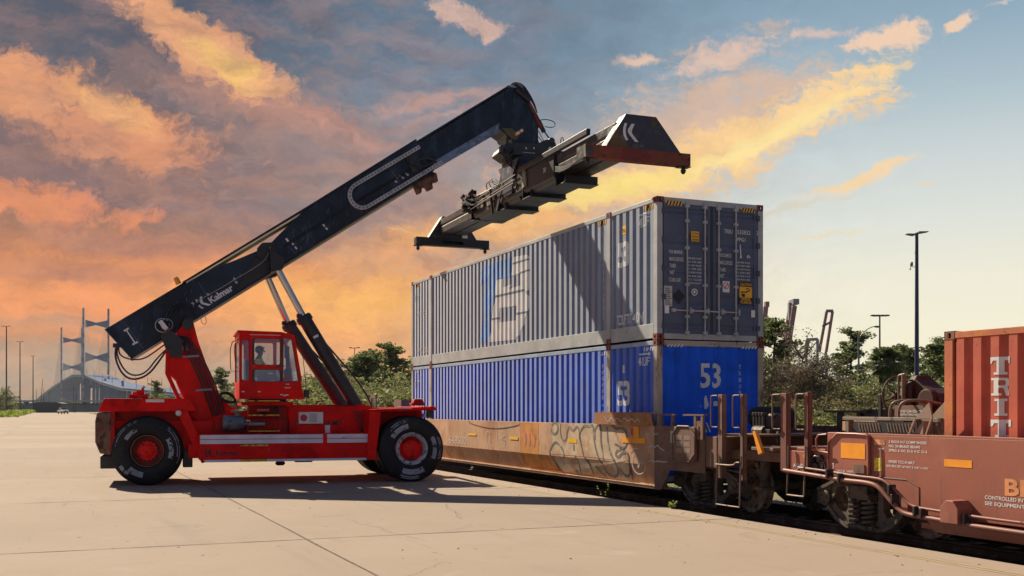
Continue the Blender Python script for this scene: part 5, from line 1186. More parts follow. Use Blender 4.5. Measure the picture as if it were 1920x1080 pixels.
b = MB(FM); b.tube(smooth_path([(.55, -.6, 7.95), (.4, -.62, 8.15), (.7, -.62, 8.28), (.95, -.6, 8.2), (.98, -.6, 8.1)]), .03, 8); b.tube(smooth_path([(.35, -.6, 8.3), (.2, -.62, 8.1), (.6, -.62, 8.0), (.9, -.62, 8.15)]), .025, 8); b.prism([(.1, 8.35), (.35, 8.45), (.62, 7.98), (.36, 7.86)], -.56, -.50); b.build('hydraulic_hose', BLACKM, boom, smooth=True)
b = MB(FM); b.prism([(.40, 7.62), (.52, 7.36), (.62, 7.40), (.62, 7.52), (.72, 7.56), (.80, 7.46), (.92, 7.52), (.90, 7.68), (1.06, 7.72), (1.02, 7.92), (.90, 7.96)], -.42, -.2); b.build('wear_pad', RUSTBLK, boom, bevel=.01)
b = MB(FM); b.lathe([(0, 0), (.06, 0), (.068, .02), (.062, .15), (.045, .18), (0, .185)], (-5.40, -.40, 4.80), (-.45, 0, .9), 16); b.build('beacon', AMBER, boom, smooth=True)
b = MB(FM)
b.tube(smooth_path([(-6.82, -.40, 3.30), (-6.86, -.42, 3.0), (-6.70, -.44, 2.60), (-6.45, -.46, 2.46), (-6.1, -.5, 2.58), (-5.8, -.55, 3.0), (-5.62, -.6, 3.30)]), .024, 8)
b.tube(smooth_path([(-6.80, -.36, 3.30), (-6.82, -.38, 3.05), (-6.64, -.42, 2.68), (-6.42, -.46, 2.56), (-6.15, -.5, 2.64), (-5.9, -.55, 3.0), (-5.66, -.6, 3.24)]), .020, 8)
b.tube(smooth_path([(-6.78, -.30, 3.28), (-6.76, -.34, 3.06), (-6.5, -.42, 2.95), (-6.2, -.46, 2.97), (-5.95, -.5, 3.15), (-5.68, -.6, 3.36)]), .018, 8)
b.box(-6.90, -6.72, -.44, -.26, 3.24, 3.34)
b.build('rear_hose', mat('hose_violet', (.02, .012, .05), .35), boom, smooth=True)
b = MB(FM)
for r_, x0 in ((.34, -5.30), (.29, -5.28), (.39, -5.32)):
    b.tube([(x0+r_*cos(radians(t))*1.0, -.60-.02*(r_ > .3), 3.85+r_*1.25*sin(radians(t))) for t in range(60, 215, 10)], .018, 7)
for k in range(4): b.tube(smooth_path([(-5.55+.07*k, -.62, 3.7), (-5.35+.05*k, -.68, 3.95+.05*k), (-5.12, -.68, 4.1), (-5.0+.03*k, -.6, 4.35)]), .016, 6)
b.prism([(-5.82, 3.52), (-5.62, 3.66), (-5.30, 3.40), (-5.48, 3.08), (-5.70, 3.18)], -1.0, -.80); b.box(-5.62, -5.34, -1.03, -.9, 3.0, 3.30)
b.build('hose_bundle', HOSE, boom, smooth=True)
b = MB(FM); b.lathe([(.16, 0), (.17, .01), (.16, .02)], (-5.78, -.62, 3.78), (0, 1, 0), 24); b.lathe([(.13, 0), (.14, .01), (.13, .02)], (-5.68, -.64, 3.80), (0, 1, 0), 24)
b.beam((-5.84, -.68, 3.88), (-5.68, -.68, 3.68), .05, .10); b.build('winch_cord', WHITE, boom)
# inner section, head and rotator
b = MB(FM); b.prism([(-.2, 7.35), (2.85, 9.30), (3.35, 10.36), (3.03, 10.37), (-.2, 8.15)], -.40, .40)
inner = b.build('inner_boom', NAVY, rs, bevel=.01)
b = MB(FM); b.prism([(.98, 8.02), (2.88, 9.23), (2.80, 9.42), (.90, 8.20)], -.415, -.40); b.build('slide_strip', mat('slide_blue', (.10, .15, .24), .5, var=.4, dirt=[((.25, .28, .33), 7, .5, .65)]), inner)
b = MB(FM); b.prism([(.5, 8.68), (3.02, 10.37), (3.0, 10.41), (.48, 8.72)], -.43, .43); b.build('flange_plate', NAVY, inner)
b = MB(FM); b.prism([(2.70, 9.22), (2.90, 9.10), (2.96, 9.0), (3.06, 8.98), (3.17, 8.78), (3.88, 8.86), (3.83, 9.02), (3.83, 9.43), (3.46, 10.08), (3.37, 10.34), (3.03, 10.36), (2.9, 10.25)], -.42, .42)
head = b.build('boom_head', NAVY, rs, bevel=.02)
b = MB(FM); b.prism([(2.80, 9.24), (3.08, 9.26), (3.30, 9.10), (3.20, 8.95), (3.04, 9.0), (2.9, 9.12)], -.435, -.42); b.build('worn_plate', mat('worn_olive', (.12, .09, .035), .7, var=.3), head)
b = MB(FM); rodp = [(3.16, 9.11), (3.36, 9.25)]; b.beam((3.16, -.45, 9.08), (3.38, -.45, 9.24), .03, .08); b.mi = 1; b.beam((3.20, -.47, 9.11), (3.26, -.47, 9.15), .02, .07); b.beam((3.31, -.47, 9.19), (3.36, -.47, 9.22), .02, .06); b.build('marker_lamp', [AMBER, STK['stk_white']], head)
b = MB(FM); b.prism([(3.42, 10.22), (3.50, 10.16), (3.98, 9.36), (3.93, 9.28), (3.84, 9.36)], -.46, -.36); b.build('tilt_cylinder', RUSTRED, head, bevel=.01)
b = MB(FM)
b.cyl((3.18, -.44, 10.30), (3.58, -.44, 10.02), .07, 14); b.cyl((3.92, -.44, 9.34), (3.98, -.44, 9.22), .06, 12); b.cyl((3.97, -.44, 9.26), (4.20, -.44, 8.98), .018, 8); b.cyl((3.99, -.38, 9.30), (4.24, -.38, 8.98), .014, 8)
for k in range(5):
    e = .05*k; b.tube(smooth_path([(3.02+.05*k, -.3-.04*k, 10.30), (3.12+e*.5, -.34, 10.52-e*.5), (3.40, -.36, 10.50-e), (3.60+e*.2, -.38, 10.22-e*.7), (3.74+e*.3, -.4, 9.94-e)]), .016, 7)
b.tube(smooth_path([(3.45, -.42, 10.1), (3.62, -.44, 9.80), (3.9, -.45, 9.5), (3.98, -.45, 9.3)]), .014, 6)
b.tube(smooth_path([(3.84, -.45, 9.53), (4.05, -.45, 9.58), (4.30, -.45, 9.52), (4.28, -.45, 9.38), (4.1, -.45, 9.36), (4.0, -.45, 9.38)]), .012, 6)
b.tube(smooth_path([(3.83, -.42, 9.1), (3.95, -.42, 8.95), (4.1, -.42, 9.05), (4.2, -.42, 9.0)]), .012, 6); b.tube([(3.83, -.42, 9.25), (3.98, -.42, 9.0)], .01, 6)
b.tube([(2.96, -.4, 9.0), (2.96, -.4, 8.72)], .035, 8)
b.build('head_hose', HOSE, head, smooth=True)
b = MB(FM)
b.prism([(2.80, 8.66), (2.86, 8.80), (3.10, 8.86), (3.80, 8.90), (4.0, 9.0), (4.18, 9.04), (4.28, 8.94), (4.33, 8.70), (4.30, 8.56), (3.05, 8.52)], -.55, .55)
b.cyl((4.16, -.58, 8.98), (4.16, .58, 8.98), .09, 14)
rot = b.build('rotator', BLACKM, rs, bevel=.02)
b = MB(FM); b.lathe([(.0, 0), (.62, 0), (.66, .03), (.66, .10), (.60, .12), (.60, .20), (0, .20)], (3.62, 0, 8.36), (0, 0, 1), 40); b.build('slewing_ring', DARKM, rot, smooth=True)
b = MB(FM)
b.box(2.72, 2.92, -.62, -.40, 8.50, 8.74)
for i in range(16):
    x = 2.76+R.uniform(0, .42); z = 8.28+R.uniform(0, .4); b.cyl((x, -.64, z), (x+R.uniform(-.1, .1), -.5, z+R.uniform(-.1, .1)), R.uniform(.015, .035), 7)
for i in range(10): b.tube(smooth_path([(2.8+R.uniform(0, .4), -.6, 8.7+R.uniform(-.1, .1)), (2.75+R.uniform(0, .2), -.68, 8.5), (2.85+R.uniform(0, .3), -.6, 8.3), (3.1, -.5, 8.15)]), .013, 6)
b.build('valve_block', BLACKM, rot)
b = MB(FM); b.add([(4.02, -.556, 8.66), (4.14, -.556, 8.62), (4.14, -.556, 8.82), (4.08, -.556, 8.80)], [(0, 1, 2, 3)])
for k in range(7): b.box(3.35+k*.05, 3.375+k*.05, -.556, -.552, 8.60, 8.62)
for x, z in ((3.42, 8.72), (3.64, 8.74)): b.box(x, x+.03, -.556, -.552, z-.02, z+.03)
b.build('lettering', WHITE, rot)
# lift cylinders
for s in (-1, 1):
    y = s*.86
    p0 = Vector((-.90, y, 1.42)); p1 = Vector((-2.48, y, 4.05)); p2 = Vector((-3.14, y*.86, 5.32))
    if s > 0: p0 = Vector((-.95, y, 1.40)); p1 = Vector((-2.66, y, 4.00)); p2 = Vector((-3.22, y*.86, 5.24))
    b = MB(FM); d = (p1-p0).normalized()
    b.tube([p0, p1], .165, 24); b.tube([p1-d*.14, p1-d*.02, p1+d*.03], [.20, .20, .17], 24); b.tube([p0-d*.1, p0+d*.25], .19, 24)
    lc = b.build('lift_cylinder', BLACKM, rs, smooth=True)
    b = MB(FM); b.tube([p1, p2], .085, 20); b.build('piston_rod', CHROME, lc, smooth=True)
    b = MB(FM); q = Vector((.20, 0, .10)); b.tube(smooth_path([p1+Vector((.1, -.12, -.1)), p1+q*1.0+Vector((0, 0, -.35)), p0+q+Vector((-.1, 0, .6)), p0+q*.6]), .022, 8); b.box(p1.x-.18, p1.x-.06, y-.24, y-.14, p1.z-.05, p1.z+.05); b.build('cylinder_pipe', HOSE, lc, smooth=True)
b = MB(FM); b.add([(-2.26, -1.03, 3.56), (-2.14, -1.03, 3.62), (-2.12, -1.03, 3.56), (-2.24, -1.03, 3.50)], [(0, 1, 2, 3)]); b.add([(-1.22, -1.04, 1.74), (-1.1, -1.04, 1.78), (-1.08, -1.04, 1.71), (-1.2, -1.04, 1.67)], [(0, 1, 2, 3)]); b.build('sticker', WHITE, rs)
# cab
CY0, CY1 = -1.35, .42
cabo = [(-4.04, 2.02), (-2.50, 2.02), (-2.55, 2.2), (-2.80, 3.50), (-3.04, 3.58), (-4.04, 3.62)]
win = [rrect(-4.0+.02, 2.46, -3.82, 3.42, .06), rrect(-3.69, 2.84, -3.09, 3.46, .05), rrect(-3.69, 2.44, -3.09, 2.72, .05), [(-3.01, 2.43), (-2.66, 2.46), (-2.82, 3.46), (-3.0, 3.49)]]
b = MB(FM)
plate_holes(b, cabo, win, CY0, CY0+.05); plate_holes(b, cabo, win, CY1-.05, CY1)
b.box(-4.04, -4.00, CY0+.05, CY1-.05, 2.02, 2.45); b.box(-4.04, -4.0, CY0+.05, CY1-.05, 3.42, 3.58); b.box(-4.04, -4.0, CY0+.05, CY0+.14, 2.45, 3.42); b.box(-4.04, -4.0, CY1-.14, CY1-.05, 2.45, 3.42)
b.prism([(-4.08, 3.60), (-4.08, 3.65), (-3.05, 3.63), (-2.74, 3.55), (-2.74, 3.49), (-3.04, 3.56)], CY0-.02, CY1+.02)
b.box(-3.98, -2.62, CY0+.05, CY1-.05, 2.02, 2.06)
b.prism([(-2.54, 2.02), (-2.50, 2.02), (-2.55, 2.24), (-2.60, 2.44), (-2.64, 2.44), (-2.59, 2.24)], CY0+.05, CY1-.05)
b.box(-3.98, -2.75, -1.20, .3, 1.86, 1.95)
cab = b.build('cab', RED, rs, bevel=.01)
b = MB(FM); b.box(-3.80, -2.9, -1.0, .2, 1.93, 2.02); b.build('cab_mount', BLACKM, cab)
b = MB(FM)
for w_ in win[:3]: plate_holes(b, [(q[0]+(q[0]-sum(p[0] for p in w_)/len(w_))*.06/.4, q[1]+(.012 if q[1] > sum(p[1] for p in w_)/len(w_) else -.012)) for q in w_], [w_], CY0-.008, CY0+.004)
plate_holes(b, [(-3.025, 2.415), (-2.64, 2.445), (-2.805, 3.475), (-3.015, 3.505)], [win[3]], CY0-.008, CY0+.004)
b.build('window_seal', BLACKM, cab)
for i, w_ in enumerate(win):
    b = MB(FM); plate_holes(b, w_, [], CY0+.02, CY0+.026); b.build('window', GLASSD if i == 2 else GLASS, cab)
b = MB(FM)
for w_ in win: plate_holes(b, w_, [], CY1-.026, CY1-.02)
b.box(-4.024, -4.018, CY0+.14, CY1-.14, 2.45, 3.42); b.prism([(-2.62, 2.46), (-2.605, 2.46), (-2.79, 3.49), (-2.80, 3.49)], CY0+.06, CY1-.06)
b.build('far_window', GLASS, cab)
b = MB(FM); b.prism([(-2.60, 2.44), (-2.56, 2.44), (-2.74, 3.50), (-2.80, 3.50)], CY0, CY0+.08); b.prism([(-2.60, 2.44), (-2.56, 2.44), (-2.74, 3.50), (-2.80, 3.50)], CY1-.08, CY1); b.build('cab_pillar', RED, cab)
b = MB(FM); hoop(b, [(-4.06, CY0+.1, 2.75), (-4.12, CY0+.1, 2.80), (-4.16, CY0+.1, 3.3), (-4.06, CY0+.1, 3.38)], .010); hoop(b, [(-4.05, CY0+.02, 2.68), (-4.18, CY0+.3, 2.68), (-4.22, CY0+.5, 2.74), (-4.22, CY0+.5, 3.38), (-4.05, CY0+.2, 3.44)], .010); b.build('grab_handle', BLACKM, cab, smooth=True)
b = MB(FM); b.box(-3.12, -3.04, CY0-.03, CY0, 2.78, 2.80); b.box(-3.18, -3.10, CY0-.012, CY0, 2.765, 2.815); b.build('door_handle', BLACKM, cab)
b = MB(FM)
for x in (-3.745, -3.035): b.box(x-.004, x+.004, CY0-.003, CY0+.001, 2.05, 3.50)
b.build('door_gap', BLACKM, cab)
b = MB(FM); b.box(-3.8, -3.08, CY0-.006, CY0-.002, 3.545, 3.556); text_add(b, 'XX', -2.96, 2.36, .03, .1, side(CY0-.004))
b.add([(-2.98, CY0-.004, 2.28), (-2.84, CY0-.004, 2.28), (-2.84, CY0-.004, 2.295), (-2.98, CY0-.004, 2.295)], [(0, 1, 2, 3)])
for x, z in ((-3.58, 2.19), (-3.95, 2.19), (-3.05, 2.12), (-2.98, 2.10), (-2.92, 2.115)): b.box(x-.03, x+.03, CY0-.006, CY0-.002, z-.012, z+.012)
b.build('scuff', WHITE, cab)
b = MB(FM); b.box(-2.99, -2.87, CY0+.017, CY0+.019, 2.49, 2.55); b.build('sticker', STK['stk_red'], cab)
b = MB(FM); b.box(-2.50, -2.38, CY0+.1, CY0+.3, 2.06, 2.24); b.build('work_lamp', BLACKM, cab, bevel=.01)
# inside: seat, steering column, console
INT = mat('cab_interior', (.06, .07, .10), .7)
b = MB(FM); b.box(-3.72, -3.30, -.72, -.22, 2.30, 2.42); b.prism([(-3.84, 2.40), (-3.72, 2.40), (-3.76, 3.0), (-3.86, 3.0)], -.70, -.24); b.box(-3.62, -3.40, -.6, -.34, 2.06, 2.3); b.build('seat', INT, cab, bevel=.03)
b = MB(FM); b.tube([(-2.86, -.47, 2.10), (-2.96, -.47, 2.60), (-3.02, -.47, 2.74)], .04, 10); b.lathe([(.17, 0), (.182, .01), (.17, .02), (.160, .01), (.17, 0)], (-3.03, -.47, 2.76), (-.5, 0, .86), 24); b.box(-2.95, -2.80, -1.1, -.9, 2.1, 2.75); b.box(-2.92, -2.84, -1.08, -1.0, 2.7, 3.3); b.build('steering_column', INT, cab, smooth=True)
b = MB(FM); b.box(-2.98, -2.90, CY0+.06, CY0+.10, 3.0, 3.30); b.cyl((-2.93, CY0+.1, 3.3), (-2.88, CY0+.2, 3.48), .01, 6); b.build('mirror', BLACKM, cab)
# steps, tank, air filter, coiled cable beside the cab
b = MB(FM)
for x in (-3.86, -3.12): b.box(x, x+.02, -1.55, -1.45, 1.20, 1.99)
for z in (1.96, 1.62, 1.24): b.box(-3.84, -3.12, -1.55, -1.25, z-.02, z)
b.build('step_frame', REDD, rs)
b = MB(FM)
for z in (1.975, 1.635, 1.255): b.box(-3.84, -3.12, -1.57, -1.545, z-.016, z+.008)
b.build('step_edge', YELLOW, rs)
b = MB(FM); b.box(-3.62, -3.34, -1.28, -1.27, 1.72, 1.78); b.build('sticker', mat('sticker_red', (.6, .08, .08), .5), rs)
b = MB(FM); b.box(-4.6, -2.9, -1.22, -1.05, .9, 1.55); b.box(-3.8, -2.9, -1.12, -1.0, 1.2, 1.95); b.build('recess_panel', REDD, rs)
b = MB(FM); b.lathe([(0, 0), (.16, 0), (.18, .02), (.18, .48), (.16, .50), (0, .50)], (-4.42, -1.35, 1.44), (1, 0, 0), 24); b.build('air_tank', mat('tank_bluegrey', (.09, .12, .15), .45, var=.3, dirt=[(GRIME, 5, .5, .7)]), rs, smooth=True)
b = MB(FM); b.lathe([(0, 0), (.16, 0), (.17, .02), (.17, .04), (.10, .07), (0, .07)], (-4.08, -1.35, 1.70), (0, 0, 1), 24); b.cyl((-4.08, -1.35, 1.5), (-4.08, -1.35, 1.70), .07, 12); b.build('air_filter', mat('filter_tan', (.16, .13, .09), .6), rs, smooth=True)
b = MB(FM); b.cyl((-3.80, -1.4, 1.42), (-3.45, -1.4, 1.42), .055, 12); b.cyl((-3.92, -1.38, 1.42), (-3.80, -1.38, 1.42), .09, 12); b.build('hydraulic_valve', GREYM, rs, smooth=True)
b = MB(FM)
for k in range(7):
    cx, cz, ra, rb_ = -4.28+R.uniform(-.02, .02), 2.05+R.uniform(-.015, .015), .19+R.uniform(-.03, .02), .10+R.uniform(-.02, .015)
    b.tube([(cx+ra*cos(t*pi/12)*cos(-.4)-rb_*sin(t*pi/12)*sin(-.4), -1.0+.03*k*.5, cz+ra*cos(t*pi/12)*sin(-.4)+rb_*sin(t*pi/12)*cos(-.4)) for t in range(25)], .012, 6, False)
b.build('coiled_cable', HOSE, rs, smooth=True)
b = MB(FM); b.tube([(-2.42, -1.0, 1.9), (-2.44, -1.0, 2.5), (-2.52, -1.0, 3.2)], .008, 6); b.tube([(-2.0, -1.15, 1.86), (-1.2, -1.15, 1.86)], .012, 6); b.tube([(-1.9, 1.05, 1.86), (-1.9, 1.05, 1.98), (-1.7, 1.05, 1.98), (-1.7, 1.05, 1.86)], .02, 6); b.build('rail_tube', BLACKM, rs)
# wheels
def wheel(x, ynear, s, w, hub):
    """s=-1: outer face towards the viewer"""
    R0, ri = .805, .40 if hub == 'front' else .37
    o = lambda d: -s*d*(-1)      # d metres inward from the outer face
    c = (x, ynear, R0)
    ins = -s      # inward direction along y
    prof = [(ri, .10), (ri+.02, .03), (ri+.07, .012), (ri+.20, 0.0), (ri+.30, .018), (.765, .045), (.795, .075), (R0, .11)]
    g = [(R0, .11), (R0, .17), (.785, .175), (.785, .195), (R0, .20), (R0, w/2-.01), (.785, w/2-.01), (.785, w/2+.01), (R0, w/2+.01), (R0, w-.20), (.785, w-.195), (.785, w-.175), (R0, w-.17), (R0, w-.11)]
    full = prof+g[1:-1]+[(r_, w-d) for r_, d in prof[::-1]]
    b = MB(FM); b.lathe([(r_, d*ins) for r_, d in full], c, (0, 1, 0), 64)
    wt = root_wheel(b, x, ynear, hub)
    return wt
def root_wheel(b, x, y, hub):
    t = b.build('wheel', RUBBER, rs, smooth=True)
    return t
WHP = mat('tyre_white_patch', (.30, .31, .35), .7, var=.2, dirt=[((.02, .02, .025), 9, .52, .62)])
def sidepatch(parent, x, yf, ins, ri, r0, r1, a0, a1, m):
    prof = [(ri, .10), (ri+.02, .03), (ri+.07, .012), (ri+.20, 0.0), (ri+.30, .018), (.765, .045), (.795, .075)]
    def dy(r_):
        for (ra, da), (rb2, db_) in zip(prof, prof[1:]):
            if ra <= r_ <= rb2: return da+(db_-da)*(r_-ra)/(rb2-ra)
        return .07
    b = MB(FM); nr, na = 5, 14; vs = []
    for i in range(nr+1):
        r_ = r0+(r1-r0)*i/nr
        for j in range(na+1):
            a = radians(a0+(a1-a0)*j/na); vs.append((x+r_*cos(a), yf+ins*(dy(r_)-.004), .805+r_*sin(a)))
    b.add(vs, [(i*(na+1)+j, i*(na+1)+j+1, (i+1)*(na+1)+j+1, (i+1)*(na+1)+j) for i in range(nr) for j in range(na)])
    return b.build('painted_mark', m, parent)
RIMG = mat('rim_grey', (.50, .50, .54), .5, metal=.2, var=.3, dirt=[(GRIME, 9, .5, .62)])
RIMR = mat('rim_rust_red', (.12, .018, .014), .6, var=.4, dirt=[((.45, .02, .015), 6, .55, .72)])
def hub_front(t, x, yf, ins):
    b = MB(FM); b.lathe([(.405, ins*.10), (.405, ins*.04), (.385, ins*.02), (.355, ins*.035), (.335, ins*.06), (.32, ins*.05), (.30, ins*.10), (.29, ins*.26)], (x, yf, .805), (0, 1, 0), 48); b.build('rim', RIMG, t, smooth=True)
    b = MB(FM); b.lathe([(.29, ins*.27), (.25, ins*.27), (.24, ins*.22), (.23, ins*.22), (.22, ins*.10), (.20, ins*.085), (0, ins*.085)], (x, yf, .805), (0, 1, 0), 32)
    for k in range(12): a = k*pi/6; b.cyl((x+.262*cos(a), yf+ins*.22, .805+.262*sin(a)), (x+.262*cos(a), yf+ins*.30, .805+.262*sin(a)), .018, 6)
    b.build('hub', REDH, t, smooth=True)
def hub_rear(t, x, yf, ins):
    b = MB(FM); b.lathe([(.375, ins*.10), (.375, ins*.03), (.36, ins*.02), (.355, ins*.05), (.33, ins*.09), (.25, ins*.14), (0, ins*.15)], (x, yf, .805), (0, 1, 0), 48); b.build('rim', RIMR, t, smooth=True)
    b = MB(FM); b.lathe([(.366, ins*.016), (.358, ins*.016)], (x, yf, .805), (0, 1, 0), 48); b.build('rim_ring', mat('ring_olive', (.28, .20, .06), .6), t)
    b = MB(FM); star = []
    for k in range(32): rr2 = .245 if k % 2 == 0 or (k//2) % 1 else .205; a = 2*pi*k/32; star.append((x+(.245 if (k//1) % 2 == 0 else .20)*cos(a), .805+(.245 if k % 2 == 0 else .20)*sin(a)))
    ya, yb = sorted((yf+ins*.15, yf+ins*.06)); b.prism(star, ya, yb); b.lathe([(.155, ins*.06), (.15, ins*.02), (.09, ins*.0), (0, ins*-.005)], (x, yf, .805), (0, 1, 0), 28); b.build('hub', REDH, t)
def mkwheel(x, yf, s, w, kind, patches=True):
    ins = -s; ri = .405 if kind == 'front' else .375
    prof = [(ri, .10), (ri+.02, .03), (ri+.07, .012), (ri+.20, 0.0), (ri+.30, .018), (.765, .045), (.795, .075), (.805, .11)]
    g = [(.805, .17), (.785, .175), (.785, .195), (.805, .20), (.805, w/2-.012), (.782, w/2-.01), (.782, w/2+.01), (.805, w/2+.012), (.805, w-.20), (.785, w-.195), (.785, w-.175), (.805, w-.17)]
    full = prof+g+[(r_, w-d) for r_, d in prof[::-1]]
    b = MB(FM); b.lathe([(r_, d*ins) for r_, d in full], (x, yf, .805), (0, 1, 0), 64)
    t = b.build('wheel', RUBBER, rs, smooth=True)
    # moulded rings and the worn white marks left on the side wall
    (hub_front if kind == 'front' else hub_rear)(t, x, yf, ins)
    if patches:
        for a0, a1, r0, r1 in (((-115, -60, .50, .63), (-115, -72, .67, .70), (-112, -75, .72, .74), (-25, 30, .52, .62), (-22, 25, .68, .70), (-20, 22, .72, .735), (100, 150, .50, .62), (98, 140, .67, .69), (98, 135, .72, .735)) if kind == 'front' else
                               ((-20, 32, .48, .58), (-12, 48, .66, .675), (-25, 50, .71, .722), (115, 150, .50, .585), (110, 170, .70, .712), (-135, -100, .50, .63), (-150, -128, .64, .72), (108, 150, .735, .745))):
            sidepatch(t, x, yf, ins, ri, r0, r1, a0, a1, WHP)
        for r_ in (.56, .69, .74): sidepatch(t, x, yf, ins, ri, r_, r_+.004, 0, 360, RUBBER)
    return t
mkwheel(0, -2.05, -1, .50, 'front'); mkwheel(0, -1.50, -1, .50, 'front', False)
mkwheel(0, 2.05, 1, .50, 'front', False); mkwheel(0, 1.50, 1, .50, 'front', False)
mkwheel(-6.11, -1.40, -1, .50, 'rear'); mkwheel(-6.11, 1.40, 1, .50, 'rear', False)
b = MB(FM); b.cyl((-6.11, -1.0, .8), (-6.11, 1.0, .8), .16, 16); b.build('rear_axle', BLACKM, rs, smooth=True)
b = MB(FM); b.lathe([(.0, 0), (.10, 0), (.12, -.05), (.08, -.09), (0, -.09)], (-3.1, -1.5, .52), (0, 0, 1), 16); b.box(-2.75, -2.35, -1.6, -1.3, .50, .56); b.build('drain_cover', BLACKM, rs)
# spreader
b = MB(FS)
b.prism([(-.46, 7.36), (-.50, 7.42), (-.50, 7.98), (-.42, 8.04), (.42, 8.04), (.50, 7.98), (.50, 7.42), (.46, 7.36)], -2.9, 3.0, 'x')
b.prism([(-.40, 7.28), (-.46, 7.36), (.46, 7.36), (.40, 7.28)], 3.0, 1.4, 'x'); b.prism([(-.40, 7.28), (-.46, 7.36), (.46, 7.36), (.40, 7.28)], -2.6, .6, 'x')
b.prism([(-.56, 7.94), (-.56, 8.08), (-.46, 8.08), (-.46, 7.94)], .8, 5.0, 'x'); b.prism([(.46, 7.94), (.46, 8.08), (.56, 8.08), (.56, 7.94)], .8, 5.0, 'x')
b.prism([(-.85, 7.95), (.85, 7.95), (.62, 8.36), (-.62, 8.36)], -.5, .5)
b.cyl((0, 0, 8.0), (0, 0, 8.40), .42, 28)
sp = b.build('spreader', DARKM, rs, bevel=.015)
for x0, z0, ln, yw in ((-3.20, 7.32, .34, .50), (-.85, 7.20, .50, .52), (.98, 7.20, .52, .52), (3.02, 7.16, .50, .46)):
    b = MB(FS); b.box(x0, x0+ln, -yw, yw, z0, z0+.022); b.box(x0+ln-.03, x0+ln, -yw+.03, yw-.03, z0+.022, z0+.20); b.box(x0, x0+.03, -yw, yw, z0+.022, 7.98 if x0 in (-3.20, 3.02) else z0+.3)
    b.build('bottom_flange', DARKM, sp, bevel=.006)
b = MB(FS); b.prism([(-.55, 7.22), (-.62, 7.9), (-.56, 7.9), (-.49, 7.22)], -1.30, -1.24, 'x'); b.beam((-.85, -.55, 7.24), (-.35, -.56, 7.92), .03, .12); b.build('stay_plate', DARKM, sp)
for sg, nm in ((1, 'near'), (-1, 'far')):
    b = MB(FS); xa, xb = (2.4, 6.2) if sg > 0 else (-6.42, -2.2)
    for ya, yb in ((-.44, -.03), (.03, .44)):
        b.prism([(ya, 7.46), (ya, 7.66), (ya+.025, 7.68), (ya+.025, 7.72), (ya, 7.74), (ya, 7.92), (yb, 7.92), (yb, 7.46)], xa, xb, 'x')
    b.build('telescopic_arm', ARMM, sp, bevel=.008)
    X = 6.2 if sg > 0 else -6.72
    b = MB(FS)
    for y in (-1.25,): plate_holes(b, [(y, 7.07), (-y, 7.07), (-y, 7.33), (y, 7.33)], [rrect(-.35, 7.14, .35, 7.24, .04)] if sg < 0 else [], X+.24, X+.26, lambda u, t, w: (t, u, w))
    b.box(X, X+.02, -1.25, 1.25, 7.07, 7.33); b.box(X+.02, X+.24, -1.25, 1.25, 7.31, 7.33); b.box(X+.02, X+.24, -1.25, 1.25, 7.07, 7.09)
    b.box(X+.02, X+.24, -1.25, -1.23, 7.09, 7.31); b.box(X+.02, X+.24, 1.23, 1.25, 7.09, 7.31)
    b.build('end_beam', RUSTRED if sg > 0 else DARKM, sp, bevel=.008)
    b = MB(FS); trap = [(-.78, 7.33), (1.02, 7.33), (.42, 8.06), (-.30, 8.06)] if sg > 0 else [(-.82, 7.33), (.82, 7.33), (.36, 8.04), (-.36, 8.04)]
    b.prism(trap, X+.20, X+.23, 'x'); b.prism([(p*.96, q) for p, q in trap], X-.05, X-.02, 'x')
    for (p, q) in ((trap[0], trap[3]), (trap[3], trap[2]), (trap[2], trap[1])):
        b.add([(X-.1, p[0], p[1]), (X+.23, p[0], p[1]), (X+.23, q[0], q[1]), (X-.1, q[0], q[1])], [(0, 1, 2, 3)])
    b.build('end_plate', mat('end_plate_dark', (.022, .020, .030), .4, var=.4, vs=1.5, dirt=[((.10, .06, .02), 1.6, .52, .62), ((.13, .14, .18), 2.2, .58, .75), (RUST, 6, .62, .7)], bump=.1), sp)
    for y in (-1.15, 1.15):
        b = MB(FS); b.lathe([(.045, 0), (.045, -.06), (.065, -.08), (.05, -.13), (.02, -.16), (0, -.16)], (X+.12, y, 7.07), (0, 0, 1), 12); b.box(X+.02, X+.22, y-.14, y+.14, 7.05, 7.07); b.build('twist_lock', DARKM, sp)
    b = MB(FS); b.box(X+.26, X+.275, -1.25, -1.10, 7.10, 7.30)
    if sg > 0: b.box(6.0, 6.46, -1.262, -1.25, 7.06, 7.34)
    b.build('corner_plate', ARMM, sp)
b = MB(FS)
kmark(b, -.38, 7.50, .36, lambda u, v: (6.434, u, v))
b.build('side_emblem', LOGOW, sp)
b = MB(FS); text_add(b, '30', 2.35, 7.62, .12, .16, lambda u, v: (u, -.504, v)); b.box(-6.44, -6.43, .30, .48, 7.36, 7.45); b.build('lettering', WHITE, sp)
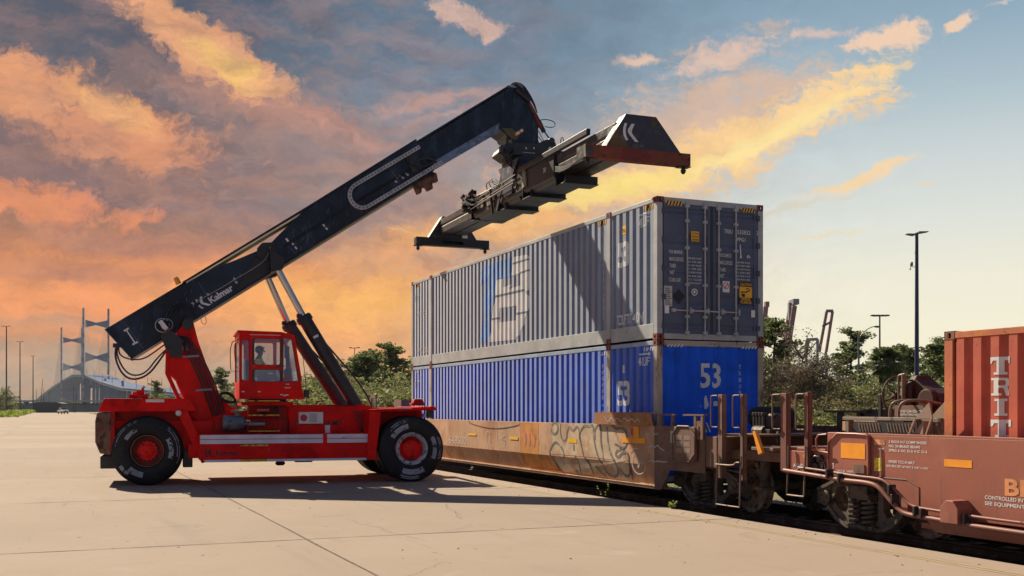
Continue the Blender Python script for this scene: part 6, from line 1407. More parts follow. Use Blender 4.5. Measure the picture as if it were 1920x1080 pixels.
# hoses, rods and valves on the flank of the spreader
b = MB(FS)
for k, (y, z) in enumerate(((-.58, 7.75), (-.62, 7.66), (-.56, 7.88))): b.tube([(-3.3, y, z-.04), (.6, y, z+.06)], .018, 8)
b.tube([(-3.2, -.2, 8.10), (-.8, -.2, 8.16)], .025, 8)
b.build('spreader_rod', CHROME, sp, smooth=True)
b = MB(FS)
rr0 = random.Random(3)
for i in range(46):
    x = -3.35+rr0.uniform(0, .7); y = -.72+rr0.uniform(0, .3); z = 7.55+rr0.uniform(0, .55); r_ = rr0.uniform(.02, .06)
    if i % 2: b.cyl((x, y, z), (x+rr0.uniform(-.15, .15), y+rr0.uniform(-.15, .1), z+rr0.uniform(-.12, .12)), r_, 7)
    else: b.box(x-r_, x+r_, y-r_, y+r_, z-r_, z+r_)
for i in range(12): b.tube(smooth_path([(-3.2+rr0.uniform(-.2, .2), -.62, 7.9), (-3.3+rr0.uniform(-.3, .3), -.76, 7.75+rr0.uniform(0, .4)), (-2.6, -.66, 7.6+rr0.uniform(0, .5)), (-2.2, -.56, 7.8)]), .014, 6)
for i in range(3): b.tube(smooth_path([(-2.0+i*.35, -.4, 8.0), (-1.9+i*.2, -.5, 8.18+.03*i), (-1.3+i*.2, -.6, 8.14), (-.7+i*.1, -.58, 7.9)]), .014, 6)
for i in range(5): b.tube(smooth_path([(3.1, -.5, 7.62-.03*i), (3.8, -.56, 7.45-.02*i), (4.6, -.54, 7.46), (5.2, -.48, 7.54+.02*i), (5.9, -.42, 7.5)]), .012, 6)
b.tube(smooth_path([(3.4, -.5, 8.1), (3.45, -.5, 8.25), (3.55, -.5, 8.22), (3.6, -.5, 8.1)]), .012, 6)
b.build('spreader_hose', mat('hose_matt', (.014, .012, .014), .8), sp, smooth=True)
b = MB(FS)
for x in (-1.7, -.2, 1.0): b.prism([(x, 7.50), (x+.28, 7.52), (x+.20, 7.95), (x+.04, 7.95)], -.54, -.505)
b.box(-2.4, -2.0, -.55, -.505, 7.55, 7.9)
for x in (-1.1, .5): b.lathe([(.05, 0), (.085, 0), (.085, -.03), (.05, -.03)], (x, -.51, 7.68), (0, 1, 0), 14)
b.build('guide_plate', mat('plate_cream', (.20, .17, .115), .6, var=.4, dirt=[((.03, .03, .035), 4, .5, .6)]), sp)
b = MB(FS)
for s in (-1, 1): b.prism([(-.75, 8.36), (.75, 8.36), (.4, 8.0), (.3, 7.5), (-.3, 7.5), (-.4, 8.0)], s*.54-.02, s*.54+.02)
b.build('yoke', mat('yoke_blue', (.05, .065, .095), .4, var=.4, dirt=[((.14, .15, .18), 3, .5, .7)]), sp, bevel=.01)
# ---------------------------------------------------------------- the driver
def skin(name, pts, edges, m, F, parent=None, lv=2):
    me = bpy.data.meshes.new(name); me.from_pydata([p[:3] for p in pts], edges, [])
    o = bpy.data.objects.new(name, me); COL.objects.link(o); o.matrix_world = F
    s = o.modifiers.new('skin', 'SKIN'); s.use_smooth_shade = True
    sv = me.skin_vertices[0].data if me.skin_vertices else None
    if sv is None:
        bm = bmesh.new(); bm.from_mesh(me); bm.verts.layers.skin.verify(); bm.to_mesh(me); bm.free(); sv = me.skin_vertices[0].data
    for i, p in enumerate(pts): sv[i].radius = p[3]; sv[i].use_root = i == 0
    o.modifiers.new('sub', 'SUBSURF').render_levels = lv
    o.modifiers['sub'].levels = lv
    dg = bpy.context.evaluated_depsgraph_get(); me2 = bpy.data.meshes.new_from_object(o.evaluated_get(dg)); bpy.data.objects.remove(o)
    o = bpy.data.objects.new(name, me2); COL.objects.link(o); me2.materials.clear(); me2.materials.append(m)
    me2.polygons.foreach_set('use_smooth', [True]*len(me2.polygons))
    return o
SKINM = mat('skin', (.20, .11, .08), .5); VEST = mat('hi_vis_shirt', (.72, .95, .10), .7); HAIR = mat('dark_hair', (.02, .018, .018), .7); JEAN = mat('dark_trousers', (.03, .035, .06), .8)
FP = FM @ Matrix.Translation((-3.56, -.62, 2.49))
pr = bpy.data.objects.new('person', None)
# joints: hips, spine, neck, head, arms reaching to the wheel with fingers, thighs and calves (x forward)
pts = [(0, 0, .05, (.15, .13)), (.02, 0, .22, (.14, .12)), (.03, 0, .40, (.17, .13)), (.03, 0, .50, (.10, .08)), (.05, 0, .57, (.055, .055)), (.07, 0, .66, (.085, .075)), (.075, 0, .74, (.095, .08)), (.06, 0, .80, (.06, .06))]
ed = [(i, i+1) for i in range(7)]
def ext(chain, start):
    prev = start
    for p in chain: pts.append(p); ed.append((prev, len(pts)-1)); prev = len(pts)-1
    return prev
for s in (-1, 1):
    w_ = ext([(.03, s*.17, .46, (.065, .065)), (.10, s*.22, .30, (.050, .050)), (.22, s*.23, .20, (.042, .042)), (.36, s*.19, .27, (.034, .034)), (.44, s*.15, .33, (.026, .020)), (.50, s*.14, .36, (.034, .016))], 3)
    for k, (dy, L) in enumerate(((-.026, .055), (-.009, .062), (.009, .058), (.025, .045))):
        ext([(.53, s*.14+dy, .37, (.009, .009)), (.53+L*.6, s*.14+dy, .365, (.0085, .0085)), (.53+L*.7, s*.14+dy, .34, (.008, .008))], w_)
    ext([(.47, s*.10, .36, (.010, .010)), (.50, s*.085, .36, (.009, .009))], w_)
    ext([(.12, s*.10, .03, (.085, .08)), (.44, s*.13, .08, (.06, .06)), (.48, s*.13, -.16, (.045, .045)), (.50, s*.13, -.30, (.035, .035)), (.58, s*.13, -.33, (.035, .03))], 0)
body = skin('person', pts, ed, SKINM, FP); bpy.data.objects.remove(pr)
body.matrix_world = FP; RM[body.name] = FP.inverted()
tag(body, 'seated driver in a yellow green high visibility shirt inside the red cab', 'person')
def clothing(name, sel, m):
    vs = [p for p in pts]; keep = sel
    idx = {k: i for i, k in enumerate(keep)}
    p2 = [(*vs[k][:3], (vs[k][3][0]*1.12+.006, vs[k][3][1]*1.12+.006)) for k in keep]
    e2 = [(idx[a], idx[c]) for a, c in ed if a in idx and c in idx]
    o = skin(name, p2, e2, m, Matrix.Identity(4)); o.parent = body; return o
arms = []; legs = []
base = 8
for s in (0, 1):
    a0 = base+s*(6+12+2+5); arms += [a0, a0+1, a0+2, a0+3]; legs += [a0+20, a0+21, a0+22, a0+23]
clothing('shirt', [0, 1, 2, 3]+arms, VEST); clothing('trousers', [0]+legs, JEAN)
b = MB(); b.F = FP
bmh = bmesh.new(); bmesh.ops.create_uvsphere(bmh, u_segments=20, v_segments=12, radius=1)
def blobm(mb, c, r, cond=None):
    vs = [(c[0]+v.co.x*r[0], c[1]+v.co.y*r[1], c[2]+v.co.z*r[2]) for v in bmh.verts]
    mb.add(vs, [[v.index for v in f.verts] for f in bmh.faces])
bmh.verts.index_update()
blobm(b, (.045, 0, .745), (.108, .092, .100)); blobm(b, (.12, 0, .79), (.06, .08, .02))
b.build('hair', HAIR, body, smooth=True)
b = MB(); b.F = FP
blobm(b, (.172, 0, .70), (.020, .014, .022)); 
for s in (-1, 1): blobm(b, (.07, s*.088, .70), (.02, .012, .03))
b.build('face_features', SKINM, body, smooth=True)
b = MB(); b.F = FP
for s in (-1, 1): blobm(b, (.158, s*.032, .725), (.010, .013, .008))
blobm(b, (.160, 0, .655), (.008, .025, .006)); b.build('eyes_and_mouth', mat('eye_dark', (.03, .015, .015), .4), body, smooth=True)
# ---------------------------------------------------------------- far background
def at(px, d): return ((px-960)/2000*d, d)        # a bearing and a distance, as ground coordinates
LEAF = {}
def leafmat(name, a, b_, c_):
    m = bpy.data.materials.new(name); m.use_nodes = True; T = NT(m.node_tree); p = m.node_tree.nodes['Principled BSDF']
    oc = T.add('ShaderNodeTexCoord').outputs['Object']
    oi = T.add('ShaderNodeNewGeometry').outputs['Random Per Island']
    cur = T.mix(T.sm(T.noise(oc, .55, 3, .5), .4, .6), a, b_); cur = T.mix(T.sm(oi, .55, 1.0, 'LINEAR'), cur, c_)
    T.put(p.inputs['Base Color'], cur); p.inputs['Roughness'].default_value = .6; p.inputs['Specular IOR Level'].default_value = .25
    tr = T.add('ShaderNodeBsdfTranslucent', {0: cur}); mx = T.add('ShaderNodeMixShader', {0: .45, 1: p.outputs[0], 2: tr.outputs[0]})
    T.l.new(mx.outputs[0], m.node_tree.nodes['Material Output'].inputs[0]); MATS[name] = m; return m
PINE = leafmat('pine_needles', (.05, .085, .028), (.10, .14, .042), (.30, .31, .13))
OAK = leafmat('oak_leaves', (.08, .115, .038), (.15, .17, .06), (.36, .34, .16))
BRIGHT = leafmat('bright_leaves', (.12, .19, .025), (.20, .26, .04), (.36, .38, .10))
OLIVE = leafmat('olive_leaves', (.10, .125, .04), (.17, .18, .06), (.32, .30, .13))
PALMM = leafmat('palm_leaves', (.06, .09, .035), (.10, .13, .05), (.26, .27, .13))
TWIGM = leafmat('bare_twigs', (.15, .115, .08), (.10, .08, .055), (.24, .20, .15))
BROWN = leafmat('brown_leaves', (.15, .12, .055), (.11, .11, .05), (.24, .19, .09))
BARK = mat('bark', (.09, .065, .05), .9, var=.35, vs=3, bump=.6, bs=14)
GREYB = mat('grey_bark', (.17, .145, .12), .9, var=.3, vs=3, bump=.4)
def leaves(mb, c, r, n, s, rnd, flat=1.0, tri=False):
    for _ in range(n):
        while True:
            p = Vector((rnd.uniform(-1, 1), rnd.uniform(-1, 1), rnd.uniform(-1, 1)))
            if .15 < p.length < 1: break
        p = Vector((p.x*r, p.y*r, p.z*r*flat)); k = s*rnd.uniform(.5, 1.3)
        u = Vector((rnd.gauss(0, 1), rnd.gauss(0, 1), rnd.gauss(0, .7))).normalized(); w_ = u.orthogonal().normalized(); w_ = Matrix.Rotation(rnd.uniform(0, 6.28), 3, u) @ w_
        q = Vector(c)+p; v_ = u.cross(w_)
        mb.add([q-w_*k*.5, q+v_*k*.35, q+w_*k*.6, q-v_*k*.3], [(0, 1, 2, 3)])
def make_tree(kind, seed, H):
    """returns (trunk MB, crown MB) with base at the origin"""
    r = random.Random(seed); tr = MB(); cr = MB()
    def limb(p, d, L, r0, n=5, wob=.15):
        pts = [Vector(p)]; dd = Vector(d).normalized()
        for i in range(n):
            dd = (dd+Vector((r.gauss(0, wob), r.gauss(0, wob), r.gauss(0, wob*.6)))).normalized(); pts.append(pts[-1]+dd*L/n)
        tr.tube(pts, [r0*(1-.75*i/n) for i in range(n+1)], 6); return pts
    if kind == 'pine':
        t = limb((0, 0, -.3), (0, 0, 1), H*.97, H*.014, 8, .035)
        n = 44
        for i in range(n):
            f = .20+.80*(i/n)**.9; z = H*f*.97; a = r.uniform(0, 6.28); L = H*(.24*(1-f)**.8+.05)*r.uniform(.5, 1.4)
            k = min(int(f*8), 7); base = t[k].lerp(t[k+1], f*8-k)
            q = limb(base, (cos(a), sin(a), r.uniform(.05, .7)), L, H*.004, 3, .2)
            for c in q[1:]: leaves(cr, c+Vector((0, 0, H*.01)), H*.036*r.uniform(.6, 1.5), 52, H*.021, r, .8)
        leaves(cr, t[-1], H*.05, 60, H*.02, r, .8)
    elif kind in ('oak', 'bright', 'brown'):
        t = limb((0, 0, -.3), (0, 0, 1), H*.5, H*.022, 5, .08)
        for i in range(40):
            a = r.uniform(0, 6.28); f = r.uniform(.1, 1); b0 = t[min(int(f*5), 4)]
            q = limb(b0, (cos(a), sin(a), r.uniform(-.1, 1.6)), H*r.uniform(.22, .52), H*.008, 4, .25)
            for c in q[1:]: leaves(cr, c, H*.072*r.uniform(.5, 1.4), 70, H*.026, r, .8)
        leaves(cr, t[-1]+Vector((0, 0, H*.2)), H*.14, 90, H*.026, r, .8)
    elif kind == 'bare':
        t = limb((0, 0, -.3), (.05, 0, 1), H*.75, H*.016, 6, .10)
        for i in range(60):
            a = r.uniform(0, 6.28); k = r.randint(1, 6); q = limb(t[k], (cos(a), sin(a), r.uniform(.1, 1.4)), H*r.uniform(.12, .34), H*.005, 4, .3)
            for c in q[1:]:
                for _ in range(10):
                    d = Vector((r.gauss(0, 1), r.gauss(0, 1), r.gauss(-.2, 1))).normalized(); L = H*r.uniform(.03, .09); w_ = d.orthogonal().normalized()*H*.0022
                    cr.add([c-w_, c+w_, c+d*L+Vector((0, 0, -L*.2))], [(0, 1, 2)])
                leaves(cr, c, H*.06, 16, H*.014, r)
    elif kind == 'palm':
        t = limb((0, 0, -.3), (0, 0, 1), H*.72, H*.024, 6, .02)
        top = t[-1]
        for i in range(95):
            a = r.uniform(0, 6.28); el = radians(r.uniform(-80, 85)); d = Vector((cos(a)*cos(el), sin(a)*cos(el), sin(el)))
            L = H*r.uniform(.06, .115); m = top+d*L; side_ = d.cross(Vector((0, 0, 1))).normalized(); up_ = side_.cross(d)
            tr.tube([top, top+d*L*.5+Vector((0, 0, H*.008)), m], [H*.003]*3, 4)
            for k in range(16):      # the fan: narrow blades
                an = radians(-95+190*k/15); bd = (d*cos(an)+side_*sin(an)).normalized(); bl = H*.085*r.uniform(.8, 1.1)*(1-.25*abs(an)/1.6); e = m+bd*bl+Vector((0, 0, -bl*.35)); ww = (up_.cross(bd)).normalized()*H*.0065
                cr.add([m, m+bd*bl*.5+ww, e, m+bd*bl*.5-ww], [(0, 1, 2, 3)])
    elif kind == 'bush':
        for i in range(14):
            a = r.uniform(0, 6.28); q = limb((0, 0, -.1), (cos(a)*.8, sin(a)*.8, r.uniform(.4, 1.6)), H*r.uniform(.5, .95), H*.012, 3, .2)
            for c in q[1:]: leaves(cr, c, H*.24*r.uniform(.7, 1.2), 110, H*.055, r, .8)
    return tr, cr
KIND = {'pine': (PINE, BARK), 'oak': (OAK, BARK), 'bright': (BRIGHT, BARK), 'brown': (BROWN, GREYB), 'bare': (TWIGM, GREYB), 'palm': (PALMM, GREYB), 'bush': (OLIVE, BARK)}
PROT = {}
NMS = {'pine': ('pine_tree', 'pine tree'), 'oak': ('oak_tree', 'broadleaf tree'), 'bright': ('young_tree', 'broadleaf tree'), 'brown': ('thicket_tree', 'broadleaf tree'), 'bare': ('bare_tree', 'bare tree'), 'palm': ('palm_tree', 'palm tree'), 'bush': ('bush', 'bush')}
def plant(kind, var, px, d, h, label, group=None, sx=1.0, z=-.55, rot=None, wide=1.0):
    key = (kind, var); x, y = at(px, d)
    if key not in PROT:
        tr, cr = make_tree(kind, hash((len(kind), var*7+3)) % 1000+var, 10.0)
        o = bpy.data.objects.new(NMS[kind][0], None); COL.objects.link(o); RM[o.name] = Matrix.Identity(4)
        trunk = tr.build('trunk', KIND[kind][1], o, smooth=True); crown = cr.build('crown', KIND[kind][0], o)
        PROT[key] = (o, trunk, crown)
    else:
        p, t0, c0 = PROT[key]; o = p.copy(); COL.objects.link(o)
        for ch in (t0, c0):
            c = ch.copy(); c.parent = o; COL.objects.link(c)
    o.matrix_world = Matrix.Translation((x, y, z)) @ Matrix.Rotation(rot if rot is not None else (px*.37) % 6.28, 4, 'Z') @ Matrix.Diagonal((h/10*wide, h/10*wide, h/10, 1))
    tag(o, label, NMS[kind][1], group)
    return o
# trees between the reach stacker and the train
G1 = 'trees behind the reach stacker'
for kind, var, px, d, h, w_, lab in [
    ('pine', 0, 652, 150, 7.6, 1.5, 'dark pine right behind the thin light mast'), ('pine', 1, 604, 170, 7.6, 1.3, 'pine crossed by the lift cylinders'), ('oak', 0, 628, 140, 6.0, 1.0, 'greyish broadleaf tree left of the thin light mast'),
    ('pine', 2, 690, 150, 8.6, 1.5, 'pine midway between the light mast and the stacked containers'), ('pine', 3, 732, 150, 9.8, 1.6, 'tallest pine beside the stacked containers'), ('pine', 0, 768, 160, 9.3, 1.5, 'pine partly hidden by the far end of the containers'),
    ('pine', 1, 712, 165, 9.6, 1.4, 'pine behind the tallest one near the containers'), ('oak', 1, 760, 140, 7.0, 1.2, 'broadleaf tree against the far container corner'), ('oak', 2, 700, 128, 5.2, 1.3, 'round broadleaf tree low behind the red deck'),
    ('oak', 0, 655, 125, 4.6, 1.3, 'low broadleaf tree at the foot of the light mast'), ('oak', 1, 735, 122, 5.0, 1.2, 'low broadleaf tree behind the front lamp box'), ('bright', 0, 745, 112, 3.6, 1.1, 'yellow green young tree by the far container corner'),
    ('oak', 2, 575, 130, 5.8, 1.3, 'broadleaf tree just right of the cab'), ('brown', 0, 618, 134, 5.2, 1.1, 'brownish tree between the lift cylinders'), ('oak', 1, 545, 150, 6.0, 1.2, 'broadleaf tree seen through the cab windscreen'),
    ('pine', 2, 418, 170, 7.4, 1.25, 'lone pine left of the cab'), ('oak', 0, 432, 160, 5.6, 1.0, 'broadleaf tree touching the left edge of the cab'), ('pine', 3, 292, 300, 8.6, 1.3, 'distant pine above the red rear hood'), ('oak', 2, 310, 290, 6.6, 1.2, 'distant broadleaf tree above the red rear hood'),
    ('oak', 1, 640, 145, 7.2, 1.3, 'tall broadleaf tree right of the light mast foot'), ('oak', 0, 598, 138, 6.4, 1.2, 'broadleaf tree between the two lift cylinders'), ('oak', 2, 725, 132, 7.4, 1.2, 'broadleaf tree under the tallest pine'), ('bush', 1, 660, 104, 3.0, 1.6, 'green bush above the middle of the red deck'), ('bush', 2, 760, 106, 3.2, 1.4, 'green bush beside the container foot'), ('bush', 1, 590, 108, 3.0, 1.6, 'green bush behind the cab deck'),
    ('pine', 0, 785, 175, 9.5, 1.4, 'pine almost wholly behind the containers'), ('oak', 0, 678, 118, 3.9, 1.5, 'low leafy tree above the red deck'), ('bush', 0, 715, 108, 3.0, 1.3, 'green bush above the cylinder foot')]:
    plant(kind, var, px, d, h*(1.38 if px < 688 and px > 560 else 1.2)+(.6 if kind != 'pine' else 0), lab, G1, wide=w_*1.15)
G2 = 'trees behind the wagons'
for kind, var, px, d, h, w_, lab in [
    ('pine', 1, 1438, 75, 7.4, 1.2, 'pine sticking out beside the door end of the grey container'), ('bare', 0, 1478, 70, 6.6, 1.0, 'tall bare vine covered tree below the red crane boom'), ('bare', 1, 1500, 68, 5.0, 1.4, 'bare greyish thicket tree right of the tall vine covered one'), ('bare', 2, 1535, 66, 4.9, 1.4, 'bare brown tree under the pale crane'),
    ('oak', 1, 1520, 88, 6.2, 1.3, 'dark broadleaf tree behind the bare thicket'), ('oak', 2, 1570, 90, 6.0, 1.3, 'dark broadleaf tree left of the street lamp'), ('pine', 2, 1592, 95, 7.3, 1.3, 'open pine beside the curved street lamp'), ('oak', 0, 1590, 84, 5.0, 1.2, 'broadleaf tree at the foot of the street lamp'),
    ('palm', 0, 1650, 58, 6.9, .85, 'cabbage palm under the four lamp mast'), ('brown', 1, 1632, 66, 3.4, 1.1, 'yellowish brown tree beside the palm trunk'), ('pine', 3, 1697, 110, 7.0, 1.1, 'slender pine left of the tall blue pole'), ('pine', 0, 1712, 112, 7.2, 1.0, 'slender pine just behind the tall blue pole'),
    ('pine', 1, 1738, 105, 7.0, 1.6, 'spreading pine right of the tall blue pole'), ('pine', 2, 1762, 118, 7.8, 1.4, 'pine beside the orange red container'), ('oak', 1, 1690, 98, 3.8, 1.5, 'low broadleaf tree behind the tall blue pole foot'), ('bright', 1, 1450, 52, 2.9, 1.2, 'bright green young tree beside the blue container end'),
    ('bush', 1, 1665, 48, 1.9, 1.4, 'bright green bush behind the hand brake wheel'), ('bush', 2, 1620, 50, 2.0, 1.5, 'green bush left of the palm trunk'), ('bush', 0, 1755, 52, 2.2, 1.5, 'bright palmetto bush left of the orange red container'), ('bush', 1, 1585, 52, 2.0, 1.4, 'green bush in front of the bare thicket'),
    ('brown', 0, 1500, 56, 3.0, 1.3, 'pale brown shrubby tree in front of the bare thicket'), ('brown', 1, 1550, 55, 3.1, 1.4, 'olive brown shrubby tree left of the bushes'), ('bush', 2, 1700, 50, 1.9, 1.5, 'green bush behind the hand brake housing'), ('brown', 0, 1600, 62, 3.2, 1.2, 'olive brown tree below the street lamp'), ('bush', 0, 1470, 50, 2.0, 1.4, 'green bush beside the grab posts'), ('oak', 0, 1465, 80, 6.0, 1.2, 'dark broadleaf tree behind the vine covered one'), ('oak', 1, 1622, 88, 3.6, 1.1, 'broadleaf tree between the street lamp and the palm'), ('oak', 2, 1725, 90, 5.0, 1.2, 'broadleaf tree right of the tall blue pole foot'), ('bare', 0, 1455, 66, 6.4, 1.0, 'bare vine tangled tree next to the blue container'), ('oak', 0, 1765, 86, 4.6, 1.2, 'broadleaf tree behind the short dark pole')]:
    plant(kind, var, px, d, h*(1.0 if kind == 'palm' else 1.3 if kind in ('pine', 'oak') and px > 1500 else 1.22), lab, G2, wide=w_*1.2)
b = MB(); r0 = random.Random(11)
for i in range(900):   # low scrub along the yard edge
    px = r0.uniform(1380, 1800); d = r0.uniform(38, 60); x, y = at(px, d); leaves(b, (x, y, -.35+r0.uniform(0, .7)), .5, 9, .22, r0, .7)
tag(b.build('undergrowth', BROWN), 'low tangled undergrowth in front of the trees beyond the track', 'undergrowth', kind='stuff')
b = MB()
for i in range(1400):
    t = r0.uniform(0, 1); x = -96-100*t+r0.uniform(-3.0, .2); y = 205+232*t+r0.uniform(-3, 2); leaves(b, (x, y, r0.uniform(0, .9)), .55, 5, .5, r0, .9)
tag(b.build('weeds', BRIGHT), 'strip of bright green weeds along the left edge of the pavement', 'weeds', kind='stuff')
G3 = 'trees along the horizon on the left'
for kind, var, px, d, h, w_, lab in [('oak', 0, 8, 480, 16, 1.0, 'distant hazy tree at the left edge of the photo'), ('oak', 2, 95, 900, 12, 1.5, 'distant tree below the far bridge legs'), ('oak', 1, 118, 900, 15, 1.4, 'distant tree in front of the bridge arch'), ('oak', 0, 140, 900, 12, 1.6, 'distant tree right of the bridge arch'),
                                     ('oak', 2, 20, 460, 8, 1.2, 'small distant tree behind the first light mast'), ('oak', 1, 45, 700, 7, 1.5, 'small distant tree between the first two masts')]:
    plant(kind, var, px, d, h, lab, G3, wide=w_)
# small weeds growing at the apron edge
def weed(x, y, h, name, lab, seed, n=9):
    r = random.Random(seed); b = MB(FT)
    for i in range(n):
        a = r.uniform(0, 6.28); d = Vector((cos(a)*.5, sin(a)*.5, 1)).normalized(); L = h*r.uniform(.5, 1); c = Vector((x, y, -.02)); b.tube([c, c+d*L*.5, c+d*L+Vector((cos(a)*L*.2, sin(a)*L*.2, 0))], .003, 4)
        for k in range(5):
            q = c+d*L*(.35+.16*k); w_ = Vector((r.gauss(0, 1), r.gauss(0, 1), r.gauss(0, .6))).normalized()*.045; v_ = w_.orthogonal().normalized()*.018
            b.add([q, q+w_*.5+v_, q+w_, q+w_*.5-v_], [(0, 1, 2, 3)])
    tag(b.build(name, BRIGHT, at=(x, y, 0)), lab, 'weed')
weed(2.22, -1.02, .17, 'weed', 'small bright green weed on the pavement edge below the first wagon wheels', 1, 12); weed(-.42, -1.0, .30, 'weed', 'thin dry stalk on the pavement edge below the tan wagon', 5, 2)
b = MB(FT); b.prism([(5.35, -.30), (5.45, -.12), (5.8, -.10), (6.05, -.16), (6.1, -.30)], -.7, -.3); b.cyl((5.3, -.66, -.12), (5.6, -.66, -.10), .04, 8); tag(b.build('derail_plate', mat('rusty_orange', (.18, .05, .02), .8, var=.4, dirt=[((.05, .03, .02), 9, .5, .6)]), at=(5.7, -.5, -.3), bevel=.01), 'rusty red brown iron plate lying beside the rail under the maroon wagon', 'iron plate')
# ---- light masts and poles
POLEB = mat('pole_blue', (.015, .020, .07), .4, var=.2); POLEG = mat('pole_grey', (.13, .13, .14), .5, metal=.3); POLED = mat('pole_dark', (.05, .045, .06), .6); WOODP = mat('pole_wood', (.07, .055, .05), .9)
def mast(px, d, h, r_, m, lab, name='light_mast', cat='light mast', heads=4, group=None, lean=0, spread=1.0):
    x, y = at(px, d); t = root(name, FW, (x, y, -.5), lab, cat, group)
    b = MB(); b.tube([(x, y, -.5), (x+lean, y, h)], [r_, r_*.55], 10); b.build('pole', m, t, smooth=True)
    if heads:
        b = MB(); b.beam((x+lean-spread, y, h), (x+lean+spread, y, h+.02), .12, .12); b.build('crossarm', m, t)
        for k in range(heads):
            q = MB(); xx = x+lean-spread+2*spread*k/max(heads-1, 1); q.prism([(xx-.35*spread, h+.0), (xx-.28*spread, h+.16), (xx+.28*spread, h+.16), (xx+.35*spread, h)], y-.25, y+.25); q.build('lamp_head', m, t)
    return t
GM = 'light masts along the left edge of the pavement'
mast(12, 350, 28.6, .28, POLED, 'tallest light mast, nearest the left edge of the photo', group=GM, heads=2); mast(37.5, 428, 28.4, .28, POLED, 'second light mast from the left edge', group=GM, heads=2); mast(62, 520, 27.2, .30, POLED, 'third and shortest light mast from the left edge', group=GM, heads=2)
for px, d, top, ln, lab in ((75, 560, 710, 1.6, 'leaning wooden utility pole right of the third mast'), (68, 640, 730, 0, 'short utility pole behind the third mast'), (82, 600, 728, 0, 'utility pole in front of the bridge ramp, left one'), (92, 620, 732, 0, 'utility pole in front of the bridge arch, second one'),
                            (138, 560, 722, 0, 'utility pole right of the white pickup'), (141, 500, 738, .6, 'dark leaning pole behind the white pickup')):
    mast(px, d, 1.8+(765-top)/2000*d, .2, WOODP, lab, 'utility_pole', 'utility pole', heads=0, lean=ln*.9)
mast(665, 210, 13.6, .13, POLEG, 'thin light mast among the trees left of the containers', heads=2, spread=.8)
# tall blue pole with two flat heads and a camera
x, y = at(1719, 95); t = root('light_pole', FW, (x, y, -.5), 'tall dark blue light pole with two flat lamp heads and a camera', 'light pole')
b = MB(); b.tube([(x, y, -.5), (x, y, 17.4)], [.22, .14], 14); b.build('pole', POLEB, t, smooth=True)
for s in (-1, 1):
    b = MB(); zz = 17.45 if s > 0 else 17.25; b.prism([(x+s*.10, zz+.05), (x+s*.95, zz+.06), (x+s*.95, zz+.0), (x+s*.3, zz-.12), (x+s*.10, zz-.05)], y-.28, y+.28); b.build('lamp_head', POLEG, t)
b = MB(); b.beam((x-.1, y-.1, 14.35), (x-.62, y-.1, 14.35), .05, .05); b.box(x-.62, x-.58, y-.13, y-.07, 14.3, 14.65); b.box(x-.56, x-.40, y-.18, y-.02, 14.42, 14.78); b.box(x-.2, x-.12, y-.15, y-.05, 15.5, 15.75); b.cyl((x-.62, y-.1, 14.1), (x-.62, y-.1, 14.22), .07, 8); b.build('camera_box', POLEG, t)
# curved street lamp
x, y = at(1610, 90); t = root('street_lamp', FW, (x, y, -.5), 'grey street lamp with a curved arm left of the palm', 'street lamp')
b = MB(); b.tube([(x, y, -.5), (x, y, 8.0)], [.11, .07], 10); b.tube(smooth_path([(x, y, 7.7), (x+.5, y, 8.3), (x+1.1, y, 8.65), (x+1.4, y, 8.68)]), .035, 8); b.build('pole', POLEG, t, smooth=True)
b = MB(); b.lathe([(0, -.3), (.07, -.2), (.10, 0), (.07, .2), (0, .26)], (x+1.55, y, 8.66), (1, 0, 0), 10); b.build('lamp_head', POLEG, t, smooth=True)
mast(1649.5, 130, 13.0, .16, POLED, 'dark mast with a crossarm of small floodlights above the palm', heads=4, spread=.85)
mast(1757, 110, 6.9, .16, POLED, 'short dark pole with two small lamps beside the orange red container', 'light_pole', 'light pole', heads=2, spread=.35)
# ---- port cranes
CRR = mat('crane_red', (.16, .05, .07), .6, var=.1); CRG = mat('crane_grey', (.13, .13, .16), .6)
def crane(px, d, lab, base_py, tip, grey, wpx):
    x, y = at(px, d); t = root('port_crane', FW, (x, y, -.5), lab, 'port crane'); P = lambda X, Y, dy=0: ((X-960)/2000*d, y+dy, 1.8+(765-Y)/2000*d)
    return t, P, x, y
t, P, x, y = crane(1470, 800, 'dark red raised crane boom rising over the bare trees', 700, None, False, 8)
b = MB()
for dy in (-6, 6): b.beam(P(1468, 690, dy), P(1486, 575, dy), 1.6, 3.4)
for k in range(5): a, c = P(1470+3.2*k, 680-22*k, -6), P(1470+3.2*k, 680-22*k, 6); b.beam(a, c, 1, 1)
b.build('boom', CRR, t)
b = MB(); b.box(*sorted((P(1483, 0)[0], P(1494, 0)[0])), y-7, y+7, P(0, 572)[2], P(0, 562)[2]); b.box(*sorted((P(1478, 0)[0], P(1483, 0)[0])), y-2, y+2, P(0, 600)[2], P(0, 568)[2]); b.build('boom_tip', CRG, t)
b = MB()
for X in (1455, 1470):
    for dy in (-9, 9): b.beam(P(X, 770, dy), P(X, 680, dy), 1.8, 1.8)
b.beam(P(1455, 690, -9), P(1475, 690, -9), 1.6, 1.6); b.beam(P(1455, 690, 9), P(1475, 690, 9), 1.6, 1.6); b.build('leg_frame', CRG, t)
t, P, x, y = crane(1530, 900, 'pale grey crane with a tilted ladder shaped boom', 700, None, True, 8)
b = MB()
for X0, X1 in ((1536, 1550), (1549, 1561)): b.beam(P(X0, 660), P(X1, 584), 1.6, 2.2)
b.beam(P(1549, 583), P(1562, 583), 1.6, 2.4); b.beam(P(1542, 612), P(1557, 604), 1.6, 1.8); b.build('boom', CRR, t)
b = MB()
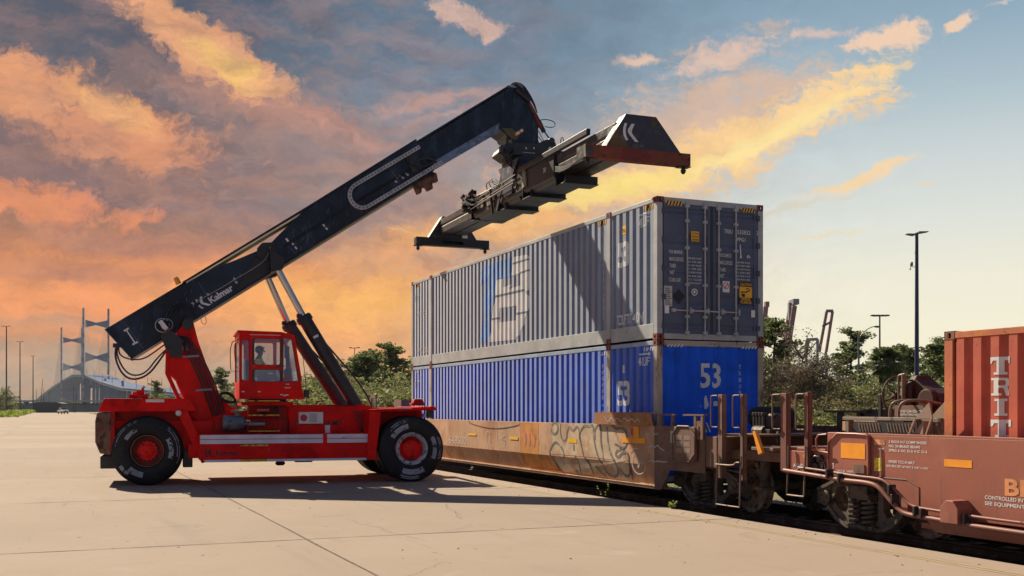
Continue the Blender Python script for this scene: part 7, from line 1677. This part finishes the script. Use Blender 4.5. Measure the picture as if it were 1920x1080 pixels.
for p0, p1, w_ in (((1512, 665), (1516, 636), 2), ((1512, 637), (1533, 636), 2.4), ((1516, 640), (1490, 665), .9), ((1535, 637), (1512, 662), .9), ((1533, 636), (1530, 770), 2), ((1512, 640), (1510, 770), 2), ((1548, 660), (1552, 770), 2)): b.beam(P(*p0), P(*p1), w_, w_)
b.build('leg_frame', CRG, t)
t, P, x, y = crane(1435, 850, 'crane boom tip just showing beside the grey container', 700, None, False, 8)
b = MB(); b.beam(P(1424, 700), P(1436, 575), 2.2, 3.6); b.box(*sorted((P(1434, 0)[0], P(1441, 0)[0])), y-3, y+3, P(0, 576)[2], P(0, 566)[2]); b.build('boom', CRR, t)
# ---- cable stayed bridge
BRD = mat('bridge_haze_blue', (.10, .145, .26), .95, var=.05, vs=.01, spec=.05); BRW = mat('bridge_white', (.34, .34, .35), .9, var=.04, vs=.01, spec=.05)  # bluish haze put into the deck and pier colour; the concrete is grey white
A0 = Vector((-585, 1500)); AD = Vector((-184, 363)).normalized(); AN = Vector((AD.y, -AD.x)); SP = 407
def bp(k, off, z): q = A0+AD*(k*SP)+AN*off; return Vector((q.x, q.y, z))
br = root('cable_stayed_bridge', FW, (A0.x, A0.y, -.5), 'hazy blue cable stayed bridge with tall pylons on the left horizon', 'bridge')
def deckz(k):
    pts_ = [(-2.8, 2), (-2.2, 8), (-1.8, 14), (-1, 23), (-.5, 34), (0, 48), (.5, 54), (1, 50), (1.6, 44), (2.2, 36), (3, 24), (4, 8)]
    for (a, za), (c, zc) in zip(pts_, pts_[1:]):
        if a <= k <= c: return za+(zc-za)*(k-a)/(c-a)
    return 5
b = MB(); ks = [-2.8+.1*i for i in range(69)]
vs = []
for k in ks:
    z = deckz(k)
    for o, dz in ((-15, 0), (15, 0), (15, -2.4), (6, -3.4), (-6, -3.4), (-15, -2.4)): vs.append(bp(k, o, z+dz))
b.add(vs, [(6*i+j, 6*i+(j+1) % 6, 6*i+6+(j+1) % 6, 6*i+6+j) for i in range(len(ks)-1) for j in range(6)]); b.build('deck', BRD, br)
b = MB()
for o in (-15.3, 15.3):
    for k0, k1 in zip(ks, ks[1:]): b.beam(bp(k0, o, deckz(k0)+.5), bp(k1, o, deckz(k1)+.5), .4, .9)
b.build('parapet', BRW, br)
for k in (0, 1):
    for o in (-16.5, 16.5):
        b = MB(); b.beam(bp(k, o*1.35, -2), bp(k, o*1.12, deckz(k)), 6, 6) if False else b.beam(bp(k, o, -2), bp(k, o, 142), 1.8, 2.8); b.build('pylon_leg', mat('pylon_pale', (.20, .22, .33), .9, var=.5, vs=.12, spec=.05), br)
    for zc in (120, 73):
        b = MB(); p = bp(k, 0, 0); c1 = [(-14, 7 if zc > 90 else 9), (0, 2.2), (15, 7 if zc > 90 else 9)]
        vs = []
        for dy in (-1.2, 1.2):
            for o, hh in c1: q = bp(k, o, 0)+Vector((AD.x*dy, AD.y*dy, 0)); vs += [(q.x, q.y, zc+hh/1.3), (q.x, q.y, zc-hh/1.3)]
        b.add(vs, [(0, 1, 3, 2), (2, 3, 5, 4), (6, 8, 9, 7), (8, 10, 11, 9), (0, 2, 8, 6), (2, 4, 10, 8), (1, 7, 9, 3), (3, 9, 11, 5)]); b.build('crossbeam', BRD, br)
    b = MB()
    for o in (-16.5, 16.5):
        for i in range(1, 15):
            for s in (-1, 1): b.beam(bp(k, o, 60+i*5.6), bp(k+s*i*.034, o, deckz(k+s*i*.034)), .22, .22)
    b.build('stay_cables', BRW, br)
    b = MB(); b.beam(bp(k, 0, deckz(k)-5), bp(k, 0, -3), 26, 8) if k == 1 else [b.beam(bp(k, o, deckz(k)-3), bp(k, o*1.1, -3), 9, 8) for o in (-11, 11)]; b.build('pier', BRD, br)
# haunched girder under the main span
b = MB(); vs = []
ks2 = [i/20 for i in range(-3, 24)]
for k in ks2:
    u = min(abs(k), abs(k-1)); dep = 2.5+13*max(0, 1-u/.28)**2
    for o in (-9, 9): q = bp(k, o, deckz(k)-2.5); vs += [q, q-Vector((0, 0, dep))]
b.add(vs, [(4*i+a, 4*i+4+a, 4*i+4+c, 4*i+c) for i in range(len(ks2)-1) for a, c in ((0, 1), (1, 3), (3, 2), (2, 0))]); b.build('haunch_girder', BRD, br)
for i in range(16):
    k = -.16-.11*i
    if deckz(k) < 5: break
    for o in (-9, 9):
        b = MB(); b.beam(bp(k, o, deckz(k)-3), bp(k, o, -3), 3.2, 2.6); b.build('pier', BRD, br)
for i in range(9):
    k = 1.25+.25*i; b = MB(); b.beam(bp(k, 0, deckz(k)-3), bp(k, 0, -3), 16, 4); b.build('pier', BRD, br)
b = MB()
for i in range(24):
    k = -1.9+.12*i; o = 15.5*(-1)**i; b.tube([bp(k, o, deckz(k)), bp(k, o, deckz(k)+11)], .22, 5)
b.build('deck_lamp', BRD, br)
# traffic on the ramp
for i, (k, o, lab) in enumerate([(-.28, 4, 'topmost van on the bridge ramp, just right of the near pylon'), (-.42, -6, 'second van down the bridge ramp'), (-.62, 5, 'third van down the bridge ramp, near the middle'), (-.85, -6, 'fourth van down the bridge ramp'), (-1.05, 5, 'lowest van on the bridge ramp, above the red rear hood')]):
    z = deckz(k); q = bp(k, o, z); F = Matrix.Translation((q.x, q.y, 0)) @ Matrix.Rotation(atan2(AD.y, AD.x), 4, 'Z')
    t = root('van', F, (0, 0, z), lab, 'van', 'vans on the bridge ramp')
    bb = MB(F); bb.prism([(-3.2, z+.5), (-3.2, z+2.8), (1.6, z+2.8), (2.4, z+1.7), (3.2, z+1.5), (3.2, z+.5)], -1.1, 1.1); bb.build('body', [GREYM, BRW, BLACKM][i % 3], t)
    bb = MB(F)
    for x_ in (-2, 2): bb.cyl((x_, -1.15, z+.45), (x_, 1.15, z+.45), .45, 10)
    bb.build('wheel', BLACKM, t)
# ---- low grey wall and viaduct beyond the pavement
b = MB(); x0, y0 = at(-120, 620); x1, y1 = at(700, 620); b.box(x0, x1, y0-.3, y0+.3, -.6, 3.6)
b2 = b.build('perimeter_wall', mat('wall_bluegrey', (.13, .14, .15), .8, var=.15, vs=.05)); tag(b2, 'long low blue grey wall beyond the far end of the pavement', 'wall')
x0, y0 = at(-150, 800); x1, y1 = at(720, 800); t = root('viaduct', FW, ((x0+x1)/2, y0, -.6), 'long low pale viaduct below the bridge', 'viaduct')
b = MB(); b.box(x0, x1, y0-5, y0+5, 6.4, 7.6); b.build('deck', BRW, t)
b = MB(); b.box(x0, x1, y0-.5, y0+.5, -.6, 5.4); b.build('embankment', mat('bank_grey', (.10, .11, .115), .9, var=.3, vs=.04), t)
for i in range(24): b = MB(); xx = x0+(x1-x0)*(i+.5)/24; b.box(xx-.8, xx+.8, y0-3, y0+3, -.6, 6.4); b.build('pier', BRD, t)
b = MB(); x0, y0 = at(62, 520); x1, y1 = at(115, 520); tag(MB().box(x0, x1, y0, y0+8, -.6, 4.0).prism([(x0, 4.0), (x0+2, 4.6), (x1-2, 4.6), (x1, 4.0)], y0, y0+8).build('warehouse', mat('shed_dark', (.05, .055, .07), .7, var=.1)), 'low dark warehouse left of the white pickup', 'warehouse')
# ---- white pickup on the apron
px_, d_ = 118, 330; x, y = at(px_, d_); F = Matrix.Translation((x, y, 0)) @ Matrix.Rotation(radians(-52), 4, 'Z')
t = root('pickup_truck', F, (0, 0, 0), 'small white pickup driving towards the viewer on the far pavement', 'pickup truck')
WHC = mat('car_white', (.62, .63, .63), .3, var=.03); DKG = mat('dark_glass', (.02, .025, .03), .15)
b = MB(F); b.prism([(-2.8, .5), (-2.8, 1.15), (-.9, 1.2), (-.6, 1.85), (.9, 1.85), (1.5, 1.25), (2.75, 1.12), (2.85, .5)], -.98, .98); b.build('body', WHC, t, bevel=.06)
b = MB(F); b.prism([(.95, 1.80), (1.50, 1.28), (1.54, 1.28), (1.0, 1.82)], -.86, .86); b.prism([(-.55, 1.3), (-.45, 1.75), (.85, 1.75), (1.3, 1.3)], -.995, .995); b.build('window', DKG, t)
b = MB(F); b.box(2.80, 2.88, -.55, .55, .65, 1.0); b.build('grille', BLACKM, t)
for s in (-1, 1): b = MB(F); b.box(2.80, 2.88, s*.8-.15, s*.8+.15, .8, 1.0); b.build('headlight', WHITE, t)
for xx in (-1.8, 1.8):
    for s in (-1, 1): b = MB(F); b.cyl((xx, s*.75, .42), (xx, s*1.02, .42), .42, 18); b.build('wheel', RUBBER, t, smooth=True)
# ---- the hazy air over the yard and the river
hz = bpy.data.materials.new('haze'); hz.use_nodes = True; T = NT(hz.node_tree); T.n.clear()
pv = T.add('ShaderNodeVolumePrincipled'); pv.inputs['Color'].default_value = (.80, .86, 1.0, 1); pv.inputs['Density'].default_value = .00004; pv.inputs['Anisotropy'].default_value = .2
o_ = T.add('ShaderNodeOutputMaterial'); T.l.new(pv.outputs[0], o_.inputs['Volume'])
b = MB(); b.box(-1600, 620, -20, 3050, -1.6, 146)
tag(b.build('haze', hz), 'pale bluish haze hanging over the far river and bridge', 'haze', kind='stuff')
